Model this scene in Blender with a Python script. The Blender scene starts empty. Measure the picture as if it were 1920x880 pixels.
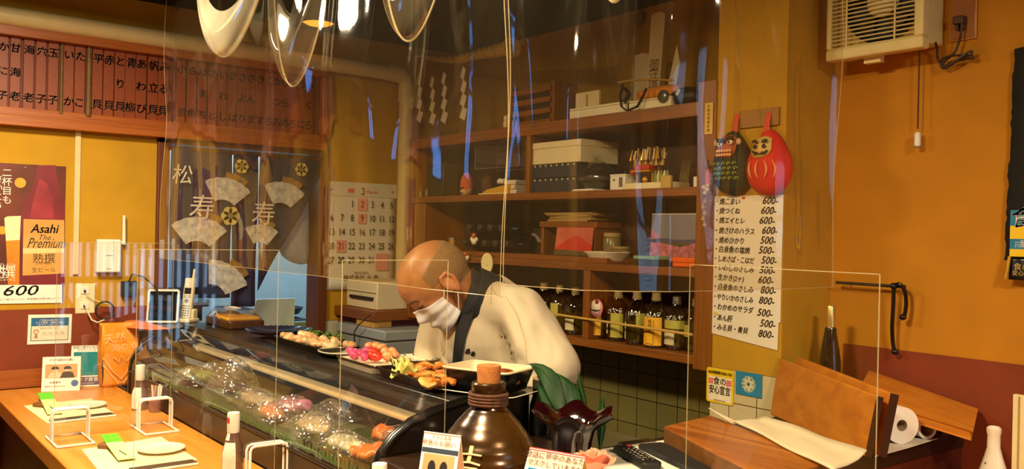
import bpy, bmesh, math, random
from mathutils import Vector, Matrix, Euler, noise
random.seed(7)
SC = bpy.context.scene
COL = SC.collection
PI = math.pi

# ------------------------------------------------------------------ camera
YAW, PIT, ROLL, FPX = math.radians(37.94), math.radians(-0.035), math.radians(1.237), 1669.0
CAM = Vector((3.98, -2.42, 1.46))
fw = Vector((-math.cos(YAW)*math.cos(PIT), math.sin(YAW)*math.cos(PIT), math.sin(PIT)))
r0 = Vector((math.sin(YAW), math.cos(YAW), 0))
u0 = r0.cross(fw)
rt = r0*math.cos(ROLL) + u0*math.sin(ROLL)
up = u0*math.cos(ROLL) - r0*math.sin(ROLL)
cam_d = bpy.data.cameras.new('camera')
cam = bpy.data.objects.new('camera', cam_d)
COL.objects.link(cam)
cam_d.sensor_fit = 'HORIZONTAL'
cam_d.sensor_width = 36
cam_d.lens = FPX/1920*36
cam_d.clip_start = .02
cm = Matrix.Identity(4)
for i in range(3):
    cm[i][0], cm[i][1], cm[i][2], cm[i][3] = rt[i], up[i], -fw[i], CAM[i]
cam.matrix_world = cm
SC.camera = cam

# ------------------------------------------------------------------ light and exposure
SC.view_settings.view_transform = 'Standard'
SC.view_settings.look = 'None'
SC.view_settings.gamma = 1
SC.view_settings.use_curve_mapping = False
SC.view_settings.exposure = 0.0
WORLD_COL, WORLD_STR = (.55, .75, 1.0), .06
LAMP_COL = (1.0, .82, .52)
LAMP_W = 90           # watts of each room lamp
KITCHEN_COL, KITCHEN_W = (.52, .80, 1.0), 34
WINDOW_EMIT = 4.5
wd = bpy.data.worlds.new('world'); SC.world = wd
wd.use_nodes = True
wd.node_tree.nodes['Background'].inputs[0].default_value = (*WORLD_COL, 1)
wd.node_tree.nodes['Background'].inputs[1].default_value = WORLD_STR
cyc = SC.cycles
cyc.max_bounces = 10; cyc.transparent_max_bounces = 24
cyc.glossy_bounces = 4; cyc.transmission_bounces = 6; cyc.diffuse_bounces = 4
cyc.sample_clamp_indirect = 4
cyc.caustics_reflective = False; cyc.caustics_refractive = False

# ------------------------------------------------------------------ where a ray of the photo meets a plane of the room
def ray(x, y): return fw + rt*((x-960)/FPX) - up*((y-440)/FPX)
def onx(x, y, X=0.0): d = ray(x, y); return CAM + d*((X-CAM.x)/d.x)
def ony(x, y, Y=0.0): d = ray(x, y); return CAM + d*((Y-CAM.y)/d.y)
def onz(x, y, Z): d = ray(x, y); return CAM + d*((Z-CAM.z)/d.z)
def dep(P): return (Vector(P)-CAM).dot(fw)

# ------------------------------------------------------------------ materials
def C(h):
    h = h.lstrip('#')
    return tuple(((c/12.92) if c <= .04045 else ((c+.055)/1.055)**2.4) for c in (int(h[i:i+2], 16)/255 for i in (0, 2, 4)))
_M = {}
def M(name, col='#888888', rough=.5, metal=0.0, var=.10, scale=14, bump=0.0, spec=.5, coat=0.0, emit=0.0, kind='noise', axis=0, col2=None, grain=18, alpha=1.0, trans=0.0, sss=0.0, sheen=0.0):
    if name in _M: return _M[name]
    m = bpy.data.materials.new(name); _M[name] = m
    m.use_nodes = True
    nt = m.node_tree; N = nt.nodes; L = nt.links
    b = N['Principled BSDF']
    c = C(col) if isinstance(col, str) else col
    c2 = (C(col2) if isinstance(col2, str) else col2) if col2 else tuple(max(0, v*(1-var)) for v in c)
    c1 = c if col2 else tuple(min(1, v*(1+var)) for v in c)
    tc = N.new('ShaderNodeTexCoord'); mp = N.new('ShaderNodeMapping')
    L.new(tc.outputs['Object'], mp.inputs[0])
    nz = N.new('ShaderNodeTexNoise'); nz.inputs['Scale'].default_value = scale; nz.inputs['Detail'].default_value = 5
    if kind == 'wood':
        s = [grain]*3; s[axis] = 1.0
        mp.inputs['Scale'].default_value = s
        nz.inputs['Scale'].default_value = scale*.25; nz.inputs['Distortion'].default_value = .6
    L.new(mp.outputs[0], nz.inputs['Vector'])
    rp = N.new('ShaderNodeValToRGB')
    rp.color_ramp.elements[0].position = .3; rp.color_ramp.elements[1].position = .7
    rp.color_ramp.elements[0].color = (*c2, 1); rp.color_ramp.elements[1].color = (*c1, 1)
    L.new(nz.outputs[0], rp.inputs[0])
    L.new(rp.outputs[0], b.inputs['Base Color'])
    b.inputs['Roughness'].default_value = rough
    b.inputs['Metallic'].default_value = metal
    b.inputs['Specular IOR Level'].default_value = spec
    b.inputs['Coat Weight'].default_value = coat
    b.inputs['Coat Roughness'].default_value = .08
    b.inputs['Alpha'].default_value = alpha
    b.inputs['Transmission Weight'].default_value = trans
    if sheen: b.inputs['Sheen Weight'].default_value = sheen
    if sss:
        b.inputs['Subsurface Weight'].default_value = sss; b.inputs['Subsurface Radius'].default_value = (.012, .005, .003)
        b.inputs['Subsurface Scale'].default_value = .5
    if emit:
        L.new(rp.outputs[0], b.inputs['Emission Color']); b.inputs['Emission Strength'].default_value = emit
    if bump:
        bp = N.new('ShaderNodeBump'); bp.inputs['Strength'].default_value = bump; bp.inputs['Distance'].default_value = .004
        n2 = N.new('ShaderNodeTexNoise'); n2.inputs['Scale'].default_value = scale*4; n2.inputs['Detail'].default_value = 4
        L.new(mp.outputs[0], n2.inputs['Vector'])
        L.new(n2.outputs[0], bp.inputs['Height']); L.new(bp.outputs[0], b.inputs['Normal'])
    return m

def clear(name, tint=(1, 1, 1), gloss=.10, haze=0.0, hazecol=(.8, .8, .8), rough=.02, bump=0.0, bscale=8, edge=1.45):
    """thin clear sheet: see-through, a fresnel sheen and a little milky haze"""
    if name in _M: return _M[name]
    m = bpy.data.materials.new(name); _M[name] = m
    m.use_nodes = True
    nt = m.node_tree; N = nt.nodes; L = nt.links
    for n in list(N): N.remove(n)
    out = N.new('ShaderNodeOutputMaterial')
    tr = N.new('ShaderNodeBsdfTransparent'); tr.inputs[0].default_value = (*tint, 1)
    gl = N.new('ShaderNodeBsdfGlossy'); gl.inputs['Roughness'].default_value = rough
    gl.inputs[0].default_value = (1, 1, 1, 1)
    lw = N.new('ShaderNodeLayerWeight'); lw.inputs['Blend'].default_value = .5
    pw = N.new('ShaderNodeMath'); pw.operation = 'POWER'; pw.inputs[1].default_value = 4.5
    L.new(lw.outputs['Facing'], pw.inputs[0])
    ma = N.new('ShaderNodeMath'); ma.operation = 'MULTIPLY_ADD'; ma.inputs[1].default_value = .75; ma.inputs[2].default_value = gloss
    ma.use_clamp = True
    L.new(pw.outputs[0], ma.inputs[0])
    base = tr.outputs[0]
    if haze:
        df = N.new('ShaderNodeBsdfDiffuse'); df.inputs[0].default_value = (*hazecol, 1)
        tl = N.new('ShaderNodeBsdfTranslucent'); tl.inputs[0].default_value = (*hazecol, 1)
        mt = N.new('ShaderNodeMixShader'); mt.inputs[0].default_value = .5
        L.new(df.outputs[0], mt.inputs[1]); L.new(tl.outputs[0], mt.inputs[2])
        mh = N.new('ShaderNodeMixShader')
        tc = N.new('ShaderNodeTexCoord'); nz = N.new('ShaderNodeTexNoise'); nz.inputs['Scale'].default_value = 3; nz.inputs['Detail'].default_value = 3
        L.new(tc.outputs['Object'], nz.inputs['Vector'])
        mr = N.new('ShaderNodeMapRange'); mr.inputs['From Min'].default_value = .3; mr.inputs['From Max'].default_value = .7
        mr.inputs['To Min'].default_value = haze*.6; mr.inputs['To Max'].default_value = haze*1.4
        L.new(nz.outputs[0], mr.inputs[0]); L.new(mr.outputs[0], mh.inputs[0])
        L.new(tr.outputs[0], mh.inputs[1]); L.new(mt.outputs[0], mh.inputs[2]); base = mh.outputs[0]
    mx = N.new('ShaderNodeMixShader')
    L.new(ma.outputs[0], mx.inputs[0]); L.new(base, mx.inputs[1]); L.new(gl.outputs[0], mx.inputs[2])
    if bump:
        tc = N.new('ShaderNodeTexCoord'); nz = N.new('ShaderNodeTexNoise'); nz.inputs['Scale'].default_value = bscale
        L.new(tc.outputs['Object'], nz.inputs['Vector'])
        bp = N.new('ShaderNodeBump'); bp.inputs['Strength'].default_value = bump; bp.inputs['Distance'].default_value = .02
        L.new(nz.outputs[0], bp.inputs['Height']); L.new(bp.outputs[0], gl.inputs['Normal'])
    L.new(mx.outputs[0], out.inputs[0])
    return m

def tile_mat(name, col, grout, sx, sz, ux='X', off=(0, 0), rough=.25):
    m = bpy.data.materials.new(name); m.use_nodes = True
    nt = m.node_tree; N = nt.nodes; L = nt.links; b = N['Principled BSDF']
    tc = N.new('ShaderNodeTexCoord'); sp = N.new('ShaderNodeSeparateXYZ'); cb = N.new('ShaderNodeCombineXYZ')
    L.new(tc.outputs['Object'], sp.inputs[0])
    L.new(sp.outputs[ux], cb.inputs[0]); L.new(sp.outputs['Z'], cb.inputs[1])
    mp = N.new('ShaderNodeMapping'); mp.inputs['Location'].default_value = (off[0], off[1], 0)
    L.new(cb.outputs[0], mp.inputs[0])
    br = N.new('ShaderNodeTexBrick'); br.offset = 0; br.squash = 1
    br.inputs['Scale'].default_value = 1; br.inputs['Brick Width'].default_value = sx; br.inputs['Row Height'].default_value = sz
    br.inputs['Mortar Size'].default_value = .0016; br.inputs['Mortar Smooth'].default_value = .1
    c = C(col)
    br.inputs['Color1'].default_value = (*c, 1); br.inputs['Color2'].default_value = (*[v*.9 for v in c], 1); br.inputs['Mortar'].default_value = (*C(grout), 1)
    L.new(mp.outputs[0], br.inputs['Vector']); L.new(br.outputs[0], b.inputs['Base Color'])
    bp = N.new('ShaderNodeBump'); bp.inputs['Strength'].default_value = .3; bp.inputs['Distance'].default_value = .002; bp.invert = True
    L.new(br.outputs['Fac'], bp.inputs['Height']); L.new(bp.outputs[0], b.inputs['Normal'])
    b.inputs['Roughness'].default_value = rough
    return m

# ------------------------------------------------------------------ mesh builder
class MB:
    def __init__(s): s.v = []; s.f = []; s.mi = []; s.m = 0; s.T = Matrix.Identity(4)
    def add(s, vs, fs):
        n = len(s.v)
        s.v += [s.T @ Vector(p) for p in vs]
        s.f += [tuple(i+n for i in f) for f in fs]; s.mi += [s.m]*len(fs)
        return s
    def box(s, c, d, R=None):
        x, y, z = d[0]/2, d[1]/2, d[2]/2
        R = R or Matrix.Identity(3)
        vs = [Vector(c)+R @ Vector(p) for p in ((-x, -y, -z), (x, -y, -z), (x, y, -z), (-x, y, -z), (-x, -y, z), (x, -y, z), (x, y, z), (-x, y, z))]
        return s.add(vs, [(0, 3, 2, 1), (4, 5, 6, 7), (0, 1, 5, 4), (1, 2, 6, 5), (2, 3, 7, 6), (3, 0, 4, 7)])
    def b2(s, a, b):
        return s.box([(a[i]+b[i])/2 for i in range(3)], [abs(b[i]-a[i]) for i in range(3)])
    def quad(s, a, b, c, d): return s.add([a, b, c, d], [(0, 1, 2, 3)])
    def poly(s, pts, z0, z1):
        """outline in the local xy plane, extruded from z0 to z1"""
        n = len(pts)
        vs = [(p[0], p[1], z0) for p in pts] + [(p[0], p[1], z1) for p in pts]
        return s.add(vs, [tuple(range(n))[::-1], tuple(range(n, 2*n))] + [(i, (i+1) % n, (i+1) % n+n, i+n) for i in range(n)])
    def lathe(s, prof, n=24, cx=0, cy=0, cz=0, fn=None, close=False):
        vs = []; fs = []
        for (r, z) in prof:
            for k in range(n):
                a = 2*PI*k/n
                rr, zz = (r, z) if fn is None else fn(r, z, a)
                vs.append((cx+rr*math.cos(a), cy+rr*math.sin(a), cz+zz))
        m = len(prof)
        for i in range(m-1):
            for k in range(n):
                k2 = (k+1) % n
                fs.append((i*n+k, i*n+k2, (i+1)*n+k2, (i+1)*n+k))
        if prof[0][0] > 1e-6: fs.append(tuple(range(n))[::-1])
        if prof[-1][0] > 1e-6 and not close: fs.append(tuple((m-1)*n+k for k in range(n)))
        return s.add(vs, fs)
    def tube(s, pts, r, n=8, caps=True, flat=1.0):
        pts = [Vector(p) for p in pts]; m = len(pts)
        rs = r if isinstance(r, (list, tuple)) else [r]*m
        vs = []; fs = []; prev = None
        for i in range(m):
            t = (pts[min(i+1, m-1)]-pts[max(i-1, 0)])
            t = t.normalized() if t.length > 1e-9 else Vector((0, 0, 1))
            if prev is None:
                a = Vector((0, 0, 1)) if abs(t.z) < .9 else Vector((1, 0, 0))
                nn = t.cross(a).normalized()
            else:
                nn = (prev - t*prev.dot(t)); nn = nn.normalized() if nn.length > 1e-6 else t.orthogonal().normalized()
            prev = nn; bb = t.cross(nn)
            for k in range(n):
                a = 2*PI*k/n
                vs.append(pts[i]+nn*(math.cos(a)*rs[i])+bb*(math.sin(a)*rs[i]*flat))
        for i in range(m-1):
            for k in range(n):
                k2 = (k+1) % n
                fs.append((i*n+k, i*n+k2, (i+1)*n+k2, (i+1)*n+k))
        if caps: fs += [tuple(range(n))[::-1], tuple((m-1)*n+k for k in range(n))]
        return s.add(vs, fs)
    def ell(s, c, d, n=16, m=10, R=None, fn=None):
        R = R or Matrix.Identity(3); vs = []; fs = []
        for i in range(m+1):
            th = PI*i/m
            for k in range(n):
                a = 2*PI*k/n
                p = Vector((d[0]*math.sin(th)*math.cos(a), d[1]*math.sin(th)*math.sin(a), d[2]*math.cos(th)))
                if fn: p = fn(p)
                vs.append(Vector(c)+R @ p)
        for i in range(m):
            for k in range(n):
                k2 = (k+1) % n
                fs.append((i*n+k, (i+1)*n+k, (i+1)*n+k2, i*n+k2))
        return s.add(vs, fs)
    def grid(s, fn, nu, nv):
        """fn(u,v) -> point, u and v from 0 to 1"""
        vs = [fn(i/nu, j/nv) for j in range(nv+1) for i in range(nu+1)]
        return s.add(vs, [(j*(nu+1)+i, j*(nu+1)+i+1, (j+1)*(nu+1)+i+1, (j+1)*(nu+1)+i) for j in range(nv) for i in range(nu)])
    def disc(s, c, r, z, n=24, sx=1):
        return s.add([(c[0]+r*sx*math.cos(2*PI*k/n), c[1]+r*math.sin(2*PI*k/n), z) for k in range(n)], [tuple(range(n))])
    def text(s, body, size, x, y, z=.0006, align='CENTER', rot=0.0, sx=1.0, shear=0.0, bold=0.0):
        if size <= 0: return s
        cu = bpy.data.curves.new('t', 'FONT'); cu.body = body; cu.size = size; cu.align_x = align; cu.align_y = 'CENTER'
        cu.shear = shear; cu.resolution_u = 2
        o = bpy.data.objects.new('t', cu); COL.objects.link(o)
        dg = bpy.context.evaluated_depsgraph_get()
        me = bpy.data.meshes.new_from_object(o.evaluated_get(dg))
        X = Matrix.Translation((x, y, z)) @ Matrix.Rotation(rot, 4, 'Z') @ Matrix.Diagonal((sx, 1, 1, 1))
        for dx, dy in (((-bold*.6, 0), (bold*.6, 0), (0, bold*.5), (0, -bold*.5)) if bold else ((0, 0),)):
            D_ = Matrix.Translation((dx, dy, 0))
            s.add([D_ @ X @ v.co for v in me.vertices], [tuple(p.vertices) for p in me.polygons])
        bpy.data.objects.remove(o); bpy.data.curves.remove(cu); bpy.data.meshes.remove(me)
        return s
    def vtext(s, body, size, x, y, step=None, **k):
        """vertical writing, y is the top"""
        st = step or size*1.05
        for i, ch in enumerate(body): s.text(ch, size, x, y-st*(i+.5), **k)
        return s
    def build(s, name, mats, parent=None, smooth=True, bevel=0.0, seg=2, sub=0, solid=0.0, M4=None, remesh=0.0, sm=0, ang=40):
        me = bpy.data.meshes.new(name)
        me.from_pydata([tuple(p) for p in s.v], [], s.f)
        mats = mats if isinstance(mats, (list, tuple)) else [mats]
        for m in mats: me.materials.append(m)
        for p, i in zip(me.polygons, s.mi): p.material_index = i
        me.update()
        o = bpy.data.objects.new(name, me); COL.objects.link(o)
        if remesh:
            md = o.modifiers.new('r', 'REMESH'); md.mode = 'VOXEL'; md.voxel_size = remesh; md.use_smooth_shade = True
            if sm:
                m2 = o.modifiers.new('s', 'SMOOTH'); m2.iterations = sm; m2.factor = .5
            dg = bpy.context.evaluated_depsgraph_get(); dg.update()
            me2 = bpy.data.meshes.new_from_object(o.evaluated_get(dg))
            o.modifiers.clear(); o.data = me2; bpy.data.meshes.remove(me); me = me2; me.name = name
            if not me.materials:
                for m in mats: me.materials.append(m)
        if parent: o.parent = parent
        if M4 is not None: o.matrix_basis = M4
        if smooth:
            for p in me.polygons: p.use_smooth = True
            if not remesh: me.set_sharp_from_angle(angle=math.radians(ang))
        if solid:
            md = o.modifiers.new('t', 'SOLIDIFY'); md.thickness = solid; md.offset = 0
        if bevel:
            md = o.modifiers.new('b', 'BEVEL'); md.width = bevel; md.segments = seg; md.limit_method = 'ANGLE'; md.angle_limit = math.radians(35)
        if sub:
            md = o.modifiers.new('sub', 'SUBSURF'); md.levels = sub; md.render_levels = sub
        return o

def tag(o, label=None, cat=None, group=None, kind=None):
    if label: o['label'] = label
    if cat: o['category'] = cat
    if group: o['group'] = group
    if kind: o['kind'] = kind
    return o
def thing(name, label, cat, M4=None, group=None):
    o = bpy.data.objects.new(name, None); COL.objects.link(o); o.empty_display_size = .05
    if M4 is not None: o.matrix_basis = M4
    return tag(o, label, cat, group)
def struct(o): return tag(o, kind='structure')
def fr(o, right, upv, nrm):
    m = Matrix.Identity(4)
    for i in range(3): m[i][0], m[i][1], m[i][2], m[i][3] = right[i], upv[i], nrm[i], o[i]
    return m
def FA(p): return fr(p, (0, 1, 0), (0, 0, 1), (1, 0, 0))      # lies on the left wall, faces +x
def FB(p): return fr(p, (1, 0, 0), (0, 0, 1), (0, -1, 0))     # lies on a back wall, faces -y
def at(p, rz=0.0, rx=0.0, ry=0.0): return Matrix.Translation(p) @ Euler((rx, ry, rz)).to_matrix().to_4x4()
def boxA(x0, y0, x1, y1, X=0.0):
    """a picture rectangle on a plane x=X -> centre, width, height"""
    ym = (y0+y1)/2; xm = (x0+x1)/2
    a, b, t, d = onx(x0, ym, X), onx(x1, ym, X), onx(xm, y0, X), onx(xm, y1, X)
    return Vector((X, (a.y+b.y)/2, (t.z+d.z)/2)), abs(b.y-a.y), abs(t.z-d.z)
def boxB(x0, y0, x1, y1, Y=0.0):
    ym = (y0+y1)/2; xm = (x0+x1)/2
    a, b, t, d = ony(x0, ym, Y), ony(x1, ym, Y), ony(xm, y0, Y), ony(xm, y1, Y)
    return Vector(((a.x+b.x)/2, Y, (t.z+d.z)/2)), abs(b.x-a.x), abs(t.z-d.z)
def copy_tree(o, parent=None):
    c = o.copy(); COL.objects.link(c)
    c.parent = parent
    for ch in [k for k in COL.objects if k.parent == o]: copy_tree(ch, c)
    return c
def rrect(w, h, r, n=5):
    pts = []
    for cx, cy, a0 in ((w/2-r, h/2-r, 0), (-w/2+r, h/2-r, 90), (-w/2+r, -h/2+r, 180), (w/2-r, -h/2+r, 270)):
        for k in range(n+1):
            a = math.radians(a0+90*k/n); pts.append((cx+r*math.cos(a), cy+r*math.sin(a)))
    return pts
# ------------------------------------------------------------------ shared materials
m_ochre = M('ochre_plaster', '#b98a12', .85, var=.07, scale=9, bump=.15)
m_ochre_right = M('orange_plaster', '#b87806', .85, var=.06, scale=9, bump=.15)
m_red = M('red_brown_panel', '#7c2e08', .6, var=.12, scale=10)
m_ceil = M('dark_brown_ceiling', '#140c07', .85, var=.2, scale=5)
m_floor = M('dark_floor', '#33241a', .6, var=.2, scale=5)
m_board = M('baseboard_wood', '#a4581c', .45, kind='wood', axis=1, col2='#8a4413', grain=30)
m_shelfwood = M('shelf_wood', '#8f5312', .45, kind='wood', axis=0, col2='#6e3c0b', grain=26)
m_shelfup = M('shelf_post_wood', '#8f5312', .45, kind='wood', axis=2, col2='#6e3c0b', grain=26)
m_counter = M('counter_wood', '#d08a34', .35, kind='wood', axis=0, col2='#bd7420', grain=14, scale=9)
m_black = M('black_lacquer', '#0b0a09', .25, var=.2)
m_blackm = M('black_matt', '#12100e', .6, var=.2)
m_white = M('white_plastic', '#e8e2d6', .4, var=.03)
m_paper = M('white_paper', '#ece6da', .8, var=.03)
m_ink = M('black_ink', '#15110d', .7, var=.1)
m_redink = M('red_ink', '#d8352c', .7, var=.05)
m_steel = M('brushed_steel', '#b9b9b5', .3, metal=.9, var=.05)
m_gold = M('gold_foil', '#d9a233', .3, metal=.7, var=.1)
m_cream = M('cream_plastic', '#e4d6ae', .45, var=.03)
m_clear = clear('clear_plastic', (.95, .96, .95), gloss=.10, haze=.03)
m_acry = clear('clear_acrylic', (.985, .985, .975), gloss=.07, haze=0)
m_acryedge = M('acrylic_edge', '#b8a880', .3, var=.05, alpha=.5)

ZC, ZL, ZT, ZB = .808, .965, 1.05, .712        # customer counter, ledge, case top, back counter
CEIL = 2.42
# ------------------------------------------------------------------ room shell
b = MB(); b.b2((-1.6, -4.6, -.05), (6.1, .5, 0)); struct(b.build('floor', m_floor, smooth=False))
b = MB(); b.b2((-.05, -4.6, CEIL), (6.1, .5, CEIL+.05)); struct(b.build('ceiling', m_ceil, smooth=False))
DY0, DY1, DZ = onx(303, 500).y, onx(606, 500).y, 1.86   # doorway behind the cloth
YC = .30
b = MB()
b.b2((-.10, -4.6, 0), (0, DY0, CEIL)); b.b2((-.10, DY1, 0), (0, YC+.1, CEIL)); b.b2((-.10, DY0, DZ), (0, DY1, CEIL))
struct(b.build('wall_left', m_ochre, smooth=False))
b = MB(); b.b2((0, YC, 0), (2.6, YC+.1, CEIL)); struct(b.build('wall_back', m_ochre, smooth=False))
b = MB(); b.b2((2.449, 0, 0), (6.1, .1, CEIL)); struct(b.build('wall_right', m_ochre_right, smooth=False))
XP0, XP1, YP = 2.20, 2.449, -.24
b = MB(); b.b2((XP0, YP, 1.064), (XP1, YC, CEIL)); struct(b.build('wall_pillar', m_ochre, smooth=False))
b = MB(); b.b2((XP0-.001, YP-.004, 0), (XP1, YC, 1.064))
struct(b.build('wall_pillar_tiled', tile_mat('pillar_tile', '#cdbd94', '#5a4526', .100, .0985, 'X', off=(-.0715, -.0795)), smooth=False))
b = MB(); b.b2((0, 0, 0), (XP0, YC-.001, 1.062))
struct(b.build('wall_back_tiled', tile_mat('shaded_recess_tile', '#6f673c', '#0c0904', .099, .0985, 'X', off=(-.072, .03)), smooth=False))  # shade under the shelf is put into this darker tile colour
b = MB(); b.b2((0, DY1+.012, 0), (.008, 0, 1.019))
struct(b.build('wall_left_tiled', tile_mat('left_tile', '#c9c2ac', '#4a3c28', .1045, .1045, 'Y', off=(.078, .0265)), smooth=False))
b = MB(); b.b2((0, -4.6, .5), (.006, DY0-.03, 1.118)); struct(b.build('wall_left_lower', m_red, smooth=False))
b = MB(); b.b2((2.5, -.006, .5), (6, 0, 1.155)); struct(b.build('wall_right_lower', m_red, smooth=False))
b = MB(); b.b2((0.006, -4.6, ZC), (.026, -1.44, onx(0, 695).z)); struct(b.build('baseboard_left', m_board, bevel=.003))
b = MB(); b.b2((-.1, -4.6, 0), (6.1, -4.5, CEIL)); struct(b.build('wall_front', m_ochre, smooth=False))
# end wall of the room with a latticed daylight window, seen only in reflections
b = MB()
WY0, WY1, WZ0, WZ1 = -1.25, -.12, .55, 2.05
b.b2((6, -4.6, 0), (6.1, WY0, CEIL)); b.b2((6, WY1, 0), (6.1, .1, CEIL)); b.b2((6, WY0, 0), (6.1, WY1, WZ0)); b.b2((6, WY0, WZ1), (6.1, WY1, CEIL))
struct(b.build('wall_end', m_ochre_right, smooth=False))
w1 = thing('window_1', None, None); struct(w1)
b = MB(); b.b2((6.06, WY0, WZ0), (6.07, WY1, WZ1))
b.build('pane', M('daylit_pane', (.42, .66, 1.0), .4, emit=WINDOW_EMIT, var=.08), w1, smooth=False)
b = MB()
k = WY0
while k < WY1:
    b.b2((6.0, k, WZ0), (6.03, k+.026, WZ1)); k += .062
for z in (WZ0, .98, 1.5, WZ1-.05): b.b2((5.99, WY0, z), (6.035, WY1, z+.05))
b.build('lattice', M('lattice_wood', '#2d180c', .6), w1, smooth=False)
w2 = thing('added_window', None, None); struct(w2)  # added out of view: glows blue to put streaks of reflection on the vinyl
b = MB(); b.b2((.002, -4.05, 1.85), (.010, -3.45, 2.36)); b.build('pane', M('added_blue_pane', (.10, .36, 1.0), .4, emit=7, var=.05), w2, smooth=False)
b = MB()
for y in (-4.08, -3.76, -3.47): b.b2((0, y, 1.82), (.03, y+.05, 2.39))
for z in (1.82, 2.35): b.b2((0, -4.08, z), (.03, -3.42, z+.04))
b.build('added_sash', _M['lattice_wood'], w2, smooth=False)
# door frame and white strip of the left wall
m_frame = M('door_frame_wood', '#6d3412', .5, kind='wood', axis=2, col2='#54260c', grain=30)
b = MB(); b.b2((-.11, DY0-.03, 0), (.022, DY0+.02, DZ)); b.b2((-.11, DY1-.035, 0), (.022, DY1+.012, DZ)); b.b2((-.11, DY0-.03, DZ-.04), (.022, DY1+.012, DZ+.02))
struct(b.build('trim_1', m_frame, bevel=.003))
b = MB(); y1 = onx(143, 400).y; b.b2((0, y1-.011, onx(138, 515).z), (.010, y1+.011, 1.86)); struct(b.build('trim_2', M('ivory_strip', '#dfbf8c', .5, var=.04), bevel=.002))
# drain pipe running along the top of the left wall and down in the corner
m_pipe = M('cream_pipe', '#d9c38e', .4, var=.05)
yp = onx(750, 300).y; zp = onx(150, 52).z
pts = [(.05, -4.4, zp+.0), (.05, yp-.06, zp-.01)] + [(.05, yp-.06+.06*math.sin(a), zp-.01-.06*(1-math.cos(a))) for a in (.4, .8, 1.2, PI/2)] + [(.05, yp, .95)]
t = thing('drain_pipe', 'cream drain pipe running under the ceiling of the left wall and down the corner', 'pipe')
b = MB(); b.tube(pts, .037, 16); b.build('pipe_run', m_pipe, t)
b = MB(); b.tube([(.05, yp-.11, zp-.008), (.05, yp-.03, zp-.012)], .043, 16); b.tube([(.05, yp, zp-.06), (.05, yp, zp-.15)], .043, 16); b.build('elbow_collar', m_pipe, t)
# ------------------------------------------------------------------ lamps of the room
def ceiling_lamp(x, y, label, watts, col=LAMP_COL, size=.34):
    t = thing('ceiling_lamp', label, 'ceiling lamp', at((x, y, CEIL)), 'round ceiling lamps')
    b = MB(); b.lathe([(.20, 0), (.20, -.03), (.185, -.045), (.17, -.03), (.17, 0)], 32); b.build('lamp_base', m_blackm, t)
    b = MB(); b.lathe([(.165, -.01), (.16, -.045), (.11, -.062), (0, -.068)], 32)
    b.build('diffuser', M('lit_diffuser', (1.0, .70, .34), .5, emit=2.5, var=.02), t)
    ld = bpy.data.lights.new('bulb', 'AREA'); ld.shape = 'DISK'; ld.size = size; ld.energy = watts; ld.color = col
    lo = bpy.data.objects.new('bulb', ld); COL.objects.link(lo); lo.parent = t; lo.location = (0, 0, -.08)
    return t
ceiling_lamp(1.15, -2.0, 'round ceiling lamp over the counter nearest the left wall', LAMP_W*.62)
ceiling_lamp(2.75, -2.05, 'round ceiling lamp over the corner of the bar', LAMP_W*.8)
P = onz(597, 40, CEIL)
t = thing('recessed_lamp', 'glowing orange recessed lamp in the dark ceiling', 'ceiling lamp', at((P.x, P.y, CEIL)))
b = MB(); b.lathe([(.085, 0), (.085, -.012), (.075, -.012), (.07, 0)], 24); b.build('trim_ring', m_blackm, t)
b = MB(); b.lathe([(.074, -.004), (.05, -.016), (0, -.020)], 24); b.build('diffuser', M('orange_glow', (1.0, .42, .04), .5, emit=1.6, var=.05), t)
ceiling_lamp(4.6, -1.5, 'round ceiling lamp over the right arm of the bar', LAMP_W*.78)
# ================================================================== left wall: hanging menu plaques in their rack
ZR0 = onx(0, 204).z; ZR1 = onx(0, 235.5).z              # lower rail: top and bottom of its face
ZU0 = onx(34, 44.3).z; ZU1 = onx(34, 72).z
YR1 = onx(603, 280).y
m_rail = M('rail_wood', '#ad5e16', .4, kind='wood', axis=1, col2='#92460d', grain=30)
m_plaque = M('plaque_wood', '#8f3f0e', .5, kind='wood', axis=2, col2='#7a300a', grain=30)
t = thing('menu_rack', 'long red-brown wooden rail rack for menu plaques across the top of the left wall', 'menu rack')
b = MB(); b.b2((0, -2.6, ZU1), (.055, YR1, ZU0)); b.build('upper_rail', m_rail, t, bevel=.003)
b = MB(); b.b2((0, -2.6, ZR1), (.055, YR1, ZR1+(ZR0-ZR1)*.62)); b.b2((0, -2.6, ZR1+(ZR0-ZR1)*.6), (.018, YR1, ZR0+.01)); b.build('lower_rail', m_rail, t, bevel=.003)
b = MB(); b.b2((0, -2.6, ZR0), (.006, YR1, ZU1)); b.build('back_panel', M('rack_back', '#5e1f0a', .6), t, smooth=False)
b = MB(); b.b2((0, YR1-.02, ZR1), (.05, YR1+.006, ZU0)); b.build('end_post', m_rail, t, bevel=.003)
plq = [(-17, 'えび'), (4, 'かに子'), (27, '甘海老'), (52, '海老'), (75, '穴子'), (98, '玉子'), (127, 'いか'), (148, 'たこ'), (181, '平貝'), (202, '赤貝'), (223, 'とり貝'), (243, '青柳'), (263, 'あわび'), (285, '帆立貝'), (305, 'みる貝'),
       (338, '小肌'), (358, '白魚'), (378, 'はまち'), (397, 'あじ'), (416, 'いわし'), (434, 'さば'), (452, 'さより'), (469, 'さんま'), (486, 'きす'), (502, 'こち'), (518, 'かつお'), (533, 'ひらめ'), (548, 'とろ'), (563, 'うに'), (577, 'いくら')]
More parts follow.
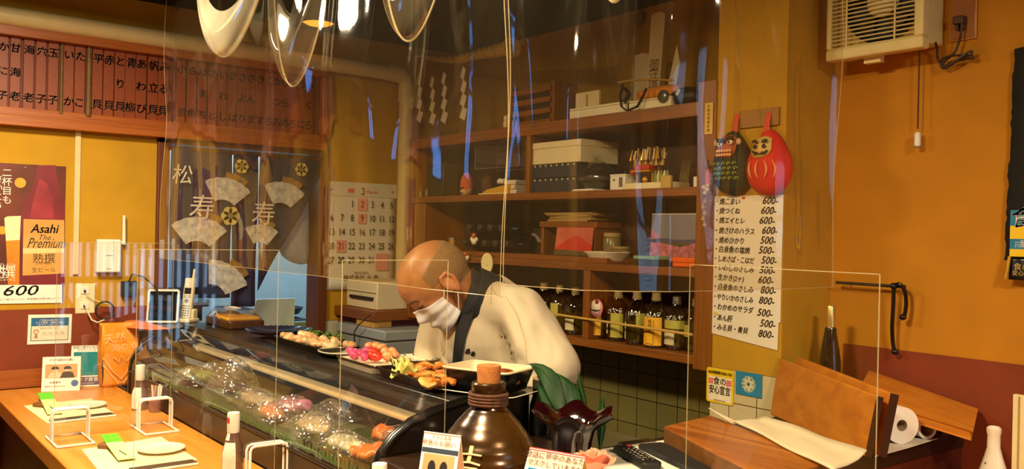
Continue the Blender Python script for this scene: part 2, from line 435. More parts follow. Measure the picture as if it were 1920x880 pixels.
for px, tx in plq:
    yc = onx(px, 150).y
    w = abs(onx(px+10.2, 150).y-yc)*2 if px < 320 else abs(onx(px+8.6, 150).y-yc)*2
    h = ZU1-ZR0+.01
    t = thing('menu_plaque', 'hanging wooden menu plaque brushed with the black characters '+tx, 'menu plaque', FA((.0065, yc, (ZU1+ZR0)/2)), 'menu plaques on the left wall')
    b = MB(); b.box((0, 0, .005), (w*.95, h, .009)); b.build('board', m_plaque, t, bevel=.0015)
    b = MB(); sz = min(w*1.02, .062); n = len(tx); top = h/2-.05; bot = -h/2+.055
    for i, ch in enumerate(tx):
        yy = top+(bot-top)*(i/(n-1) if n > 1 else 0)
        b.text(ch, sz, random.uniform(-.002, .002), yy, .0103, bold=.0016, shear=.08, rot=random.uniform(-.05, .05))
    b.build('lettering', m_ink, t, smooth=False)
for px, lab in ((114, 'left'), (165, 'right')):
    yc = onx(px, 150).y
    b = MB(); b.tube([(0, -.5*(ZU1-ZR0), .012), (0, .5*(ZU1-ZR0), .012)], .0065 if px == 114 else .011, 8)
    tag(b.build('bamboo_divider', M('old_bamboo', '#6a4a1e', .6, var=.3, scale=20), M4=FA((.006, yc, (ZU1+ZR0)/2))),
        'thin dark bamboo stick between the plaques for egg and squid' if px == 114 else 'thick worn bamboo stick right of the octopus plaque', 'divider', 'bamboo dividers of the menu rack')

# ------------------------------------------------------------------ beer poster
c, w, h = boxA(-70, 302, 122, 568, .003)
c.z -= .0
zt = onx(60, 309).z; zb_ = onx(60, 566).z; y_l, y_r = onx(-62, 430).y, onx(121, 430).y
c = Vector((.003, (y_l+y_r)/2, (zt+zb_)/2)); w = y_r-y_l; h = zt-zb_
t = thing('beer_poster', 'beer poster with a big dark bottle and a glass on the left wall', 'poster', FA(c))
def PP(px, py): P = onx(px, py, .003); return (P.y-c.y, P.z-c.z)
b = MB(); b.box((0, 0, 0), (w, h, .002))
b.build('sheet', M('poster_ground', '#3a1308', .35, col2='#7a3008', scale=4), t, smooth=False)
b = MB()
ol = [(70, 310), (104, 310), (106, 332), (112, 355), (119, 378), (121, 395), (121, 534), (37, 534), (39, 420), (44, 390), (54, 362), (66, 336)]
b.poly([PP(*p) for p in ol][::-1], .0012, .0016)
b.build('printed_bottle', M('bottle_red', '#5a1418', .35, col2='#8a2430', scale=6), t, smooth=False)
b = MB(); b.poly([PP(*p) for p in ((74, 334), (88, 345), (98, 370), (101, 410), (56, 410), (62, 375))][::-1], .0016, .0018)
b.build('bottle_sheen', M('sheen_red', '#a8323a', .35, col2='#7c1c26', scale=10), t, smooth=False)
b = MB(); b.poly([PP(*p) for p in ((44, 411), (120, 413), (120, 513), (42, 517))][::-1], .0018, .002)
b.build('bottle_label', M('poster_label', '#d8a254', .35, col2='#c48a3c', scale=8), t, smooth=False)
b = MB(); b.poly([PP(*p) for p in ((43, 466), (120, 466), (120, 474), (43, 476))][::-1], .002, .0021)
b.build('label_band', M('poster_band', '#ecc88a', .4, var=.03), t, smooth=False)
b = MB()
X, Y = PP(83, 430); b.text('Asahi', .050, X, Y, .0022, bold=.0016, shear=.25, sx=.9)
X, Y = PP(86, 457); b.text('Premium', .058, X, Y, .0022, shear=.45, sx=.66)
X, Y = PP(82, 446); b.text('The', .03, X, Y, .0022, shear=.4)
X, Y = PP(82, 486); b.text('熟撰', .042, X, Y, .0022)
X, Y = PP(82, 494); b.text('JUKUSEN', .014, X, Y, .0022)
X, Y = PP(82, 507); b.text('生ビール', .022, X, Y, .0022)
b.build('label_lettering', m_ink, t, smooth=False)
b = MB(); b.poly([PP(*p) for p in ((8, 409), (14, 406), (39, 405), (37, 450), (11, 452))][::-1], .0018, .002)
b.build('printed_foam', M('poster_foam', '#ead9ac', .5, var=.05), t, smooth=False)
b = MB(); b.poly([PP(*p) for p in ((11, 452), (37, 450), (36, 534), (15, 534))][::-1], .0018, .002)
b.build('printed_beer', M('poster_beer', '#e08a12', .4, col2='#c86a04', scale=8), t, smooth=False)
b = MB(); X, Y = PP(38, 343); b.disc((X, Y), .020, .0015)
X, Y = PP(4, 432); b.disc((X, Y), .016, .0015)
b.build('printed_lights', M('bokeh', '#e89a20', .4, var=.05), t, smooth=False)
b = MB()
for i, ch in enumerate('二杯目も'): X, Y = PP(13, 325+i*17); b.text(ch, .036, X, Y, .0018)
for i, ch in enumerate('さいこう'): X, Y = PP(-3, 336+i*17); b.text(ch, .032, X, Y, .0018)
X, Y = PP(15, 512); b.text('撰', .054, X, Y, .0024); X, Y = PP(-4, 512); b.text('熟', .054, X, Y, .0024)
X, Y = PP(14, 497); b.text('プレミアム', .012, X, Y, .0024); X, Y = PP(14, 525); b.text('じゅくせん', .011, X, Y, .0024)
b.build('printed_slogan', M('poster_white', '#f2ead8', .6, var=.02), t, smooth=False)
P0, P1, P2, P3 = [PP(*p) for p in ((-62, 535), (116, 534), (116, 568), (-62, 571))]
b = MB(); b.poly([P0, P1, P2, P3][::-1], .0012, .0024); b.build('price_strip', m_paper, t, smooth=False)
b = MB(); X, Y = PP(36, 546); b.text('600', .058, X, Y, .003, shear=.25, sx=1.45, bold=.0012)
b.build('price', m_ink, t, smooth=False)
b = MB(); X, Y = PP(60, 561); b.text('お酒は二十歳になってから。飲酒運転は法律で禁止されています。', .009, X, Y, .003)
b.build('small_print', M('grey_ink', '#6b5a40', .7), t, smooth=False)
for (px, py) in ((48, 315),):
    X, Y = PP(px, py); b = MB(); b.lathe([(.004, 0), (.004, .003), (0, .005)], 10, X, Y, .001); b.build('pin', m_steel, t)

# ------------------------------------------------------------------ router box with antenna
c, w, h = boxA(180, 449, 225, 511, .02)
t = thing('router', 'white wireless router box with upright antenna on the left wall', 'router', FA(Vector((0, c.y, c.z))))
b = MB(); b.box((0, 0, .02), (w, h, .036)); b.build('case', m_white, t, bevel=.006, seg=3)
b = MB(); b.box((0, h*.02, .039), (w*.3, .002, .002)); b.box((0, -h*.38, .039), (w*.18, .002, .002)); b.box((w*.18, .02, .0385), (.001, h*.7, .001)); b.build('seam_marks', M('grey_plastic', '#8f887c', .5), t, smooth=False)
pa = onx(228, 456, .02); pb = onx(233, 404, .02)
b = MB(); b.tube([(w*.48, pa.z-c.z, .02), (pa.y-c.y+.012, pa.z-c.z, .02)], .008, 10); b.tube([(pa.y-c.y+.01, pa.z-c.z-.006, .02), (pb.y-c.y, pb.z-c.z, .02)], [.0075, .006], 10); b.build('antenna', m_white, t)

# ------------------------------------------------------------------ outlet plate with plugs and cords
c, w, h = boxA(141, 532, 178, 588, .004)
t = thing('outlet_plate', 'beige double wall outlet plate below the router', 'outlet', FA(Vector((0, c.y, c.z))))
b = MB(); b.box((0, 0, .004), (w, h, .008)); b.build('plate', m_cream, t, bevel=.003)
for dz, nm in ((.034, 'upper'), (-.028, 'lower')):
    b = MB(); b.box((-.002, dz, .009), (.032, .03, .006)); o = b.build('socket', m_white, t, bevel=.002)
    b2_ = MB(); b2_.box((-.004, dz-.003, .0125), (.008, .010, .012)); b2_.build('plug_hole', m_blackm, o, bevel=.001)
b = MB()
P = [onx(160, 571, .02), onx(164, 585, .03), onx(172, 600, .04), onx(183, 605, .05), onx(196, 600, .06)]
b.T = t.matrix_basis.inverted(); b.tube(P, .003, 6); b.build('power_cord', m_cream, t)
b = MB(); b.tube([onx(161, 552, .02), onx(172, 560, .02), onx(186, 566, .02), onx(205, 570, .03)], .002, 6)
b.T = Matrix.Identity(4); b.v = [t.matrix_basis.inverted() @ p for p in b.v]; b.build('phone_cord', m_cream, t)
b = MB(); cc = onx(196, 582, .05); rr = abs(onx(213, 582, .05).y-cc.y)
b.tube([(cc.x+.004*k/18, cc.y+rr*math.cos(2*PI*k/18), cc.z+rr*1.0*math.sin(2*PI*k/18)) for k in range(40)], .0035, 6)
tag(b.build('coiled_cable', m_blackm), 'black cable coiled into a loop beside the outlet', 'cable')
c, w, h = boxA(229, 528, 256, 557, .03)
t = thing('power_adapter', 'square black power adapter plugged into the wall behind the tablet frame', 'adapter', FA(Vector((0, c.y, c.z))))
b = MB(); b.box((0, 0, .022), (w, h, .044)); b.build('body', m_blackm, t, bevel=.004)
b = MB(); b.box((.006, 0, .045), (w*.4, h*.4, .001)); b.build('label', M('dark_grey', '#3a3634', .6), t, smooth=False)
b = MB(); b.tube([(0, h/2, .02), (.01, h/2+.03, .03), (.05, h/2+.02, .05), (.10, h/2-.03, .07), (.12, h/2-.10, .07)], .0035, 6); b.build('lead', m_blackm, t)

# ------------------------------------------------------------------ notice card on the red panel
c, w, h = boxA(52, 590, 134, 645, .008)
t = thing('notice_card', 'white notice card with a blue heading taped to the red-brown lower wall', 'notice', FA(Vector((.0065, c.y, c.z))) @ Matrix.Rotation(-.02, 4, 'Z'))
b = MB(); b.box((0, 0, .001), (w, h, .001)); b.build('card', m_paper, t, smooth=False)
b = MB(); b.box((0, 0, .0017), (w*.86, h*.78, .0004)); b.build('border', M('card_border', '#23384a', .7), t, smooth=False)
b = MB(); b.box((0, -h*.13, .0022), (w*.83, h*.48, .0004)); b.build('panel', M('card_pale', '#e8d8c0', .8, var=.02), t, smooth=False)
b = MB(); b.box((0, h*.245, .0022), (w*.84, h*.25, .0004)); b.build('heading_band', M('card_blue', '#1f5f92', .7), t, smooth=False)
b = MB(); b.text('ご来店のお客さまへ', h*.075, 0, h*.30, .0026); b.text('マスク着用・消毒のお願い', h*.075, 0, h*.22, .0026); b.text('ご協力よろしくお願いいたします', h*.055, 0, h*.15, .0026); b.build('heading', m_paper, t, smooth=False)
b = MB(); b.text('感染防止対策にご協力ください', h*.055, .01, h*.03, .0026)
for i in range(4): b.text('お願い', h*.05, -w*.12+i*w*.14, -h*.13, .0026); b.text('のご協力', h*.04, -w*.12+i*w*.14, -h*.19, .0026)
b.build('lettering', M('brown_ink', '#5a3a2a', .7), t, smooth=False)
b = MB(); b.disc((-w*.31, -h*.08), h*.085, .0026, 16); b.poly([(-w*.35, -h*.3), (-w*.27, -h*.3), (-w*.285, -h*.16), (-w*.335, -h*.16)], .0024, .0026); b.build('printed_figure', M('figure_tan', '#b97a58', .7), t, smooth=False)
b = MB(); b.disc((-w*.31, -h*.09), h*.055, .0028, 16); b.build('printed_face', M('figure_pale', '#eed0b4', .7), t, smooth=False)

# ------------------------------------------------------------------ calendar
zt = (onx(608, 338).z+onx(740, 348).z)/2; zb_ = (onx(605, 545).z+onx(738, 540).z)/2
ya, yb = onx(609, 440).y, onx(740, 440).y
c = Vector((.004, (ya+yb)/2, (zt+zb_)/2)); w = yb-ya; h = zt-zb_
t = thing('wall_calendar', 'white wall calendar for March with red Sundays beside the drain pipe', 'calendar', FA(c))
b = MB(); b.grid(lambda u, v: ((u-.5)*w, (v-.5)*h, .003+.006*(1-v)**3*math.sin(u*5)), 10, 14); b.build('sheet', M('calendar_paper', '#e4dcc8', .75, var=.03), t, solid=.001)
b = MB(); b.box((0, h/2-.035, .006), (w, .07, .002)); b.build('top_band', M('calendar_top', '#dcd4be', .6, var=.03), t, smooth=False)
for sx in (-1, 1):
    b = MB(); b.lathe([(.007, 0), (.006, .002), (.003, .0015)], 12, sx*w*.44, h/2-.04, .0075); b.build('eyelet', m_steel, t)
def gx(k): return -w*.43+k*w*.143
def gy(r): return h*.295-r*h*.131
red = MB(); blk = MB(); pk = MB()
d = 1
for r in range(5):
    for k in range(7):
        if r == 0 and k < 2: continue
        if d > 31: continue
        (red if k == 0 or d == 21 else blk).text(str(d), .047, gx(k), gy(r), .0105, sx=.78, bold=.0009)
        d += 1
for k, r in ((3, 0), (1, 3)): pk.box((gx(k), gy(r), .0095), (w*.135, .060, .0004))
pk.box((gx(3), gy(1), .0095), (w*.12, .05, .0004)); pk.box((gx(5)+.006, gy(4)-.008, .0095), (w*.18, .085, .0004))
red.text('3', .05, 0, h/2-.045, .0105, bold=.001); red.text('March', .025, .05, h/2-.045, .0105); red.box((-.065, h/2-.042, .0095), (.032, .02, .0006))
red.build('red_figures', M('calendar_red', '#e0584a', .7), t, smooth=False); blk.build('black_figures', M('calendar_black', '#2c241c', .7), t, smooth=False)
pk.build('pink_squares', M('calendar_pink', '#e8988a', .7, var=.05), t, smooth=False)
b = MB(); b.text('株式会社 水 産', .030, 0, -h*.395, .0105, bold=.0006); b.text('豊洲市場内', .016, 0, -h*.35, .0105); b.text('電話 営業所', .012, .01, -h*.465, .0105); b.build('maker_line', M('calendar_grey', '#4a4436', .7), t, smooth=False)

# ================================================================== noren in the doorway and the kitchen beyond
ny0, ny1 = DY0+.02, DY1-.035
m_navy = M('navy_cloth', '#16264c', .9, var=.2, scale=30, bump=.1)
t = thing('noren', 'navy doorway curtain printed with white fans and characters', 'curtain', at((.03, 0, 0)))
b = MB(); b.tube([(0, ny0-.01, DZ-.06), (0, ny1+.01, DZ-.06)], .010, 10); b.build('rod', M('rod_wood', '#3a2210', .6), t)
def noren_panel(ya, yb, zb, ph, nm, zb2=None):
    def fn(u, v):
        z1 = zb+((zb2 if zb2 is not None else zb)-zb)*u
        return (.012*math.sin(u*9+ph)*(1-v*.7)+.006*math.sin(v*7+u*3), ya+(yb-ya)*u, z1+(DZ-.05-z1)*v)
    b = MB(); b.grid(fn, 20, 24); return b.build('cloth_panel', m_navy, t, solid=.002), fn
# panels: three strips, the right one hitched up over a hook
zlow = onx(430, 575).z
p1_, f1 = noren_panel(ny0, onx(430, 400).y-.004, onx(330, 560).z, 0, 'a')
p2_, f2 = noren_panel(onx(430, 400).y, onx(478, 400).y, zlow, 1.2, 'b')
p3_, f3 = noren_panel(onx(478, 400).y+.004, ny1, onx(490, 545).z, 2.1, 'c', onx(575, 330).z)
m_fan = M('fan_print_white', '#d8d6d0', .85, col2='#9a9aa0', scale=40)
def NP(px, py, X=.052): P = onx(px, py, X); return Vector((X-.03, P.y, P.z))
def fan(cx, cy, r, a0, a1, parent):
    """folding-fan print: a pleated sector"""
    n = 12; c0 = NP(cx, cy); s_ = r/FPX*dep(c0)
    outer = [c0+Vector((0, math.cos(a0+(a1-a0)*k/n), math.sin(a0+(a1-a0)*k/n)))*s_*(1+.02*(k % 2)) for k in range(n+1)]
    inner = [c0+Vector((.0, math.cos(a0+(a1-a0)*k/n), math.sin(a0+(a1-a0)*k/n)))*s_*.42 for k in range(n+1)]
    b = MB(); vs = outer+inner
    b.add(vs, [(k, n+1+k, n+2+k, k+1) for k in range(n)]); b.build('fan_print', m_fan, parent, smooth=False, solid=.001)
    b = MB(); vs = [c0+(p-c0)*1.16 for p in outer[2:8]]+[p+Vector((-.001, 0, 0)) for p in outer[2:8]]
    b.add(vs, [(k, 6+k, 7+k, k+1) for k in range(5)]); b.build('fan_band_print', M('fan_print_brown', '#8a6a3a', .85, var=.3, scale=30), parent, smooth=False, solid=.0006)  # brown band printed along part of the fan's outer edge
fan(416, 404, 70, math.radians(40), math.radians(118), t)
fan(368, 484, 76, math.radians(42), math.radians(128), t)
fan(524, 408, 66, math.radians(42), math.radians(118), t)
fan(392, 566, 78, math.radians(22), math.radians(92), t)
fan(486, 478, 56, math.radians(50), math.radians(120), t)
b = MB()
for (px, py, ch, s_) in ((492, 404, '寿', .115), (377, 392, '寿', .115), (341, 330, '松', .09)):
    q = NP(px, py); b.T = Matrix.Translation(q+Vector((.003, 0, 0))) @ fr((0, 0, 0), (0, 1, 0), (0, 0, 1), (1, 0, 0)); b.text(ch, s_, 0, 0, 0, shear=.1)
b.T = Matrix.Identity(4); b.build('character_print', M('print_white', '#d6d2c6', .85), t, smooth=False)
b = MB()
for (px, py, r) in ((453, 312, .030), (565, 318, .030), (432, 405, .04)):
    q = NP(px, py)
    for k in range(6): a = k*PI/3; b.T = Matrix.Translation(q+Vector((.002, math.cos(a)*r*.6, math.sin(a)*r*.6))) @ fr((0, 0, 0), (0, 1, 0), (0, 0, 1), (1, 0, 0)); b.disc((0, 0), r*.5, 0, 12)
b.T = Matrix.Identity(4); b.build('blossom_print', M('print_yellow', '#c8b878', .85, var=.25, scale=40), t, smooth=False)

# kitchen shell behind the left wall
b = MB(); b.b2((-1.55, -2.2, 0), (-1.5, .4, CEIL)); struct(b.build('wall_kitchen', M('kitchen_wall', '#b9c4c6', .6, var=.05), smooth=False))
b = MB(); b.b2((-1.5, -2.25, 0), (-.1, -2.2, CEIL)); struct(b.build('wall_kitchen_left', M('kitchen_wall_2', '#5f7480', .6, var=.05), smooth=False))
b = MB(); b.b2((-1.5, .4, 0), (-.1, .45, CEIL)); struct(b.build('wall_kitchen_right', M('kitchen_wall_3', '#9fb2b8', .6, var=.05), smooth=False))
b = MB(); b.b2((-1.6, -2.3, CEIL), (-.05, .5, CEIL+.05)); struct(b.build('ceiling_kitchen', M('kitchen_ceiling', '#c8ccca', .8), smooth=False))
t = thing('kitchen_lamp', 'white strip lamp on the kitchen ceiling behind the doorway curtain', 'ceiling lamp', at((-.85, -.5, CEIL)))
b = MB(); b.box((0, 0, -.02), (.18, 1.2, .04)); b.build('housing', m_white, t, bevel=.004)
b = MB(); b.tube([(0, -.56, -.055), (0, .56, -.055)], .016, 12); b.build('lamp_tube', M('lit_tube', (.75, .9, 1.0), .4, emit=3, var=.01), t)
ld = bpy.data.lights.new('tube_light', 'AREA'); ld.shape = 'RECTANGLE'; ld.size = .15; ld.size_y = 1.1; ld.energy = KITCHEN_W; ld.color = KITCHEN_COL
lo = bpy.data.objects.new('tube_light', ld); COL.objects.link(lo); lo.parent = t; lo.location = (0, 0, -.08)
# kitchen counter, sink, board, bag
m_ss = M('kitchen_steel', '#aeb6b8', .28, metal=.85, var=.08)
t = thing('kitchen_counter', 'steel kitchen counter seen through the doorway', 'counter', at((-.55, -.55, 0)))
b = MB(); b.b2((-.35, -.85, .84), (.35, .85, .88)); b.build('worktop', m_ss, t, bevel=.004)
b = MB(); b.b2((-.33, -.83, .04), (.33, .83, .84)); b.build('body', M('kitchen_panel', '#5d7f93', .4, var=.08), t, bevel=.004)
b = MB(); b.b2((.331, -.4, .1), (.337, .4, .78)); b.build('door', m_ss, t, bevel=.003)
q = onx(560, 545, -.35)
t = thing('gas_stove', 'dark gas stove with a steel top on the kitchen counter', 'stove', at((-.66, q.y-.02, .881)))
b = MB(); b.b2((-.2, -.26, 0), (.22, .16, .09)); b.build('body', m_ss, t, bevel=.008)
b = MB(); b.b2((-.17, -.24, .09), (.19, .14, .095)); b.build('top_plate', m_blackm, t)
for sx in (-1, 1):
    b = MB(); b.lathe([(.06, .095), (.06, .112), (.05, .112), (.05, .1)], 18, 0, sx*.10-.05); b.build('burner', m_blackm, t)
b = MB(); b.lathe([(.022, 0), (.022, .02), (.018, .026), (0, .026)], 16); b.build('knob', m_blackm, t, M4=Matrix.Translation((.22, -.05, .045)) @ Matrix.Rotation(PI/2, 4, 'Y'))
t = thing('frying_pan', 'black frying pan resting on the kitchen stove', 'pan', at((-.67, q.y+.04, .994)))
b = MB(); b.lathe([(0, 0), (.10, 0), (.125, .035), (.121, .035), (.098, .005), (0, .005)], 28, close=True); b.build('bowl', m_blackm, t)
b = MB(); b.tube([(.11, -.03, .03), (.2, -.09, .045), (.25, -.12, .05)], .009, 8); b.build('handle', m_blackm, t)
q = onx(492, 560, -.25)
t = thing('cutting_board', 'slanted white plastic cutting board leaning in the kitchen doorway', 'cutting board', at((-.29, onx(500, 560, -.25).y+.03, .882), 0, 0, 0))
b = MB(); b.poly([(-.13, 0), (.13, 0), (.17, .23), (-.04, .23)], 0, .015)
b.build('slab', M('board_white', '#d8dcd8', .5, var=.04), t, bevel=.003, M4=fr((0, 0, 0), (0, 1, 0), (-.35, 0, .94), (.94, 0, .35)))
zb1 = onx(585, 345, -.12); zb0 = onx(560, 490, -.12)
t = thing('plastic_bag', 'translucent white plastic bag hanging at the right side of the kitchen doorway', 'bag', at((-.13, 0, 0)))
ybag = [(575, 340, 6), (570, 380, 15), (562, 420, 26), (552, 455, 36), (556, 482, 33), (566, 497, 12)]
rings = []
b = MB(); vs = []; n = 20
for (px, py, r) in ybag:
    P = onx(px, py, -.13); rr = r/FPX*dep(P)
    for k in range(n):
        a = 2*PI*k/n; rq = rr*(1+.12*math.sin(k*2.6+py*.02)+.06*math.sin(k*5.1))
        vs.append((rq*.55*math.sin(a), P.y+rq*math.cos(a), P.z))
m_ = len(ybag)
b.add(vs, [(i*n+k, i*n+(k+1) % n, (i+1)*n+(k+1) % n, (i+1)*n+k) for i in range(m_-1) for k in range(n)]+[tuple((m_-1)*n+k for k in range(n))])
o = b.build('bag_film', M('bag_white', '#dfe8e6', .45, var=.03, trans=.15), t, sub=1)
P = onx(576, 335, -.13); b = MB(); b.tube([(0, P.y+.02*math.cos(k*PI/6)-.0, P.z+.045*math.sin(k*PI/6)) for k in range(7)], .004, 6); b.build('handle', _M['bag_white'], t)
P = onx(596, 520, -.45)
t = thing('tissue_box', 'white carton standing at the back of the kitchen counter', 'carton', at((-.40, P.y+.06, .882)))
b = MB(); b.box((0, 0, .06), (.10, .10, .12)); b.build('carton', m_white, t, bevel=.003)
b = MB(); b.box((.051, 0, .05), (.001, .085, .006)); b.box((.051, 0, .035), (.001, .085, .004)); b.build('printed_lines', M('grey_print', '#8a8c8a', .7), t, smooth=False)
b = MB(); P = onx(440, 560, -.9)
t = thing('kitchen_shelf', 'dark shelf with a pale edge low behind the doorway curtain', 'shelf', at((-.95, -1.0, 0)))
b = MB(); b.b2((-.5, -.75, 1.02), (.0, .3, 1.06)); b.build('board', M('shelf_dark', '#23303a', .5), t, bevel=.003)
b = MB(); b.b2((.0, -.75, 1.03), (.006, .3, 1.055)); b.build('edge_strip', M('pale_edge', '#a8b8be', .4), t)
for y in (-.7, .25):
    b = MB(); b.b2((-.5, y-.02, 0), (-.02, y+.02, 1.02)); b.build('side', _M['shelf_dark'], t)
# ================================================================== back shelving in its recess
XS0, XS1, YF, YB = .42, XP0, -.24, .0
m_dark = M('shelf_back_dark', '#3a1e0c', .7, var=.2, scale=6)
z1t, z1b = ony(1170, 209, YF).z, ony(1170, 209, YF).z-.045
z2t, z2b = 1.622, 1.594
z3t, z3b = 1.362, 1.335
z4t, z4b = 1.088, 1.060
t = thing('wall_shelf', 'wide brown wooden shelf unit built into the wall recess behind the chef', 'shelf unit')
b = MB(); b.b2((XS0, YB, z1b+.01), (XS1-.03, YC-.002, z1t)); b.build('rear_board', m_shelfwood, t, smooth=False)
for zt, zb_, nm in ((z1t, z1b, 'shelf_board'), (z2t, z2b, 'shelf_board'), (z3t, z3b, 'shelf_board'), (z4t, z4b, 'shelf_board')):
    b = MB(); b.b2((XS0, YF, zb_), (XS1-.03, YB, zt)); b.build('shelf_board', m_shelfwood, t, bevel=.002)
b = MB(); b.b2((XS1-.072, YF-.006, z4b-.012), (XS1, YB, z1t+.06)); b.build('right_post', m_shelfup, t, bevel=.002)
b = MB(); b.b2((XS0-.03, YF, z4b), (XS0, YB, z1t)); b.build('left_post', m_shelfup, t, bevel=.002)
b = MB(); b.b2((XS0, YB-.012, z4b), (XS1-.03, YB, z1t)); b.build('back_panel', m_dark, t, smooth=False)
xd = ony(1096, 590, YF).x
b = MB(); b.b2((xd-.014, YF+.002, z4t), (xd+.02, YB-.012, z3b)); b.build('divider', m_shelfup, t, bevel=.002)
xd2 = ony(988, 300, YF).x
b = MB(); b.b2((xd2-.012, YF+.004, z2t), (xd2+.010, YB-.012, z1b)); b.build('divider', m_shelfup, t, bevel=.002)
xd3 = ony(800, 420, YF).x
b = MB(); b.b2((XS0, YF+.01, z3t), (XS0+.10, YB-.012, z2b)); b.build('side_filler', m_shelfup, t, bevel=.002)
xe = ony(1140, 480, YF+.02).x
b = MB(); b.b2((XS0+.12, YF+.012, z3t), (xe, YB-.012, z3t+.020)); b.build('raised_board', m_shelfwood, t, bevel=.002)
# rail stick in front of the bottles
b = MB(); b.tube([(ony(1010, 577, YF-.005).x, YF-.006, 1.165), (XS1-.075, YF-.006, 1.155)], .0045, 8); b.build('guard_stick', M('pale_bamboo', '#c9a04a', .5, var=.1), t)

# ------------------------------------------------------------------ shochu bottles
m_bglass = clear('bottle_glass', (.86, .82, .58), gloss=.10, rough=.04)
m_bdark = clear('bottle_glass_dark', (.68, .64, .42), gloss=.12, rough=.04)
m_cap = M('bottle_cap', '#8f7c52', .4, var=.08)
m_liq = M('shochu_liquor', '#8a7a2c', .25, var=.2, alpha=.35)  # see-through olive colour of the liquor itself
m_laby = M('yellow_label', '#ecae24', .6, var=.08, scale=20)
m_labp = M('pale_label', '#d4c89c', .6, var=.08, scale=20)
m_labg = M('olive_label', '#b8ae48', .6, var=.10, scale=20)
def shochu(px, pyb, pyt, y, label, glass, labs, grp='shochu bottles on the bottom shelf', scrib=None, capcol=None, r=.040):
    P = ony(px, pyb, y); T = ony(px, pyt, y); h = min(T.z-(z4t), .26)
    t = thing('shochu_bottle', label, 'bottle', at((P.x, y, z4t+.0005)), grp)
    b = MB(); b.lathe([(0, 0), (r*.92, 0), (r, .006), (r, h*.56), (r*.93, h*.64), (r*.55, h*.78), (r*.36, h*.84), (r*.34, h*.93)], 24)
    o = b.build('glass', glass, t)
    b = MB(); b.lathe([(r*.9, .012), (r*.9, h*.45), (0, h*.45)], 20, close=True); b.build('liquor', m_liq, t)
    b = MB(); b.lathe([(r*.40, h*.85), (r*.42, h*.87), (r*.42, h*.90), (r*.38, h*.91), (r*.38, h*.99), (r*.3, h), (0, h)], 18); b.build('cap', capcol or m_cap, t)
    def wrap(a0, a1, za, zb_, m, nm):
        b = MB(); k_ = 10
        b.grid(lambda u, v: ((r+.0008)*math.cos(a0+(a1-a0)*u), (r+.0008)*math.sin(a0+(a1-a0)*u), za+(zb_-za)*v), k_, 1)
        return b.build(nm, m, t)
    for (d0, d1, za, zb_, m, tx) in labs:
        l = wrap(math.radians(d0), math.radians(d1), h*za, h*zb_, m, 'label')
        if tx:
            am = math.radians((d0+d1)/2); b = MB()
            b.T = fr((math.cos(am)*(r+.0016), math.sin(am)*(r+.0016), 0), (-math.sin(am), math.cos(am), 0), (0, 0, 1), (math.cos(am), math.sin(am), 0))
            b.vtext(tx, .016, 0, h*(zb_-.04), .016); b.box((0, h*(za+.03), 0), (.03, .001, .0004)); b.box((.014, h*(za+zb_)/2, 0), (.0012, h*(zb_-za)*.8, .0004))
            b.build('label_lettering', m_ink, l, smooth=False)
    if scrib:
        b = MB(); am = math.radians(-62)
        b.T = fr((math.cos(am)*(r+.001), math.sin(am)*(r+.001), 0), (-math.sin(am), math.cos(am), 0), (0, 0, 1), (math.cos(am), math.sin(am), 0))
        b.text(scrib, .020, 0, h*.60, .002, rot=.1, shear=.2); b.build('pen_writing', M('white_pen', '#e6e0cc', .6), t, smooth=False)
    return t
ys = -.165
A_ = (-110, -25); B_ = (-150, -80); D_ = (-70, -10)
shochu(1019, 602, 531, ys, 'shochu bottle half hidden behind the chef, at the left end of the bottle row', m_bdark, [(-100, -40, .12, .40, m_labp, '')])
shochu(1048, 612, 535, ys, 'shochu bottle with a blank olive label left of the shelf divider', m_bglass, [(-110, -50, .34, .62, m_labg, '')], r=.036)
shochu(1078, 622, 540, ys, 'shochu bottle with a small pale label touching the shelf divider', m_bdark, [(-110, -50, .10, .34, m_labp, '')])
s0 = shochu(1121, 634, 545, ys-.01, 'shochu bottle with a yellow label and a round pink tag at its neck', m_bglass, [(-130, -30, .08, .55, m_laby, '吉四六')])
shochu(1158, 640, 545, ys, 'shochu bottle with white pen scribbles right of the pink-tagged bottle', m_bglass, [(-150, -105, .14, .38, m_labp, ''), (-85, -20, .08, .56, m_labg, '')], scrib='さくら')
shochu(1193, 648, 547, ys-.012, 'dark shochu bottle with a date written in white pen', m_bdark, [(-150, -110, .10, .42, m_labp, ''), (-50, 0, .34, .60, m_labg, '')], scrib='18/24')
shochu(1229, 655, 549, ys-.02, 'shochu bottle with a large yellow label and ALA heart in white pen', m_bglass, [(-135, -20, .05, .56, m_laby, '吉四六')], scrib='ALA♡')
shochu(1268, 660, 556, ys, 'shochu bottle with a silver screw neck and a square pale label', m_bglass, [(-130, -60, .10, .38, m_labp, ''), (-130, -10, .40, .56, m_labg, '')], capcol=m_steel, scrib='マルヤ')
shochu(1305, 668, 560, ys+.02, 'shochu bottle half hidden by the right shelf post', m_bdark, [(-150, -90, .28, .5, m_labg, '')])
P = ony(1119, 578, ys-.06)
t = thing('neck_tag', 'round pink and white paper tag hanging on a yellow-labelled shochu bottle', 'tag', FB(P) @ Matrix.Rotation(-.08, 4, 'X'))
b = MB(); b.disc((0, 0), .032, .001, 28); b.build('disc', M('pink_card', '#e08088', .7), t, solid=.0015)
b = MB(); b.disc((-.004, .004), .026, .0022, 24); b.build('pale_face', M('pale_card', '#ead8c0', .7), t, solid=.0005)
b = MB(); b.add([(.028*math.cos(PI+k*PI/10)-.004, .012*math.sin(PI+k*PI/10)*.9-.002, .003) for k in range(11)]+[(.028*math.cos(2*PI-k*PI/10)-.004, .005*math.sin(2*PI-k*PI/10)-.002, .003) for k in range(11)], [tuple(range(22))]); b.build('dark_band', m_ink, t, smooth=False)
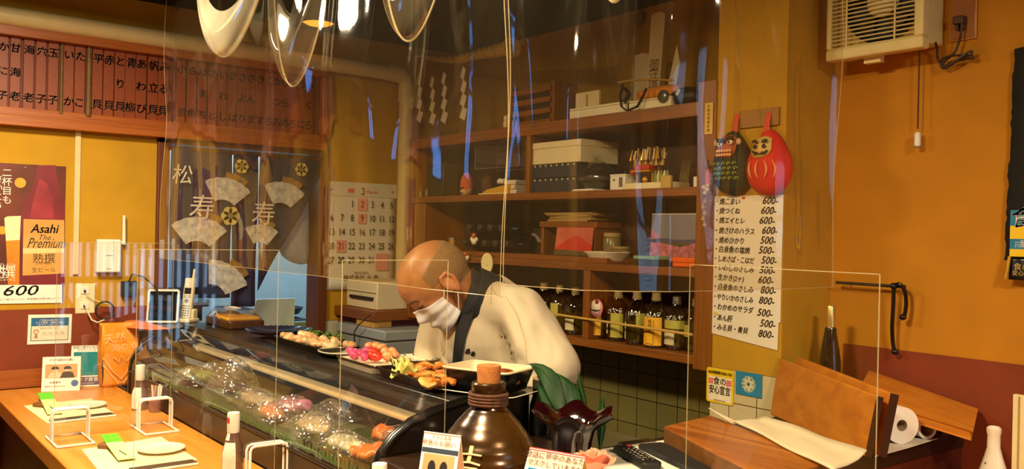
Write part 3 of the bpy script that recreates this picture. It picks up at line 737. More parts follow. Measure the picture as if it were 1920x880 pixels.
b = MB(); b.disc((.001, .024), .010, .003, 16); b.build('red_spot', M('dull_red', '#9c3a44', .7), t, solid=.0006)

# ------------------------------------------------------------------ shelf two: wine bottles lying in a stack
m_wine = M('dark_wine_glass', '#0c0d08', .15, coat=.6, var=.2)
zr = z3t+.0205
wc = [(850+i*28, 0) for i in range(5)]
lab_w = ['at the left end of the lower row', 'second from the left in the lower row', 'in the middle of the lower row', 'second from the right in the lower row', 'at the right end of the lower row']
def wine(x, z, label):
    t = thing('wine_bottle', label, 'bottle', fr((x, -.035, z), (1, 0, 0), (0, 0, 1), (0, -1, 0)), 'wine bottles lying on the middle shelf')
    b = MB(); b.lathe([(0, -.02), (.036, -.018), (.0365, .12), (.030, .14), (.015, .165), (.0135, .19)], 22); b.build('glass', m_wine, t)
    b = MB(); b.lathe([(.0145, .165), (.0155, .2), (.013, .203), (0, .203)], 16); b.build('capsule', M('capsule', '#3a2c26', .4, var=.3), t)
    return t
xw0 = ony(862, 470, YF).x+.02
for i in range(5): wine(xw0+.074*i, zr+.037, 'dark wine bottle lying '+lab_w[i])
for i in range(4): wine(xw0+.037+.074*i, zr+.037+.0642, 'dark wine bottle lying '+['leftmost', 'second from the left', 'second from the right', 'rightmost'][i]+' in the upper row of the stack')
# trinkets dangling on the shelf edge
def trinket(px, py, sc, label):
    P = ony(px, py, YF-.014)
    t = thing('doll_charm', label, 'charm', FB(P), 'small charms in front of the wine bottles')
    b = MB(); b.ell((0, -.012*sc, 0), (.013*sc, .013*sc, .010*sc)); b.ell((-.016*sc, -.004*sc, 0), (.007*sc, .009*sc, .006*sc)); b.ell((.016*sc, -.004*sc, 0), (.007*sc, .009*sc, .006*sc)); b.build('body', M('charm_white', '#e6dcc6', .7, var=.05), t)
    b = MB(); b.ell((0, .010*sc, .002), (.010*sc, .010*sc, .008*sc)); b.build('head', M('charm_red', '#c8603a', .6, var=.1), t)
    b = MB(); b.tube([(0, .018*sc, 0), (0, .05*sc, .008)], .0012, 5); b.build('thread', m_ink, t)
trinket(889, 447, 1.1, 'small white charm doll with a red head on the upper wine bottles')
trinket(873, 481, 1.0, 'small white charm with a red top beside the nape of the chef')
P = ony(914, 494, YF-.004)
t = thing('paper_fan', 'round cream paper fan disc behind the collar of the chef', 'fan', FB(P))
b = MB(); b.poly([(.039*math.cos(2*PI*k/28)*(1+.03*math.sin(k*3)), .043*math.sin(2*PI*k/28)) for k in range(28)], 0, .004); b.build('disc', M('cream_paper', '#f2e2a8', .7, var=.04), t)
b = MB(); b.text('い', .012, .002, -.008, .0045); b.tube([(0, -.03, .002), (0, -.075, .0)], .002, 6); b.build('handle', m_ink, t, smooth=False)
P = ony(846, 480, YF+.03)
t = thing('yellow_tin', 'small yellow tin at the left end of the middle shelf', 'tin', at((ony(848, 475, -.18).x, -.18, zr)))
b = MB(); b.lathe([(.018, 0), (.018, .05), (.0, .052)], 18); b.build('body', m_gold, t)
b = MB(); b.lathe([(.019, .045), (.019, .055), (0, .056)], 18); b.build('lid', m_steel, t)
# red poster card behind, red mountain card
def card(x0, y0, x1, y1, Y, tilt, label, m, nm='picture_card', base=None, cat='picture card'):
    c, w, h = boxB(x0, y0, x1, y1, Y)
    z = base if base is not None else c.z-h/2
    t = thing(nm, label, cat, Matrix.Translation((c.x, Y, z+.001)) @ fr((0, 0, 0), (1, 0, 0), (0, math.sin(tilt), math.cos(tilt)), (0, -math.cos(tilt), math.sin(tilt))))
    b = MB(); b.box((0, h/2, 0), (w, h, .004)); b.build('card', m, t, smooth=False)
    return t, w, h
t, w, h = card(966, 424, 1018, 470, -.10, .1, 'red and pale folded card propped between the wine bottles and the picture rack', M('card_black', '#1a1210', .6), base=zr)
b = MB(); b.poly([(-w*.5, h*.45), (-w*.05, h), (-w*.5, h)][::1], .0022, .0028); b.build('red_corner', M('card_red', '#b4362a', .6), t, smooth=False)
b = MB(); b.add([(w*(-.35+.8*k/8), h*(.5+.33*math.sin(PI*k/8)), .003) for k in range(9)]+[(w*.45, h*.45, .003), (-w*.35, h*.45, .003)], [tuple(range(11))]); b.build('pale_shape', M('card_grey', '#8a7a6a', .7, var=.2, scale=60), t, smooth=False)
t, w, h = card(1040, 433, 1108, 486, -.17, .12, 'red picture card of a mountain leaning on the wooden rack', M('card_pink', '#d0705a', .6, col2='#c05040', scale=8), base=zr)
b = MB(); b.poly([(-w*.5, h*.25), (-w*.2, h*.52), (w*.05, h*.72), (w*.15, h*.70), (w*.5, h*.38), (w*.5, h*.1), (-w*.5, h*.1)][::-1], .0022, .0028); b.build('mountain', M('mountain_red', '#d83020', .6, col2='#b42818', scale=14), t, smooth=False)
b = MB(); b.poly([(-w*.5, 0), (w*.5, 0), (w*.5, h*.12), (w*.1, h*.18), (-w*.5, h*.2)], .0024, .003); b.build('foreground', M('card_dull_green', '#5a4a26', .7, var=.3, scale=50), t, smooth=False)
# wooden rack with stacked papers
xa, xb = ony(1022, 440, -.12).x, ony(1129, 440, -.12).x
t = thing('wooden_rack', 'small wooden rack table holding a pile of papers on the middle shelf', 'rack', at((0, 0, zr)))
hz = z2b-z3t
b = MB(); b.b2((xa, -.15, hz*.46), (xb, -.02, hz*.56)); b.build('top', m_shelfwood, t, bevel=.002)
for x in (xa+.012, xb-.02):
    b = MB(); b.b2((x-.008, -.145, 0), (x+.008, -.025, hz*.46)); b.build('leg', m_shelfup, t, bevel=.002)
for i in range(6):
    b = MB(); w_ = (xb-xa)*random.uniform(.7, .95)
    b.box((0, 0, 0), (w_, .12, .0055)); 
    tag(b.build('paper_bundle', M('old_paper', '#a88a50', .8, var=.2, scale=8), M4=at(((xa+xb)/2+random.uniform(-.01, .01), -.085, zr+hz*.56+.003+i*.0058), random.uniform(-.06, .06)), bevel=.001),
        'yellowed paper bundle, '+['lowest', 'second from the bottom', 'third from the bottom', 'fourth from the bottom', 'second from the top', 'topmost'][i]+' of the pile on the wooden rack', 'paper', 'papers piled on the wooden rack')
# dish, jars, boxes, landscape
P = ony(1138, 486, -.17)
t = thing('oval_dish', 'white oblong serving dish in front of the jars on the middle shelf', 'dish', at((P.x, -.17, z3t+.0005)))
b = MB(); w_ = .079
b.lathe([(0, .006), (.7, .006), (.9, .03), (1.0, .038), (1.0, .041), (.88, .036), (.66, .010), (0, .010)], 32, fn=lambda r, z, a: (r*w_*(1/(abs(math.cos(a))**4+abs(math.sin(a)*1.25)**4)**.25), z), close=True)
b.build('bowl', M('white_china', '#e8e0c8', .2, var=.03, coat=.4), t)
b = MB(); b.box((0, 0, .003), (.07, .05, .006)); b.build('foot', M('dark_foot', '#20140c', .5), t, bevel=.002)
for i, (px, py) in enumerate(((1152, 487), (1176, 489))):
    P = ony(px, py, -.075+.02*i)
    t = thing('glass_jar', ['glass jar with a pale lid, left of the two jars behind the white dish', 'squat glass jar, right of the two jars behind the white dish'][i], 'jar', at((P.x, -.09+.0*i, z3t+.0005)), 'jars on the middle shelf')
    hh = [.11, .06][i]
    b = MB(); b.lathe([(.030, 0), (.034, .005), (.034, hh*.8), (.028, hh*.88)], 22); b.build('glass', M('dusty_glass', '#8a7a4e', .25, var=.1, alpha=.8), t)
    b = MB(); b.lathe([(.032, hh*.86), (.033, hh*.88), (.033, hh*.98), (.03, hh), (0, hh)], 22); b.build('lid', M('jar_lid', '#b09a64', .4, var=.1), t)
t, w, h = card(1219, 394, 1317, 492, -.12, .06, 'landscape picture of pink blossom fields and blue hills beside the right shelf post', M('sky_grey', '#8e8c9c', .5, col2='#74727e', scale=3), base=z3t, cat='picture')
b = MB(); b.poly([(-w*.5, h*.50), (-w*.25, h*.53), (0, h*.50), (w*.5, h*.52), (w*.5, h*.44), (-w*.5, h*.44)][::-1], .0022, .0026); b.build('hills', M('hills_blue', '#4a4870', .5), t, smooth=False)
b = MB(); b.poly([(-w*.5, 0), (w*.5, 0), (w*.5, h*.46), (-w*.1, h*.45), (-w*.3, h*.55), (-w*.5, h*.7)], .002, .0024); b.build('blossom', M('blossom_pink', '#e08098', .6, col2='#8a4a4a', scale=45), t, smooth=False)
b = MB(); b.poly([(-w*.3, h*.44), (w*.1, h*.36), (w*.3, h*.43), (-w*.1, h*.47)], .0026, .003); b.build('field', M('field_green', '#4a4a2c', .6, var=.3, scale=40), t, smooth=False)
b = MB(); b.box((0, h, 0), (w, .004, .006)); b.build('top_edge', m_paper, t, smooth=False)
P = ony(1222, 492, -.19); zb_ = z3t
t = thing('green_box', 'flat dark box with a pale green lid on the right of the middle shelf', 'box', at((P.x, -.19, zb_)))
b = MB(); b.box((0, 0, .011), (.098, .07, .022)); b.build('base', M('dark_green', '#0e1a16', .5), t, bevel=.002)
b = MB(); b.box((-.002, 0, .028), (.1, .074, .012)); b.build('lid', M('pale_green', '#7ea888', .5, var=.04), t, bevel=.002)
P = ony(1287, 492, -.19)
t = thing('orange_case', 'glossy orange case lying at the foot of the landscape picture', 'case', at((P.x, -.195, zb_)))
b = MB(); b.poly([(-.052, 0), (-.042, .016), (.048, .018), (.05, .014), (.05, -.014), (.048, -.018), (-.042, -.016)][::-1], .002, .034); b.build('shell', M('bright_orange', '#f0640a', .3, var=.05), t, bevel=.006, seg=3)
b = MB(); b.box((0, -.0175, .018), (.09, .002, .002)); b.build('seam', M('dark_orange', '#a83c04', .4), t)

# ------------------------------------------------------------------ shelf one
def bx(nm, x0, y0, x1, y1, Y, d, label, cat, mats, base, lid=None, bev=.002, group=None):
    c, w, h = boxB(x0, y0, x1, y1, Y)
    t = thing(nm, label, cat, at((c.x, Y+d/2, base)), group)
    hh = h if lid is None else h*(1-lid[0])
    b = MB(); b.box((0, 0, hh/2), (w*(.97 if lid else 1), d*(.97 if lid else 1), hh)); b.build('box', mats, t, bevel=bev)
    if lid:
        b = MB(); b.box((0, 0, hh+(h-hh)/2), (w, d, h-hh)); b.build('lid', lid[1], t, bevel=bev)
    return t, w, h
m_navybox = M('navy_box', '#1c2838', .6, var=.12, scale=30)
# two navy boxes, cream box on top (each a thing)
c, w, h = boxB(990, 303, 1062, 357, -.22)
for i in range(2):
    t = thing('navy_box', ['lower of two navy boxes with a dotted pale edge under the big cream box', 'upper of two navy boxes with a dotted pale edge under the big cream box'][i], 'box', at((c.x+.03, -.12, z2t+.0005+i*h*.49)), 'navy boxes on the second shelf')
    b = MB(); b.box((0, 0, h*.24), (w+.045, .2, h*.47)); b.build('box', m_navybox, t, bevel=.002)
    b = MB()
    for k in range(9): b.box((-w*.5-.018+k*(w+.03)/8, -.101, h*.43), (.007, .002, .007), Matrix.Rotation(PI/4, 3, 'Y'))
    b.build('dotted_edge', M('pale_dots', '#c8c09a', .5), t, smooth=False)
zc_ = z2t+.001+h*.98
cc, w2, h2 = boxB(990, 262, 1080, 300, -.22)
xr = ony(1140, 290, -.08).x
t = thing('cream_box', 'big cream lidded box on top of the navy boxes', 'box', at(((cc.x-w2/2+xr)/2, -.12, zc_)))
W_ = xr-(cc.x-w2/2)
b = MB(); b.box((0, 0, .03), (W_*.98, .195, .06)); b.build('box', m_cream, t, bevel=.003)
b = MB(); b.box((0, 0, .0725), (W_, .2, .025)); b.build('lid', m_cream, t, bevel=.003)
P = ony(1100, 352, -.2)
t = thing('wrapped_bundle', 'black bundle in a clear plastic bag tied at the top on the second shelf', 'bag', at((P.x+.01, -.16, z2t+.008)))
b = MB(); b.ell((0, 0, .04), (.075, .06, .04), 20, 12, fn=lambda p: p*(1+.08*noise.noise(p*40))); b.build('bundle', M('bundle_black', '#0e0c0b', .4, var=.3), t)
b = MB(); b.ell((0, 0, .042), (.082, .068, .046), 22, 14, fn=lambda p: p*(1+.12*noise.noise(p*30))+Vector((0, 0, .0 if p.z < .03 else (p.z-.03)*1.2))); b.build('wrap', m_clear, t)
b = MB(); b.lathe([(.004, .095), (.008, .105), (.018, .125)], 10); b.build('knot', m_clear, t)
for i in range(2):
    b = MB(); P = ony(1100, 352, -.215); b.box((0, 0, 0), (.12-.02*i, .07, .003))
    tag(b.build('paper_sheet', m_paper, M4=at((P.x, -.20, z2t+.002+i*.0034), .05*(i-.5))), ['lower white paper sheet under the wrapped black bundle', 'upper white paper sheet under the wrapped black bundle'][i], 'paper', 'sheets on the second shelf')
bx('black_case', 1130, 308, 1172, 350, -.075, .055, 'black case behind the white clock box on the second shelf', 'case', m_blackm, z2t, lid=(.25, m_black))
t, w, h = bx('clock_box', 1143, 324, 1172, 354, -.21, .06, 'small white box with a printed mark left of the gold ornament', 'box', m_white, z2t, lid=(.12, m_white))
b = MB(); b.box((-w*.22, -.0305, h*.65), (.008, .001, .008)); b.box((w*.22, -.0305, h*.5), (.016, .001, h*.6)); b.build('printed_mark', M('grey_mark', '#6a6256', .6), t, smooth=False)
# gold festive ornament on its white base
P0, P1 = ony(1174, 352, -.2), ony(1265, 350, -.2)
t = thing('festive_ornament', 'gold and red festive shelf ornament with paper cords on a long cream base', 'ornament', at(((P0.x+P1.x)/2, -.17, z2t)))
W_ = P1.x-P0.x
b = MB(); b.box((0, 0, .011), (W_, .09, .022)); b.build('base', m_cream, t, bevel=.002)
b = MB(); b.box((W_*.40, -.045, .021), (W_*.2, .01, .042)); b.build('base_block', M('tan_block', '#b99a52', .6), t, bevel=.001)
b = MB()
for sx in (-.3, .02): b.tube([(W_*sx, -.02, .022), (W_*sx, -.02, .062)], .005, 8)
b.box((-W_*.14, -.02, .062), (W_*.38, .05, .006)); b.tube([(-W_*.36, -.02, .075), (-W_*.33, -.025, .10), (-W_*.38, -.02, .12)], .006, 8)
b.ell((-W_*.14, -.02, .034), (.012, .01, .012)); b.build('gold_stand', m_gold, t)
b = MB(); b.box((-W_*.14, -.02, .075), (W_*.30, .04, .018)); b.ell((-W_*.36, -.03, .06), (.012, .012, .012)); b.build('red_cushion', M('ornament_red', '#b82a1a', .5, var=.1), t, bevel=.003)
random.seed(3)
for k in range(16):
    b = MB(); x = -W_*.32+W_*.55*k/15; a = random.uniform(-.5, .5)
    b.tube([(x, -.02, .08), (x+.02*a, -.025+.02*random.random(), .105+.02*random.random()), (x+.05*a, -.03, .125+.018*random.random()), (x+.07*a, -.035, .10)], .003, 5)
    b.build('paper_cord', [m_gold, M('cord_tan', '#a3824a', .6, var=.2), M('cord_white', '#d8c8a0', .6)][k % 3], t)
b = MB(); b.tube([(-W_*.2, 0, .135), (.0, 0, .142), (W_*.12, 0, .132)], .006, 8); b.tube([(W_*.05, 0, .02), (W_*.10, 0, .12)], .012, 8); b.build('branch', M('branch_brown', '#5a3c1c', .7, var=.2), t)
for k in range(5):
    x = W_*(.10+.06*k)
    b = MB(); b.lathe([(.007, 0), (.008, .02), (.004, .035), (.003, .04)], 10, x, -.025, .022); tag(b.build('figurine', M('fig_pale' if k % 2 else 'fig_green', '#cbbf7a' if k % 2 else '#6f7a40', .5), t), None)
# dark tassels beside it
b = MB(); P = ony(1268, 345, -.15)
for k in range(5): b.tube([(.008*k-.016, .003*(k % 2), .02), (.008*k-.018, 0, .06), (.008*k-.012, .004, .115)], [.006, .004, .003], 6)
o = b.build('dried_stalks', M('dried_stalk', '#6a5a34', .7, var=.4, scale=60), M4=at((P.x+.01, -.12, z2t-.018))); tag(o, 'upright bunch of dried stalks between the ornament and the white device', 'dried plant')
# white device at the right end
P = ony(1309, 345, -.2)
t = thing('white_device', 'white thermometer device with a dark window standing on a white box by the shelf post', 'device', at((P.x-.004, -.17, z2t)))
b = MB(); b.box((.0, 0, .018), (.042, .05, .036)); b.build('base', m_white, t, bevel=.002)
b = MB(); b.box((.004, 0, .063), (.034, .03, .054)); b.build('body', m_white, t, bevel=.003)
b = MB(); b.box((.002, -.0155, .066), (.010, .001, .012)); b.box((.004, 0, .098), (.034, .028, .016)); b.build('dark_window', m_blackm, t, bevel=.001)
# left part of shelf one
P = ony(868, 362, -.17); 
t = thing('strawberry_doll', 'pink peaked plush figure with a pale face on the left of the second shelf', 'plush toy', at((P.x, -.15, z2t)))
b = MB(); b.ell((0, 0, .035), (.028, .024, .036), 18, 12); b.ell((0, -.008, .02), (.024, .024, .02), 14, 10); b.build('body', M('plush_pale', '#c8a070', .9, var=.1), t)
b = MB(); b.lathe([(.027, .03), (.030, .05), (.026, .08), (.014, .102), (0, .108)], 18); b.build('hood', M('plush_pink', '#d0603e', .9, var=.12), t)
b = MB(); b.tube([(-.014, -.028, .04), (-.005, -.031, .032), (.004, -.031, .036), (.016, -.027, .04)], .0025, 6); b.tube([(-.012, -.033, .018), (.012, -.033, .014)], .003, 6); b.build('face_marks', M('plush_brown', '#4a2a1a', .9), t)
P = ony(900, 362, -.17)
b = MB(); b.ell((0, 0, .045), (.030, .028, .046), 24, 16, fn=lambda p: p*(1+.10*noise.noise(p*90))); 
t = thing('fur_ball', 'brown furry ornament right of the pink plush figure', 'ornament', at((P.x, -.13, z2t))); b.build('body', M('fur_brown', '#5a3c1c', .95, var=.4, scale=80), t)
b = MB(); b.tube([(.0, 0, .085), (.006, 0, .10), (.016, .0, .098)], .004, 6); b.build('tail', _M['fur_brown'], t)
c, w, h = boxB(905, 340, 945, 362, -.2)
t = thing('yellow_booklet', 'yellow booklet lying tilted on a pile at the middle of the second shelf', 'booklet', at((c.x+.01, -.15, z2t)))
b = MB(); b.poly([(-w*.65, .0), (w*.7, .0), (w*.75, .042), (-w*.3, .022)], -.06, .06); b.build('pages', M('yellow_cover', '#d2a02c', .6, var=.08), t, M4=Matrix.Rotation(PI/2, 4, 'X'), bevel=.002)
b = MB(); b.b2((-w*.66, -.062, .0), (w*.7, .062, .007)); b.build('cover', M('cream_cover', '#e2cf8c', .6), t)
for i in range(3):
    P = ony(965, 362, -.17)
    b = MB(); b.box((0, 0, 0), (.085-.006*i, .12, .018))
    tag(b.build('envelope_stack', M('white_env', '#d8ccb4', .7, var=.04), M4=at((P.x, -.14, z2t+.010+i*.0195), [.03, -.05, .04][i]), bevel=.003), ['lowest', 'middle', 'topmost'][i]+' white envelope bundle of the pile beside the navy boxes', 'envelopes', 'white envelope bundles on the second shelf')
P = ony(935, 338, -.17)
t = thing('paper_flower', 'crumpled white paper flower on the yellow booklet', 'ornament', at((P.x, -.15, z2t+.045)))
b = MB()
for k in range(9): a = 2*PI*k/9; b.ell((.013*math.cos(a), .013*math.sin(a), .012+.004*(k % 2)), (.011, .011, .010), 10, 6)
b.build('petals', m_paper, t)
b = MB(); b.ell((0, 0, .02), (.008, .008, .006), 10, 6); b.build('centre', m_cream, t)
# glass cabinet pieces at far left
c, w, h = boxB(838, 306, 868, 362, -.08)
bx('glass_case', 780, 300, 832, 362, -.16, .08, 'dim greenish glass case at the left end of the second shelf', 'case', M('dim_glass', '#3e3820', .25, var=.2), z2t, lid=(.08, m_dark))
for i, (px, s_) in enumerate(((782, 1), (792, .8), (803, .7))):
    P = ony(px, 360, -.19); b = MB(); b.lathe([(.012*s_, 0), (.013*s_, .02), (.006*s_, .035), (.009*s_, .05*s_), (0, .06*s_)], 12)
    tag(b.build('small_figurine', M('dim_fig', '#7a6040', .5, var=.3), M4=at((P.x+.02, -.21, z2t))), ['tallest, left', 'middle', 'smallest, right'][i]+' of the three dim figurines in front of the glass case', 'figurine', 'figurines at the left of the second shelf')
# acrylic stand above envelopes: clear box
c, w, h = boxB(898, 268, 980, 315, -.16)
t = thing('clear_display_box', 'clear empty display box above the yellow booklet', 'display box', at((c.x, -.12, c.z)))
b = MB(); b.box((0, 0, 0), (w, .12, h)); b.build('panes', m_clear, t, smooth=False)
b = MB()
for sx in (-1, 1):
    for sy in (-1, 1): b.tube([(sx*w/2, sy*.06, -h/2), (sx*w/2, sy*.06, h/2)], .0012, 5)
for sz in (-1, 1):
    for sy in (-1, 1): b.tube([(-w/2, sy*.06, sz*h/2), (w/2, sy*.06, sz*h/2)], .0012, 5)
b.build('edges', m_acryedge, t)
# ------------------------------------------------------------------ top of the shelf unit
zt1 = z1t
t = thing('slatted_crate', 'dark slatted wooden crate on top of the shelf unit', 'crate', at((ony(1020, 225, -.05).x, -.06, zt1)))
c, w, h = boxB(985, 152, 1066, 238, -.12)
for k in range(4):
    b = MB(); b.b2((-w/2, -.075, .012+k*h*.24), (w/2, -.063, .012+k*h*.24+h*.12)); b.build('slat', m_shelfwood, t, bevel=.002)
for sx in (-1, 1):
    b = MB(); b.b2((sx*w/2-.012, -.063, 0), (sx*w/2+.012, .06, h)); b.build('side', m_shelfup, t, bevel=.002)
b = MB(); b.b2((-w/2, .05, 0), (w/2, .06, h)); b.build('back', m_dark, t, smooth=False)
b = MB(); b.b2((-w/2, -.06, 0), (w/2, .05, .01)); b.build('bottom', m_dark, t, smooth=False)
P = ony(946, 240, -.2)
t = thing('lucky_figurine', 'small white and orange figurine at the front edge of the top shelf', 'figurine', at((P.x, -.19, zt1)))
b = MB(); b.ell((0, 0, .02), (.016, .014, .022)); b.ell((0, -.003, .046), (.012, .011, .012)); b.build('body', M('fig_white', '#e2d2a8', .4), t)
b = MB(); b.ell((.012, 0, .022), (.010, .012, .018)); b.add([(-.011, 0, .054), (-.004, 0, .056), (-.009, 0, .068)], [(0, 1, 2)]); b.add([(.011, 0, .054), (.004, 0, .056), (.009, 0, .068)], [(0, 2, 1)]); b.build('orange_cloth', M('fig_orange', '#d8841c', .5), t)
for i, px in enumerate((962, 970)):
    P = ony(px, 240, -.2); b = MB(); b.lathe([(.007, 0), (.009, .01), (.006, .022), (.007, .03), (0, .034)], 12)
    tag(b.build('tiny_figurine', M('fig_red', '#8a5a3a', .5, var=.3), M4=at((P.x, -.2, zt1))), ['left', 'right'][i]+' tiny brown figurine beside the white and orange figurine', 'figurine', 'tiny figurines on the top shelf')
# white box with talisman, orange bundle, black bag
c, w, h = boxB(1068, 188, 1180, 218, -.2)
t = thing('white_carton', 'long low white carton at the front of the top shelf', 'carton', at((c.x, -.15, zt1)))
b = MB(); b.box((0, 0, .022), (w, .1, .044)); b.build('carton', M('white_card', '#e4d8b8', .7, var=.05), t, bevel=.002)
b = MB(); b.box((0, -.0505, .036), (w, .001, .002)); b.build('lid_line', M('grey_line', '#8a7a58', .7), t, smooth=False)
c, w, h = boxB(1076, 157, 1120, 212, -.10)
t = thing('shrine_card', 'upright cream card standing behind the long white carton', 'card', at((c.x, -.085, zt1)))
b = MB(); b.box((0, 0, h*.55), (w, .012, h*1.1)); b.build('card', M('cream_card', '#e2cd9c', .7, var=.04), t, bevel=.001)
b = MB(); b.box((0, -.007, h*.8), (w*.06, .001, h*.4)); b.build('printed_line', M('tan_line', '#a8854e', .7), t, smooth=False)
c, w, h = boxB(1176, 158, 1258, 208, -.20)
t = thing('wide_carton', 'white carton under the orange bundle on the top shelf', 'carton', at((c.x, -.15, zt1)))
b = MB(); b.box((0, 0, .02), (w, .10, .04)); b.build('carton', _M['white_card'], t, bevel=.002)
b = MB(); b.box((0, -.0505, .034), (w, .001, .002)); b.build('lid_line', _M['grey_line'], t, smooth=False)
P = ony(1215, 172, -.17)
t = thing('orange_roll', 'orange cloth roll lying on the wide white carton', 'roll', at((c.x, -.15, zt1+.0405)))
b = MB(); b.tube([(-w*.44, 0, .022), (-w*.2, 0, .024), (w*.2, 0, .024), (w*.5, 0, .022)], [.018, .024, .024, .02], 14); b.build('cloth', M('orange_cloth', '#c97a22', .8, var=.15, scale=20, bump=.2), t)
b = MB(); b.tube([(-w*.46, 0, .022), (-w*.47, 0, .022)], .012, 12); b.build('roll_end', m_dark, t)
# handbag: strap and flap
P0 = ony(1150, 190, -.1)
t = thing('black_bag', 'black handbag with looped straps lying along the top shelf', 'bag', at((ony(1240, 195, -.06).x, -.06, zt1)))
b = MB(); pts = [(-.16, 0), (-.15, .05), (-.09, .085), (-.03, .095), (.05, .07), (.12, .06), (.17, .05), (.18, .0)]
b.poly(pts[::-1], -.05, .0); b.build('body', M('bag_black', '#0f0d0c', .5, var=.3), t, M4=Matrix.Rotation(PI/2, 4, 'X'), bevel=.015, seg=3)
q = ony(1180, 200, -.205)
b = MB(); ox = ony(1240, 195, -.06).x
def LB(px, py, Y): P = ony(px, py, Y); return (P.x-ox, Y+.06, P.z-zt1)
b.tube([LB(1168, 158, -.20), LB(1163, 180, -.215), LB(1165, 200, -.22), LB(1176, 208, -.22), LB(1195, 200, -.22), LB(1204, 184, -.215), LB(1212, 166, -.2)], .006, 8, flat=.5)
b.tube([LB(1172, 166, -.205), LB(1180, 176, -.21), LB(1170, 192, -.215)], .010, 8, flat=.5); b.build('strap', m_blackm, t)
b = MB(); b.tube([LB(1160, 155, -.2), LB(1190, 150, -.2), LB(1230, 149, -.2), LB(1262, 151, -.2)], .006, 8, flat=.6); b.build('gold_trim', M('tan_trim', '#b08a48', .5), t)
c, w, h = boxB(1258, 150, 1318, 192, -.16)
t = thing('camera_pouch', 'black pouch with a tan tag at the right end of the top shelf', 'pouch', at((c.x-.005, -.15, zt1)))
b = MB(); b.ell((0, 0, .035), (w*.5, .045, .036), 18, 12, fn=lambda p: Vector((p.x, p.y, p.z if p.z > -.03 else -.03))); b.build('body', M('pouch_black', '#121010', .5, var=.3), t)
b = MB(); b.lathe([(.02, 0), (.022, .004), (.022, .012), (.018, .014), (0, .014)], 20); b.build('lens_disc', M('lens_grey', '#4a4a3a', .2, var=.2), t, M4=Matrix.Translation((-w*.42, -.045, .04)) @ Matrix.Rotation(PI/2, 4, 'X'))
b = MB(); b.box((.0, -.046, .048), (.022, .003, .010), Matrix.Rotation(-.9, 3, 'Y')); b.build('tan_tag', M('tag_tan', '#d8b878', .6), t)
# talisman papers standing against the wall behind
def paper_strip(x0, y0, x1, y1, Y, label, nm, cat, lean=0.0, text_=None, taper=0):
    T = ony(x1, y1, Y); B = ony(x0, y0, Y); w = abs(ony(x1+14, y1, Y).x-ony(x1-12, y1, Y).x)
    B.z = z1t+.001 if Y > -.0 else B.z; h = T.z-B.z; dx = T.x-B.x
    t = thing(nm, label, cat, FB(Vector((B.x, Y, B.z))))
    b = MB()
    if taper: b.poly([(-w*.4, 0), (w*.4, 0), (dx+w*.25, h*.75), (dx+.0, h)], 0, .003)
    else: b.poly([(-w*.45, 0), (w*.45, 0), (dx+w*.55, h*.97), (dx+w*.1, h), (dx-w*.45, h*.985)], 0, .003)
    b.build('paper', M('talisman_paper', '#d8c49a', .8, var=.05), t, smooth=False)
    if text_:
        b = MB()
        for i, ch in enumerate(text_): f_ = .52-.085*i; b.text(ch, w*.75, dx*f_, h*f_, .004)
        b.build('brush_writing', M('faded_ink', '#8a5a34', .7), t, smooth=False)
    return t
paper_strip(1222, 170, 1234, 22, .10, 'tall white talisman paper with brushed characters standing on the top shelf', 'talisman', 'talisman', text_='御守護札')
paper_strip(1250, 165, 1270, 84, .02, 'pointed white paper strip right of the tall talisman', 'paper_strip', 'paper strip', taper=1)
paper_strip(1200, 170, 1203, 100, .14, 'small plain paper strip left of the tall talisman', 'paper_strip', 'paper strip')
b = MB(); P = ony(1201, 35, YC-.01); b.lathe([(.028, 0), (.03, .008), (.026, .018), (0, .02)], 24)
tag(b.build('round_ornament', M('olive_disc', '#7a6a2c', .6), M4=fr(P, (1, 0, 0), (0, 0, 1), (0, -1, 0))), 'round dull disc on the wall above the top shelf', 'wall disc')
# shimenawa rope with paper streamers
t = thing('straw_rope', 'twisted straw festival rope with a cut end hanging above the shelf unit', 'rope')
A = ony(775, 102, -.02); B = ony(845, 112, -.10); Cc = ony(905, 100, -.18); D = ony(955, 90, -.26)
pts = []
ctrl = [A, B, Cc, D]
for k in range(41):
    u = k/40*3; i = min(int(u), 2); f_ = u-i
    p0, p1, p2, p3 = ctrl[max(i-1, 0)], ctrl[i], ctrl[i+1], ctrl[min(i+2, 3)]
    pts.append(.5*((2*p1)+(-p0+p2)*f_+(2*p0-5*p1+4*p2-p3)*f_**2+(-p0+3*p1-3*p2+p3)*f_**3))
m_straw = M('straw', '#b08a30', .85, var=.3, scale=60, bump=.3)
for s in range(3):
    b = MB(); q = []; rr = []
    for k, p in enumerate(pts):
        R_ = .008+.016*k/40; a = k*.85+s*2*PI/3
        tn = (pts[min(k+1, 40)]-pts[max(k-1, 0)]).normalized(); n1 = tn.cross(Vector((0, 0, 1))).normalized(); n2 = tn.cross(n1)
        q.append(p+n1*R_*math.cos(a)*.6+n2*R_*math.sin(a)*.6); rr.append(R_*.8)
    b.tube(q, rr, 10); b.build('strand', m_straw, t)
b = MB(); tn = (pts[-1]-pts[-3]).normalized()
b.tube([pts[-1]-tn*.03, pts[-1]+tn*.0, pts[-1]+tn*.025], [.028, .036, .040], 20); b.build('bound_end', m_straw, t)
b = MB(); random.seed(5)
for k in range(40):
    a = random.uniform(0, 2*PI); r_ = .034*math.sqrt(random.random()); n1 = tn.cross(Vector((0, 0, 1))).normalized(); n2 = tn.cross(n1)
    p = pts[-1]+tn*.02+n1*r_*math.cos(a)+n2*r_*math.sin(a); b.tube([p, p+tn*(.012+.01*random.random())], .0022, 5)
b.build('straw_ends', m_straw, t)
m_shide = M('shide_paper', '#e2d8c0', .8, var=.02)
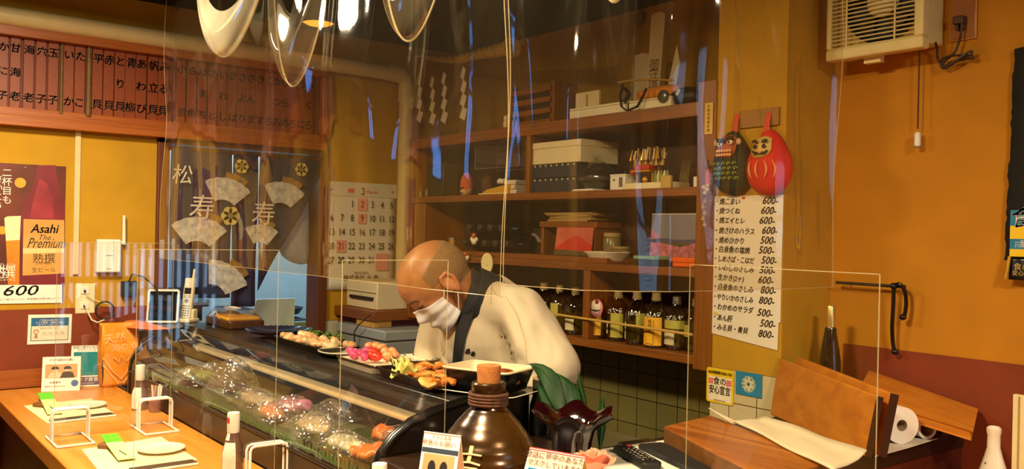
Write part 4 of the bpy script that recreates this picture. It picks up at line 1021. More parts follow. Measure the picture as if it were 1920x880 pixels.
for i, (px, py0, py1) in enumerate(((786, 138, 232), (810, 142, 236), (832, 134, 234), (868, 124, 228))):
    Y = [-.04, -.07, -.10, -.15][i]
    T = ony(px, py0, Y); Bm = ony(px-4, py1, Y); h = T.z-Bm.z; s_ = h/4
    t = thing('paper_streamer', 'white zigzag paper streamer, '+['leftmost', 'second from the left', 'second from the right', 'rightmost'][i]+' on the straw rope', 'paper streamer', FB(T), 'zigzag paper streamers on the rope')
    x = 0
    for k in range(4):
        w_ = .022+.005*k; dx = -.016-.002*k
        x0 = [0.004, .008, .004, .006][k]-.004
        b = MB(); y0 = -k*s_*.97; y1 = y0-s_*1.06
        b.poly([(x0, y0), (x0+w_, y0-s_*.30), (x0+w_+dx, y1), (x0+dx-.002, y1+s_*.30)][::-1], -.001*k, -.001*k+.0012)
        b.build('fold', m_shide, t, smooth=False)
# charms on the right post
P = ony(1329, 222, YF-.012); c, w, h = boxB(1322, 193, 1337, 252, YF-.008)
t = thing('name_strip', 'cream paper strip with tiny writing pasted at the top of the right shelf post', 'paper strip', FB(Vector((c.x, YF-.008, c.z))))
b = MB(); b.box((0, 0, .001), (w, h, .002)); b.build('strip', M('strip_cream', '#d8b25c', .7), t, smooth=False)
b = MB(); b.vtext('大願成就御祈祷', .011, 0, h*.45, .0125, z=.0026); b.build('lettering', m_ink, t, smooth=False)
P = ony(1327, 312, YF-.03)
t = thing('hanging_charm', 'orange tassel charm with bells hanging on the right shelf post', 'charm', FB(P))
b = MB(); b.tube([(0, .02, 0), (.002, 0, 0)], .003, 6); b.ell((.002, -.004, 0), (.012, .008, .008), 12, 8); b.build('knot', M('charm_knot', '#5a2a1a', .7), t)
b = MB(); b.tube([(.004, -.005, 0), (.006, -.035, .002), (.004, -.06, 0)], [.006, .010, .008], 10); b.build('tassel', M('tassel_orange', '#c8521c', .7, var=.15), t)
for k, (x, y, r_) in enumerate(((-.006, -.065, .008), (.006, -.072, .008), (-.002, -.082, .007), (.008, -.06, .006))):
    b = MB(); b.ell((x, y, .008), (r_, r_, r_), 12, 8); b.build('bell', M('bell_pale', '#c9b08a', .4, var=.1), t)
P = ony(1320, 385, YF-.03)
t = thing('wooden_bead_charm', 'string of small wooden gourds hanging below the orange tassel', 'charm', FB(P))
b = MB(); b.tube([(.002, .06, -.01), (0, .02, 0), (0, -.07, 0)], .0012, 5); b.build('string', m_ink, t)
for k in range(5):
    b = MB(); b.ell((.003*(-1)**k, .01-.018*k, 0), (.007, .006, .006), 10, 8); b.ell((.003*(-1)**k, .018-.018*k, 0), (.0045, .004, .004), 8, 6); b.build('gourd', M('gourd_wood', '#b5853e', .5, var=.15), t)
# ================================================================== the bar: counter, ledge, back counter
ZT = 1.066
XE, XL0, XL1 = 2.25, 2.475, 2.86       # right end of the case, ledge left and right edge
t = thing('bar_counter', 'honey coloured wooden bar counter bending round the glass case', 'counter')
b = MB(); b.poly([(0.03, -1.885), (3.32, -1.885), (3.32, -.008), (XL1+.002, -.008), (XL1+.002, -1.452), (0.03, -1.452)], ZC-.055, ZC); b.build('worktop', m_counter, t, bevel=.004, smooth=False)
b = MB(); b.b2((.03, -1.84, 0), (3.0, -1.80, ZC-.055)); b.build('front_panel', M('counter_front', '#2c1409', .6, var=.2), t, smooth=False)
t = thing('serving_ledge', 'dark lacquered serving ledge round the corner of the bar', 'ledge')
b = MB(); b.poly([(XE+.03, -1.45), (XL1, -1.45), (XL1, -.008), (XP1+.004, -.008), (XP1+.004, -.25), (XL0, -.25), (XL0, -1.02), (XE+.03, -1.02)], ZL-.045, ZL); b.build('top', M('ledge_top', '#241409', .4, var=.2), t, bevel=.003, smooth=False)
b = MB(); b.b2((XL1-.03, -1.45, ZC+.0), (XL1-.005, -.01, ZL-.045)); b.b2((XE+.03, -1.445, ZC), (XL1-.005, -1.42, ZL-.045)); b.build('outer_panel', M('ledge_panel', '#5c2410', .45, kind='wood', axis=1, col2='#4a1a0a', grain=20), t, smooth=False)
b = MB(); b.b2((XL0, -1.02, .3), (XL0+.02, -.25, ZL-.045)); b.build('inner_panel', M('ledge_inner', '#3a2a1a', .6, var=.2), t, smooth=False)
t = thing('back_counter', 'low steel work counter along the tiled wall behind the chef', 'counter', at((0, 0, 0)))
b = MB(); b.b2((.62, -.30, ZB-.03), (2.19, -.001, ZB)); b.build('worktop', M('back_worktop', '#8f8566', .35, metal=.3, var=.1), t, bevel=.003)
b = MB(); b.b2((.64, -.27, .02), (2.17, -.01, ZB-.03)); b.build('body', m_blackm, t, smooth=False)

# ================================================================== glass sushi case
prof = [(-1.45, .892), (-1.445, .93), (-1.43, .962), (-1.40, .995), (-1.355, 1.024), (-1.30, 1.042), (-1.24, 1.052)]
YBK = -1.02
t = thing('sushi_case', 'long refrigerated glass sushi case with curved front along the counter', 'display case')
XC0 = .33
b = MB(); b.b2((XC0, -1.45, ZC), (XE, YBK, .888)); b.build('base', M('case_base', '#141210', .35, var=.2), t, bevel=.003)
b = MB(); vs = []
n = len(prof)
b.add([(XC0+.02, p[0], p[1]) for p in prof]+[(XE-.02, p[0], p[1]) for p in prof], [(i, i+n, i+n+1, i+1) for i in range(n-1)])
b.build('curved_glass', clear('case_glass', (.93, .95, .94), gloss=.07, haze=.03), t)
endp = [(-1.456, ZC)]+[(p[0]-.004, p[1]+.004) for p in prof]+[(-1.18, 1.066), (YBK, 1.066), (YBK, ZC)]
def plate(x, nm, m, lab=None):
    b = MB(); b.poly(endp, 0, .022); return b.build(nm, m, t, bevel=.003, M4=fr((x, 0, 0), (0, 1, 0), (0, 0, 1), (1, 0, 0)), smooth=False)
plate(XE-.002, 'end_panel', m_black); plate(XC0-.02, 'end_panel', m_black)
# rounded rim standing proud on the right end
b = MB(); b.tube([(XE+.012, p[0]-.004, p[1]+.006) for p in [(-1.45, ZC+.01)]+prof]+[(XE+.012, -1.18, 1.069)], .012, 10); b.build('end_rim', m_black, t)
b = MB(); b.b2((XC0-.02, -1.245, 1.030), (XE, YBK, 1.0655)); b.build('top_shelf', M('case_top', '#181716', .3, var=.2), t, bevel=.003)
b = MB(); b.b2((XC0, YBK-.012, .888), (XE, YBK, 1.03)); b.build('back_wall', M('case_back', '#5a5444', .4, var=.15, metal=.2), t, smooth=False)
b = MB(); b.tube([(XC0+.06, -1.20, .978), (XE-.05, -1.20, .978)], .0145, 14); b.build('light_tube', M('case_tube_glow', '#ecc27a', .35, var=.03, emit=.6), t)
b = MB()
for x in (XC0+.03, XE-.045): b.tube([(x, -1.20, .978), (x+.03, -1.20, .978)], .019, 14)
b.build('tube_socket', m_white, t)
b = MB(); b.tube([(XC0+.02, -1.243, 1.054), (XE, -1.243, 1.054)], .004, 8); b.tube([(XC0, -1.451, .893), (XE, -1.451, .893)], .0035, 8); b.build('glass_trim', M('dark_trim', '#2a2a28', .25, metal=.6), t)
b = MB(); random.seed(11)
b.grid(lambda u, v: (XC0+.03+(XE-XC0-.06)*u, -1.435+.40*v, .897+.005*noise.noise((u*60, v*14, 0))), 120, 20)
b.build('green_liner', M('green_liner_mat', '#3e4620', .5, col2='#5c5a30', scale=40, bump=.4), t)
b = MB()
for k in range(46):
    x = XC0+.04+(XE-XC0-.1)*k/45
    b.poly([(x, 0), (x+.012, .017+.006*random.random()), (x+.02, .004), (x+.03, .019+.006*random.random()), (x+.042, 0)], -.0006, .0006)
b.build('leaf_divider', M('leaf_divider_mat', '#4a6a24', .5, var=.2), t, M4=fr((0, -1.432, .897), (1, 0, 0), (0, 0, 1), (0, -1, 0)), smooth=False)

def blob(parts, vox=.005, sm=3, nm='body', m=None, parent=None, nz=0.0, nf=40):
    b = MB()
    for (c, d) in parts:
        b.ell(c, d, 14, 9, fn=(lambda p: p*(1+nz*noise.noise((p+Vector(c))*nf))) if nz else None)
    return b.build(nm, m, parent, remesh=vox, sm=sm)
m_wrap = clear('cling_film', (.97, .97, .95), gloss=.16, haze=.05, rough=.08, bump=.9, bscale=30)
def seafood(px, py, label, m, parts, rz=0, cat='seafood', nm='seafood', wrap=None, nz=.12, stripes=None, z=.903):
    P = onz(px, py, z+.02); P.z = z
    P.y = min(max(P.y, -1.36), -1.10)
    tt = thing(nm, label, cat, at(P, rz), 'seafood laid out in the glass case')
    blob([(c, (d[0], d[1], d[2]*.8)) for c, d in parts], .005, 1, 'flesh', m, tt, nz*1.8, 55)
    if stripes:
        b = MB()
        for k in range(stripes[0]):
            x = -stripes[1]+2*stripes[1]*k/(stripes[0]-1)
            b.tube([(x, -stripes[2], .012), (x+.006, 0, stripes[3]), (x, stripes[2], .012)], .0022, 5)
        b.build('markings', stripes[4], tt)
    if wrap:
        b = MB(); wx, wy, wz = wrap[0]*1.15, wrap[1]*1.15, wrap[2]
        def film(u, v):
            x, y = (u*2-1), (v*2-1); r_ = min(1, max(abs(x), abs(y))*.6+math.hypot(x, y)*.35); a = math.atan2(y, x)
            q = Vector((P.x*7+x*2.2, P.y*7+y*2.2, 0))
            z_ = wz*(1-r_**2.2)+.010*abs(noise.noise(q*2.1))+.006*noise.noise(q*5)+.0035*math.sin(a*17+3*noise.noise(q*3))*min(1, r_*2)*(1.05-r_)*2
            return (x*wx, y*wy, max(.003, z_*.95+.004))
        b.grid(film, 30, 24)
        b.build('cling_wrap', m_wrap, tt)
    return tt
m_sal = M('salmon', '#d8683a', .35, col2='#e09060', scale=30, sss=.2)
m_whi = M('white_fish', '#cdb48c', .3, col2='#b08e66', scale=25, sss=.2)
m_pin = M('pink_fish', '#c07a80', .3, col2='#a8607a', scale=22, sss=.2)
m_squ = M('squid_white', '#d6c8a2', .25, var=.08, sss=.2)
m_shr = M('shrimp_orange', '#dc7a24', .35, col2='#c85a20', scale=30)
m_gry = M('shell_brown', '#6a5234', .35, col2='#3a2a18', scale=30)
m_grn = M('wrapped_green', '#5e6a30', .4, col2='#7c7a44', scale=20)
m_lin = M('flesh_line', '#ead8b8', .4)
seafood(345, 712, 'pale green vegetable bundle at the far left end inside the glass case', m_grn, [((-.03, 0, .03), (.06, .05, .032)), ((.05, .02, .03), (.05, .045, .03))], wrap=(.085, .06, .06))
seafood(405, 705, 'brown shellfish heap behind the film-wrapped bundle in the glass case', m_gry, [((0, 0, .035), (.06, .05, .04)), ((.05, .01, .025), (.04, .04, .03))], wrap=(.075, .065, .07))
seafood(438, 722, 'tall dark bundle under crinkled cling film in the glass case', m_gry, [((0, 0, .04), (.055, .05, .05)), ((.02, 0, .06), (.03, .03, .03))], wrap=(.075, .068, .11))
seafood(480, 748, 'pale fish fillet right of the film-wrapped bundle', m_whi, [((0, 0, .02), (.09, .04, .022)), ((.05, .02, .018), (.05, .03, .02))], rz=-.1, stripes=(6, .06, .03, .036, m_lin), wrap=(.11, .06, .045))
seafood(510, 772, 'orange salmon block at the front of the glass case', m_sal, [((0, 0, .018), (.075, .03, .02)), ((-.04, .01, .02), (.04, .025, .018))], rz=-.15, stripes=(7, .055, .025, .034, m_lin), wrap=(.09, .045, .04))
seafood(548, 766, 'pinkish purple fish block in the middle of the glass case', m_pin, [((0, 0, .025), (.05, .045, .03)), ((.03, .02, .03), (.035, .03, .025))], wrap=(.07, .06, .055))
seafood(590, 796, 'pale pink fillets with white lines right of the purple block', m_whi, [((0, 0, .02), (.07, .045, .024)), ((.05, -.01, .018), (.045, .035, .02))], rz=-.1, stripes=(7, .06, .035, .038, m_lin), wrap=(.09, .06, .045))
seafood(640, 770, 'brown whelk heap at the back of the glass case', m_gry, [((0, 0, .025), (.06, .04, .03)), ((.05, .01, .02), (.04, .03, .022)), ((-.05, .0, .02), (.03, .03, .025))], wrap=(.1, .06, .05))
seafood(645, 828, 'white squid slices on the green lined tray', m_squ, [((0, 0, .018), (.06, .04, .02)), ((.05, 0, .02), (.05, .035, .018)), ((-.04, .01, .014), (.035, .03, .018))], rz=-.12, stripes=(6, .06, .03, .03, m_lin), wrap=(.1, .055, .04))
seafood(690, 848, 'heap of orange cooked shrimps at the right end of the glass case', m_shr, [((0, 0, .02), (.045, .035, .022)), ((.04, .01, .024), (.04, .035, .026)), ((-.035, -.01, .015), (.03, .025, .018)), ((.03, -.02, .02), (.03, .02, .016))], rz=-.1, nz=.3, stripes=(6, .05, .025, .036, m_lin))
seafood(722, 818, 'orange roe cluster behind the shrimps in the glass case', m_shr, [((0, 0, .024), (.04, .035, .026)), ((.03, .01, .02), (.03, .03, .022))], nz=.35)
P = onz(757, 838, .93); P.z = .903; P.y = max(P.y, -1.33)
tb = thing('glass_bowl', 'clear glass bowl of pale pink fish at the right end of the case', 'bowl', at(P))
b = MB(); b.lathe([(.02, 0), (.034, .006), (.045, .03), (.052, .055), (.049, .055), (.042, .03), (.03, .010), (0, .008)], 26, close=True); b.build('bowl', m_clear, tb)
blob([((0, 0, .035), (.038, .038, .022)), ((.01, .0, .045), (.025, .03, .018))], .004, 2, 'fish_pieces', M('pale_pink', '#d8946c', .35, col2='#e0b088', scale=30), tb, .2)
b = MB(); b.ell((0, 0, .054), (.055, .055, .026), 24, 10, fn=lambda p: Vector((p.x, p.y, max(p.z, 0)))); b.build('film_cover', m_wrap, tb)
# tray with glass sides at the right part of the case
P0, P1 = onz(562, 838, .90), onz(700, 872, .90)
b = MB(); b.b2((P0.x, -1.428, .90), (XE-.05, -1.424, .928)); b.b2((P0.x, -1.428, .90), (P0.x+.004, -1.15, .928))
tag(b.build('acrylic_tray_rim', clear('green_acrylic', (.55, .66, .45), gloss=.08)), 'greenish clear tray rim round the shrimps inside the glass case', 'tray rim')

# ------------------------------------------------------------------ dishes on top of the case
def topP(px, py, z=ZT): return onz(px, py, z)
def tray(px, py, L_, W_, H, label, m=m_black, rz=0, nm='serving_tray', inner=None, z=ZT, flare=1.12, rim=None, rimr=.003):
    P = topP(px, py); P.z = z+.0006
    P.y = min(max(P.y, -1.24+W_*.5), 9)
    t = thing(nm, label, 'tray', at(P, rz))
    b = MB()
    def ring(w_, l_, z_): return [(x, y, z_) for x, y in rrect(l_, w_, min(w_, l_)*.12, 4)]
    rs = [ring(W_, L_, 0), ring(W_*flare, L_*flare, H), ring(W_*flare*.955, L_*flare*.97, H), ring(W_*.95, L_*.97, .005)]
    n = len(rs[0]); vs = [p for r_ in rs for p in r_]
    fs = [tuple(range(n))[::-1]]+[(i*n+k, i*n+(k+1) % n, (i+1)*n+(k+1) % n, (i+1)*n+k) for i in range(3) for k in range(n)]
    b.add(vs, fs); b.build('shell', m, t, smooth=True, ang=30)
    b = MB(); b.add(ring(W_*.96, L_*.975, .0055), [tuple(range(n))]); b.build('inner_face', inner or m, t, smooth=False)
    if rim:
        b = MB(); b.tube([Vector(p) for p in ring(W_*flare*.985, L_*flare*.985, H)]+[Vector(ring(W_*flare*.985, L_*flare*.985, H)[0])], rimr, 6); b.build('rim', rim, t)
    return t, P
m_shelln = M('clam_pale', '#d2a878', .35, col2='#b8845a', scale=40)
m_clam2 = M('clam_cream', '#dcc8a0', .35, col2='#c09a70', scale=40)
t1, P1 = tray(592, 652, .36, .13, .022, 'long black tray of cooked shellfish on top of the glass case', rz=-.03)
random.seed(21)
for k in range(16):
    x = -.155+.31*(k//2)/7+random.uniform(-.01, .01); y = (-.03 if k % 2 else .03)+random.uniform(-.012, .012)
    tt = thing('clam', 'cooked clam on the long black tray', 'clam', at((P1.x+x, P1.y+y, ZT+.011), random.uniform(0, 6)), 'clams on the long black tray')
    blob([((0, 0, .012), (.026, .019, .014)), ((.012, .004, .016), (.015, .013, .012))], .004, 1, 'flesh', m_shelln if k % 3 else m_clam2, tt, .25, 60)
for k in range(5):
    b = MB(); a = random.uniform(0, 6); x = -.13+.055*k
    for j in range(5): b.ell((random.uniform(-.02, .02), random.uniform(-.015, .015), random.uniform(0, .012)), (.012, .006, .005), 8, 5)
    tag(b.build('parsley_sprig', M('parsley', '#3c5a1c', .6, var=.4, scale=50), M4=at((P1.x+x, P1.y+.045, ZT+.034))), 'green garnish sprig along the back of the shellfish tray', 'garnish', 'garnish sprigs on the shellfish tray')
# oval white plate end to its right
P = topP(632, 668); t = thing('white_plate', 'white oval plate edge sticking out right of the shellfish tray', 'plate', at((P.x+.01, max(P.y, -1.13), ZT+.0006)))
b = MB(); b.lathe([(0, .003), (.6, .003), (.85, .010), (1, .016), (1, .019), (.83, .013), (.6, .006), (0, .006)], 30, fn=lambda r, z, a: (r*.085*(1-.25*abs(math.sin(a))), z), close=True); b.build('plate', _M['white_china'], t)
# plate of raw fish: magenta, red, orange
t2, P2 = tray(702, 690, .22, .12, .022, 'white black-rimmed tray of magenta, red and orange fish on the glass case', M('tray_white', '#d8cdb4', .35), rz=-.04, rim=m_black)
def lump(px, py, r, m, label, nm, cat, grp, z=ZT+.012, sq=(1, .8, .75)):
    P = onz(px, py, z+r*.5); tt = thing(nm, label, cat, at((P.x, P.y, z), random.uniform(0, 6)), grp)
    blob([((0, 0, r*.7), (r*sq[0], r*sq[1], r*sq[2])), ((r*.5, r*.2, r*.8), (r*.55, r*.6, r*.5)), ((-r*.4, -.1*r, r*.9), (r*.5, r*.5, r*.4))], .004, 2, 'flesh', m, tt, .15, 50)
m_mag = M('magenta_pickle', '#c02668', .35, col2='#e05a8c', scale=30)
m_tuna = M('tuna_red', '#cc1e12', .3, col2='#e2402a', scale=30)
m_roe = M('roe_orange', '#ec8a58', .35, col2='#f2a878', scale=40)
for (px, py) in ((657, 660), (668, 664), (678, 666), (662, 668), (688, 660), (683, 672)): lump(px, py, .017, m_mag, 'magenta fish slice on the left of the white tray', 'magenta_slice', 'fish slice', 'magenta slices on the white tray')
for (px, py) in ((697, 670), (706, 672), (700, 663)): lump(px, py, .019, m_tuna, 'bright red tuna piece in the middle of the white tray', 'tuna_slice', 'fish slice', 'tuna pieces on the white tray')
for (px, py) in ((692, 652), (704, 652), (716, 655), (722, 662), (735, 662), (740, 670), (727, 671)): lump(px, py, .019, m_roe, 'plump orange roe piece on the right of the white tray', 'orange_roe', 'fish slice', 'orange roe pieces on the white tray')
P = topP(762, 684); t = thing('patterned_plate', 'pale plate with a dark pattern behind the fish tray', 'plate', at((P.x-.03, P.y+.05, ZT+.0006)))
b = MB(); b.lathe([(0, .002), (.04, .002), (.062, .008), (.072, .013), (.072, .015), (.06, .011), (.04, .005), (0, .005)], 28, close=True); b.build('plate', _M['white_china'], t)
b = MB()
for k in range(14): a = 2*PI*k/14; b.box((.064*math.cos(a), .064*math.sin(a), .0135), (.01, .004, .002), Matrix.Rotation(a, 3, 'Z'))
b.build('pattern', m_ink, t, smooth=False)
# fried food tray
t3, P3 = tray(796, 716, .25, .13, .026, 'black tray of golden fried food with lettuce on top of the glass case', rz=-.04)
m_fry = M('fried_golden', '#c87a20', .5, col2='#a85010', scale=25)
m_frl = M('fried_pale', '#dba656', .5, col2='#c07a28', scale=25)
m_let = M('lettuce', '#b8b048', .5, col2='#d8cc7a', scale=20)
random.seed(31)
for i, (px, py) in enumerate(((775, 690), (786, 684), (798, 690), (808, 684), (820, 688), (786, 702), (800, 704), (812, 700), (824, 700), (834, 705), (818, 712), (832, 716), (806, 714))):
    P = onz(px, py, ZT+.03); tt = thing('fried_piece', 'golden fried piece on the black tray', 'fried food', at((P.x, P.y, ZT+.012), random.uniform(0, 6)), 'fried pieces on the black tray')
    b = MB(); b.tube([(.024*math.cos(a), .016*math.sin(a), .014+.006*math.sin(2*a)) for a in [k*PI/5-.2 for k in range(8)]], [.006, .010, .012, .013, .012, .011, .009, .005], 9, flat=.7); b.build('crust', m_fry if i % 3 else m_frl, tt)
for i, (px, py) in enumerate(((750, 690), (758, 696), (768, 700), (752, 700))):
    P = onz(px, py, ZT+.02); b = MB()
    b.grid(lambda u, v: ((u-.5)*.05, (v-.5)*.04, .012+.012*math.sin(u*9+i)+.010*math.cos(v*7+i)), 10, 8)
    tag(b.build('lettuce_leaf', m_let, M4=at((P.x, P.y, ZT+.016), i*1.3), solid=.0015), 'crinkled lettuce leaf at the left end of the fried food tray', 'lettuce', 'lettuce leaves on the fried food tray')
# black deep box with white inside and the wider one below
P = topP(905, 742, 1.10)
m_boxin = M('box_inside', '#e6d4b0', .35, var=.04)
t, Pb = tray(902, 752, .205, .145, .008, 'wide black dish with a white rim under the deep black box', m_black, rz=.0, nm='black_dish', rim=m_white, flare=1.14, rimr=.0014)
t.location = (2.205, -1.10, ZT+.0006); t.rotation_euler = (0, 0, .36); q = t.location.copy()
t4, P4 = tray(905, 740, .158, .118, .052, 'deep black food box with a white inside holding dark sauce', m_black, nm='food_box', inner=m_boxin, flare=1.22, rim=m_boxin)
t4.location = (q.x, q.y, ZT+.010); t4.rotation_euler = (0, 0, .36)
b = MB(); 
inn = [(x, y) for x, y in rrect(.158*.965, .118*.94, .012, 4)]; inn2 = [(x*1.225, y*1.225) for x, y in inn]
n = len(inn); b.add([(x, y, .006) for x, y in inn]+[(x*.985, y*.985, .0515) for x, y in inn2], [(k, (k+1) % n, n+(k+1) % n, n+k) for k in range(n)]); b.build('inner_lining', m_boxin, t4)
blob([((.015, .0, .022), (.075, .052, .02)), ((.04, .015, .034), (.035, .03, .014)), ((-.01, -.01, .030), (.04, .035, .012)), ((.02, .03, .036), (.03, .02, .012))], .004, 2, 'sauce_fill', M('dark_sauce', '#a8581a', .3, col2='#6a2a0c', scale=30), t4, .25, 50)
# clear lunch box, navy plate
P = topP(427, 610)
t = thing('bento_box', 'clear-lidded lunch box of yellow omelette at the left end of the case top', 'lunch box', at((P.x+.02, P.y+.02, ZT+.0006), -.05))
b = MB(); b.poly(rrect(.30, .15, .02), 0, .03); b.build('base', M('bento_base', '#20150e', .4, col2='#4a2a14', scale=25), t, bevel=.004)
b = MB(); b.box((.05, -.005, .036), (.17, .13, .016)); b.build('omelette', M('omelette_yellow', '#e8a81c', .45, col2='#d48a10', scale=25), t, bevel=.006)
blob([((-.10, .02, .034), (.035, .04, .016)), ((-.09, -.035, .034), (.04, .03, .018))], .005, 1, 'side_dish', m_gry, t, .3)
b = MB(); o_ = rrect(.296, .146, .02); i_ = rrect(.24, .10, .02); n = len(o_)
b.add([(x, y, .031) for x, y in o_]+[(x, y, .07) for x, y in i_], [(k, (k+1) % n, n+(k+1) % n, n+k) for k in range(n)]+[tuple(range(n, 2*n))]); b.build('lid', clear('bento_lid', (.92, .93, .95), gloss=.16, haze=.06), t, smooth=False)
b = MB(); b.box((-.01, 0, .0715), (.09, .03, .001)); b.build('lid_label', m_paper, t, smooth=False)
P = topP(520, 632)
t = thing('navy_plate', 'round navy fluted plate beside the lunch box', 'plate', at((P.x-.02, P.y+.01, ZT+.0006)))
b = MB(); b.lathe([(.05, 0), (.055, .004), (.095, .014), (.115, .024), (.115, .027), (.094, .018), (.05, .007), (0, .006)], 72, fn=lambda r, z, a: (r*(1+.012*math.cos(36*a)*(r/.115)), z+(.0012*math.cos(36*a) if r > .06 else 0)), close=True); b.build('plate', M('navy_glaze', '#14213a', .18, var=.15, coat=.6), t)
# side cabinet at the left end with tablet, phone
t = thing('side_cabinet', 'dark low cabinet between the left wall and the glass case', 'cabinet')
b = MB(); b.b2((.03, -1.36, ZC+.001), (XC0-.03, -.95, 1.03)); b.build('body', m_blackm, t, bevel=.004)
b = MB(); b.b2((.028, -1.365, 1.03), (XC0-.028, -.945, 1.046)); b.build('top', M('cabinet_top', '#4a4034', .5, var=.2), t, bevel=.003)
P = onz(285, 603, 1.047)
t = thing('tablet_frame', 'white framed tablet leaning on its stand at the left end of the bar', 'tablet', at((max(P.x, .09), P.y+.01, 1.047), math.radians(62), 0) @ Matrix.Rotation(-.22, 4, 'X'))
b = MB(); b.poly(rrect(.13, .145, .012), -.005, .005); b.build('frame', m_white, t, M4=fr((0, 0, .075), (1, 0, 0), (0, 0, 1), (0, -1, 0)), bevel=.002)
b = MB(); b.box((0, -.006, .075), (.112, .002, .125)); b.build('screen', M('dark_screen', '#0c1420', .08, var=.1, coat=1), t, smooth=False)
b = MB(); b.box((0, .03, .02), (.10, .06, .006), Matrix.Rotation(.5, 3, 'X')); b.build('stand', m_cream, t, bevel=.002)
P = onz(345, 603, 1.047)
t = thing('cordless_phone', 'cream cordless phone standing in its charger beside the tablet', 'telephone', at((max(P.x, .06)+.02, P.y, 1.047), math.radians(38)))
b = MB(); b.poly([(-.035, -.04), (.035, -.04), (.038, .035), (-.038, .035)], 0, .018); b.box((0, .012, .035), (.066, .035, .045)); b.build('charger', m_cream, t, bevel=.006, seg=3)
hM = Matrix.Translation((0, -.008, .018)) @ Matrix.Rotation(-.16, 4, 'X')
b = MB(); b.poly([(-.023, 0), (.023, 0), (.0245, .10), (.022, .175), (-.022, .175), (-.0245, .10)], -.010, .010)
h_ = b.build('handset', m_cream, t, bevel=.005, seg=3, M4=hM @ fr((0, 0, 0), (1, 0, 0), (0, 0, 1), (0, -1, 0)))
b = MB(); b.box((0, .118, .0105), (.032, .026, .002)); b.build('display', m_blackm, h_, smooth=False)
b = MB(); b.lathe([(.0085, .010), (.0085, .013), (.005, .013), (.005, .012), (0, .012)], 18, 0, .075); b.build('round_key', m_steel, h_)
b = MB()
for r_ in range(5):
    for c_ in range(3): b.box((-.012+.012*c_, .053-.0105*r_, .0105), (.008, .005, .002))
for r_ in range(2):
    for c_ in range(4): b.box((-.0135+.009*c_, .090+.007*r_, .0105), (.004, .004, .002))
b.build('keypad', M('key_grey', '#6e6658', .5), h_, smooth=False)
b = MB(); b.tube([(.012, .17, -.002), (.012, .215, -.002)], [.006, .005], 10); b.build('antenna_stub', m_cream, h_)

# ------------------------------------------------------------------ jug, vase, leaves, flower and cards on the ledge corner
P = onz(912, 920, ZL)
t = thing('shochu_jug', 'big brown glazed jug with a cork stopper on the corner of the ledge', 'jug', at((P.x, P.y, ZL+.0006)))
m_glaze = M('jug_glaze', '#5a3a10', .25, col2='#22130a', scale=8, coat=.5, metal=.55)
pr = [(.086, 0), (.094, .010), (.098, .045), (.096, .070), (.088, .092), (.072, .118), (.052, .142), (.036, .158), (.031, .170), (.031, .185)]
ring = []
for i in range(len(pr)-1):
    (r1, z1_), (r2, z2_) = pr[i], pr[i+1]
    for k in range(5):
        u = k/5; z_ = z1_+(z2_-z1_)*u; ring.append((r1+(r2-r1)*u+.0007*math.sin(z_*300) if z_ > .03 and z_ < .16 else r1+(r2-r1)*u, z_))
ring += [(.031, .185), (.033, .19), (.033, .206), (.030, .209), (.02, .209), (0, .209)]
b = MB(); b.lathe(ring, 48); b.build('body', m_glaze, t)
b = MB()
for k in range(4): b.tube([(.036*math.cos(a), .036*math.sin(a), .168+.006*k) for a in [j*2*PI/24 for j in range(25)]], .0038, 6)
b.build('rope_binding', M('jug_rope', '#4a2812', .9, var=.4, scale=80, bump=.5), t)
b = MB(); b.lathe([(.022, .200), (.0235, .238), (.0225, .241), (0, .241)], 24); b.build('cork', M('cork', '#a8662a', .9, col2='#8a4e1a', scale=60, bump=.3), t)
b = MB(); d = (CAM-Vector(t.location)); a0 = math.atan2(d.y, d.x)-.35
def jugpt(u, v, off=.0015):
    a = a0+u; z_ = v
    for i in range(len(pr)-1):
        if pr[i][1] <= z_ <= pr[i+1][1]: r_ = pr[i][0]+(pr[i+1][0]-pr[i][0])*(z_-pr[i][1])/(pr[i+1][1]-pr[i][1]); break
    return ((r_+off)*math.cos(a), (r_+off)*math.sin(a), z_)
def stroke(pts, w=.004): b.tube([jugpt(u, v) for u, v in pts], w, 6, flat=.45)
for s_ in ([(-.22, .088), (.0, .090), (.24, .088)], [(.0, .103), (.0, .092), (-.02, .074)], [(-.2, .074), (.02, .076), (.22, .072)], [(-.16, .070), (-.2, .052), (-.19, .03)], [(-.16, .066), (.16, .066), (.18, .04), (.14, .02)], [(-.1, .050), (.1, .052)], [(-.12, .034), (.08, .036)]): stroke(s_)
b.build('brushed_character', M('slip_cream', '#c9a876', .5), t)
P = onz(1072, 868, ZL)
t = thing('ruffled_vase', 'dark red glass vase with a ruffled flower-like rim on the ledge', 'vase', at((P.x, P.y, ZL+.0006), .3))
vz = [(.040, 0), (.046, .004), (.043, .02), (.045, .05), (.052, .075), (.066, .092), (.083, .104), (.090, .107), (.089, .110), (.080, .108), (.062, .096), (.046, .072), (.039, .04), (.036, .012), (0, .01)]
b = MB(); b.lathe(vz, 72, fn=lambda r, z, a: (r*(1+(.085*math.cos(6*a) if z > .07 else .0)*min(1, (z-.07)/.035)), z+(.010*math.cos(6*a+.6) if z > .08 else 0)), close=True)
b.build('glass', M('dark_red_glass', '#120304', .06, var=.2, coat=1, col2='#280709', scale=6), t)
m_leaf = M('bamboo_leaf', '#0b2a0c', .5, spec=.2, col2='#123c12', scale=12)
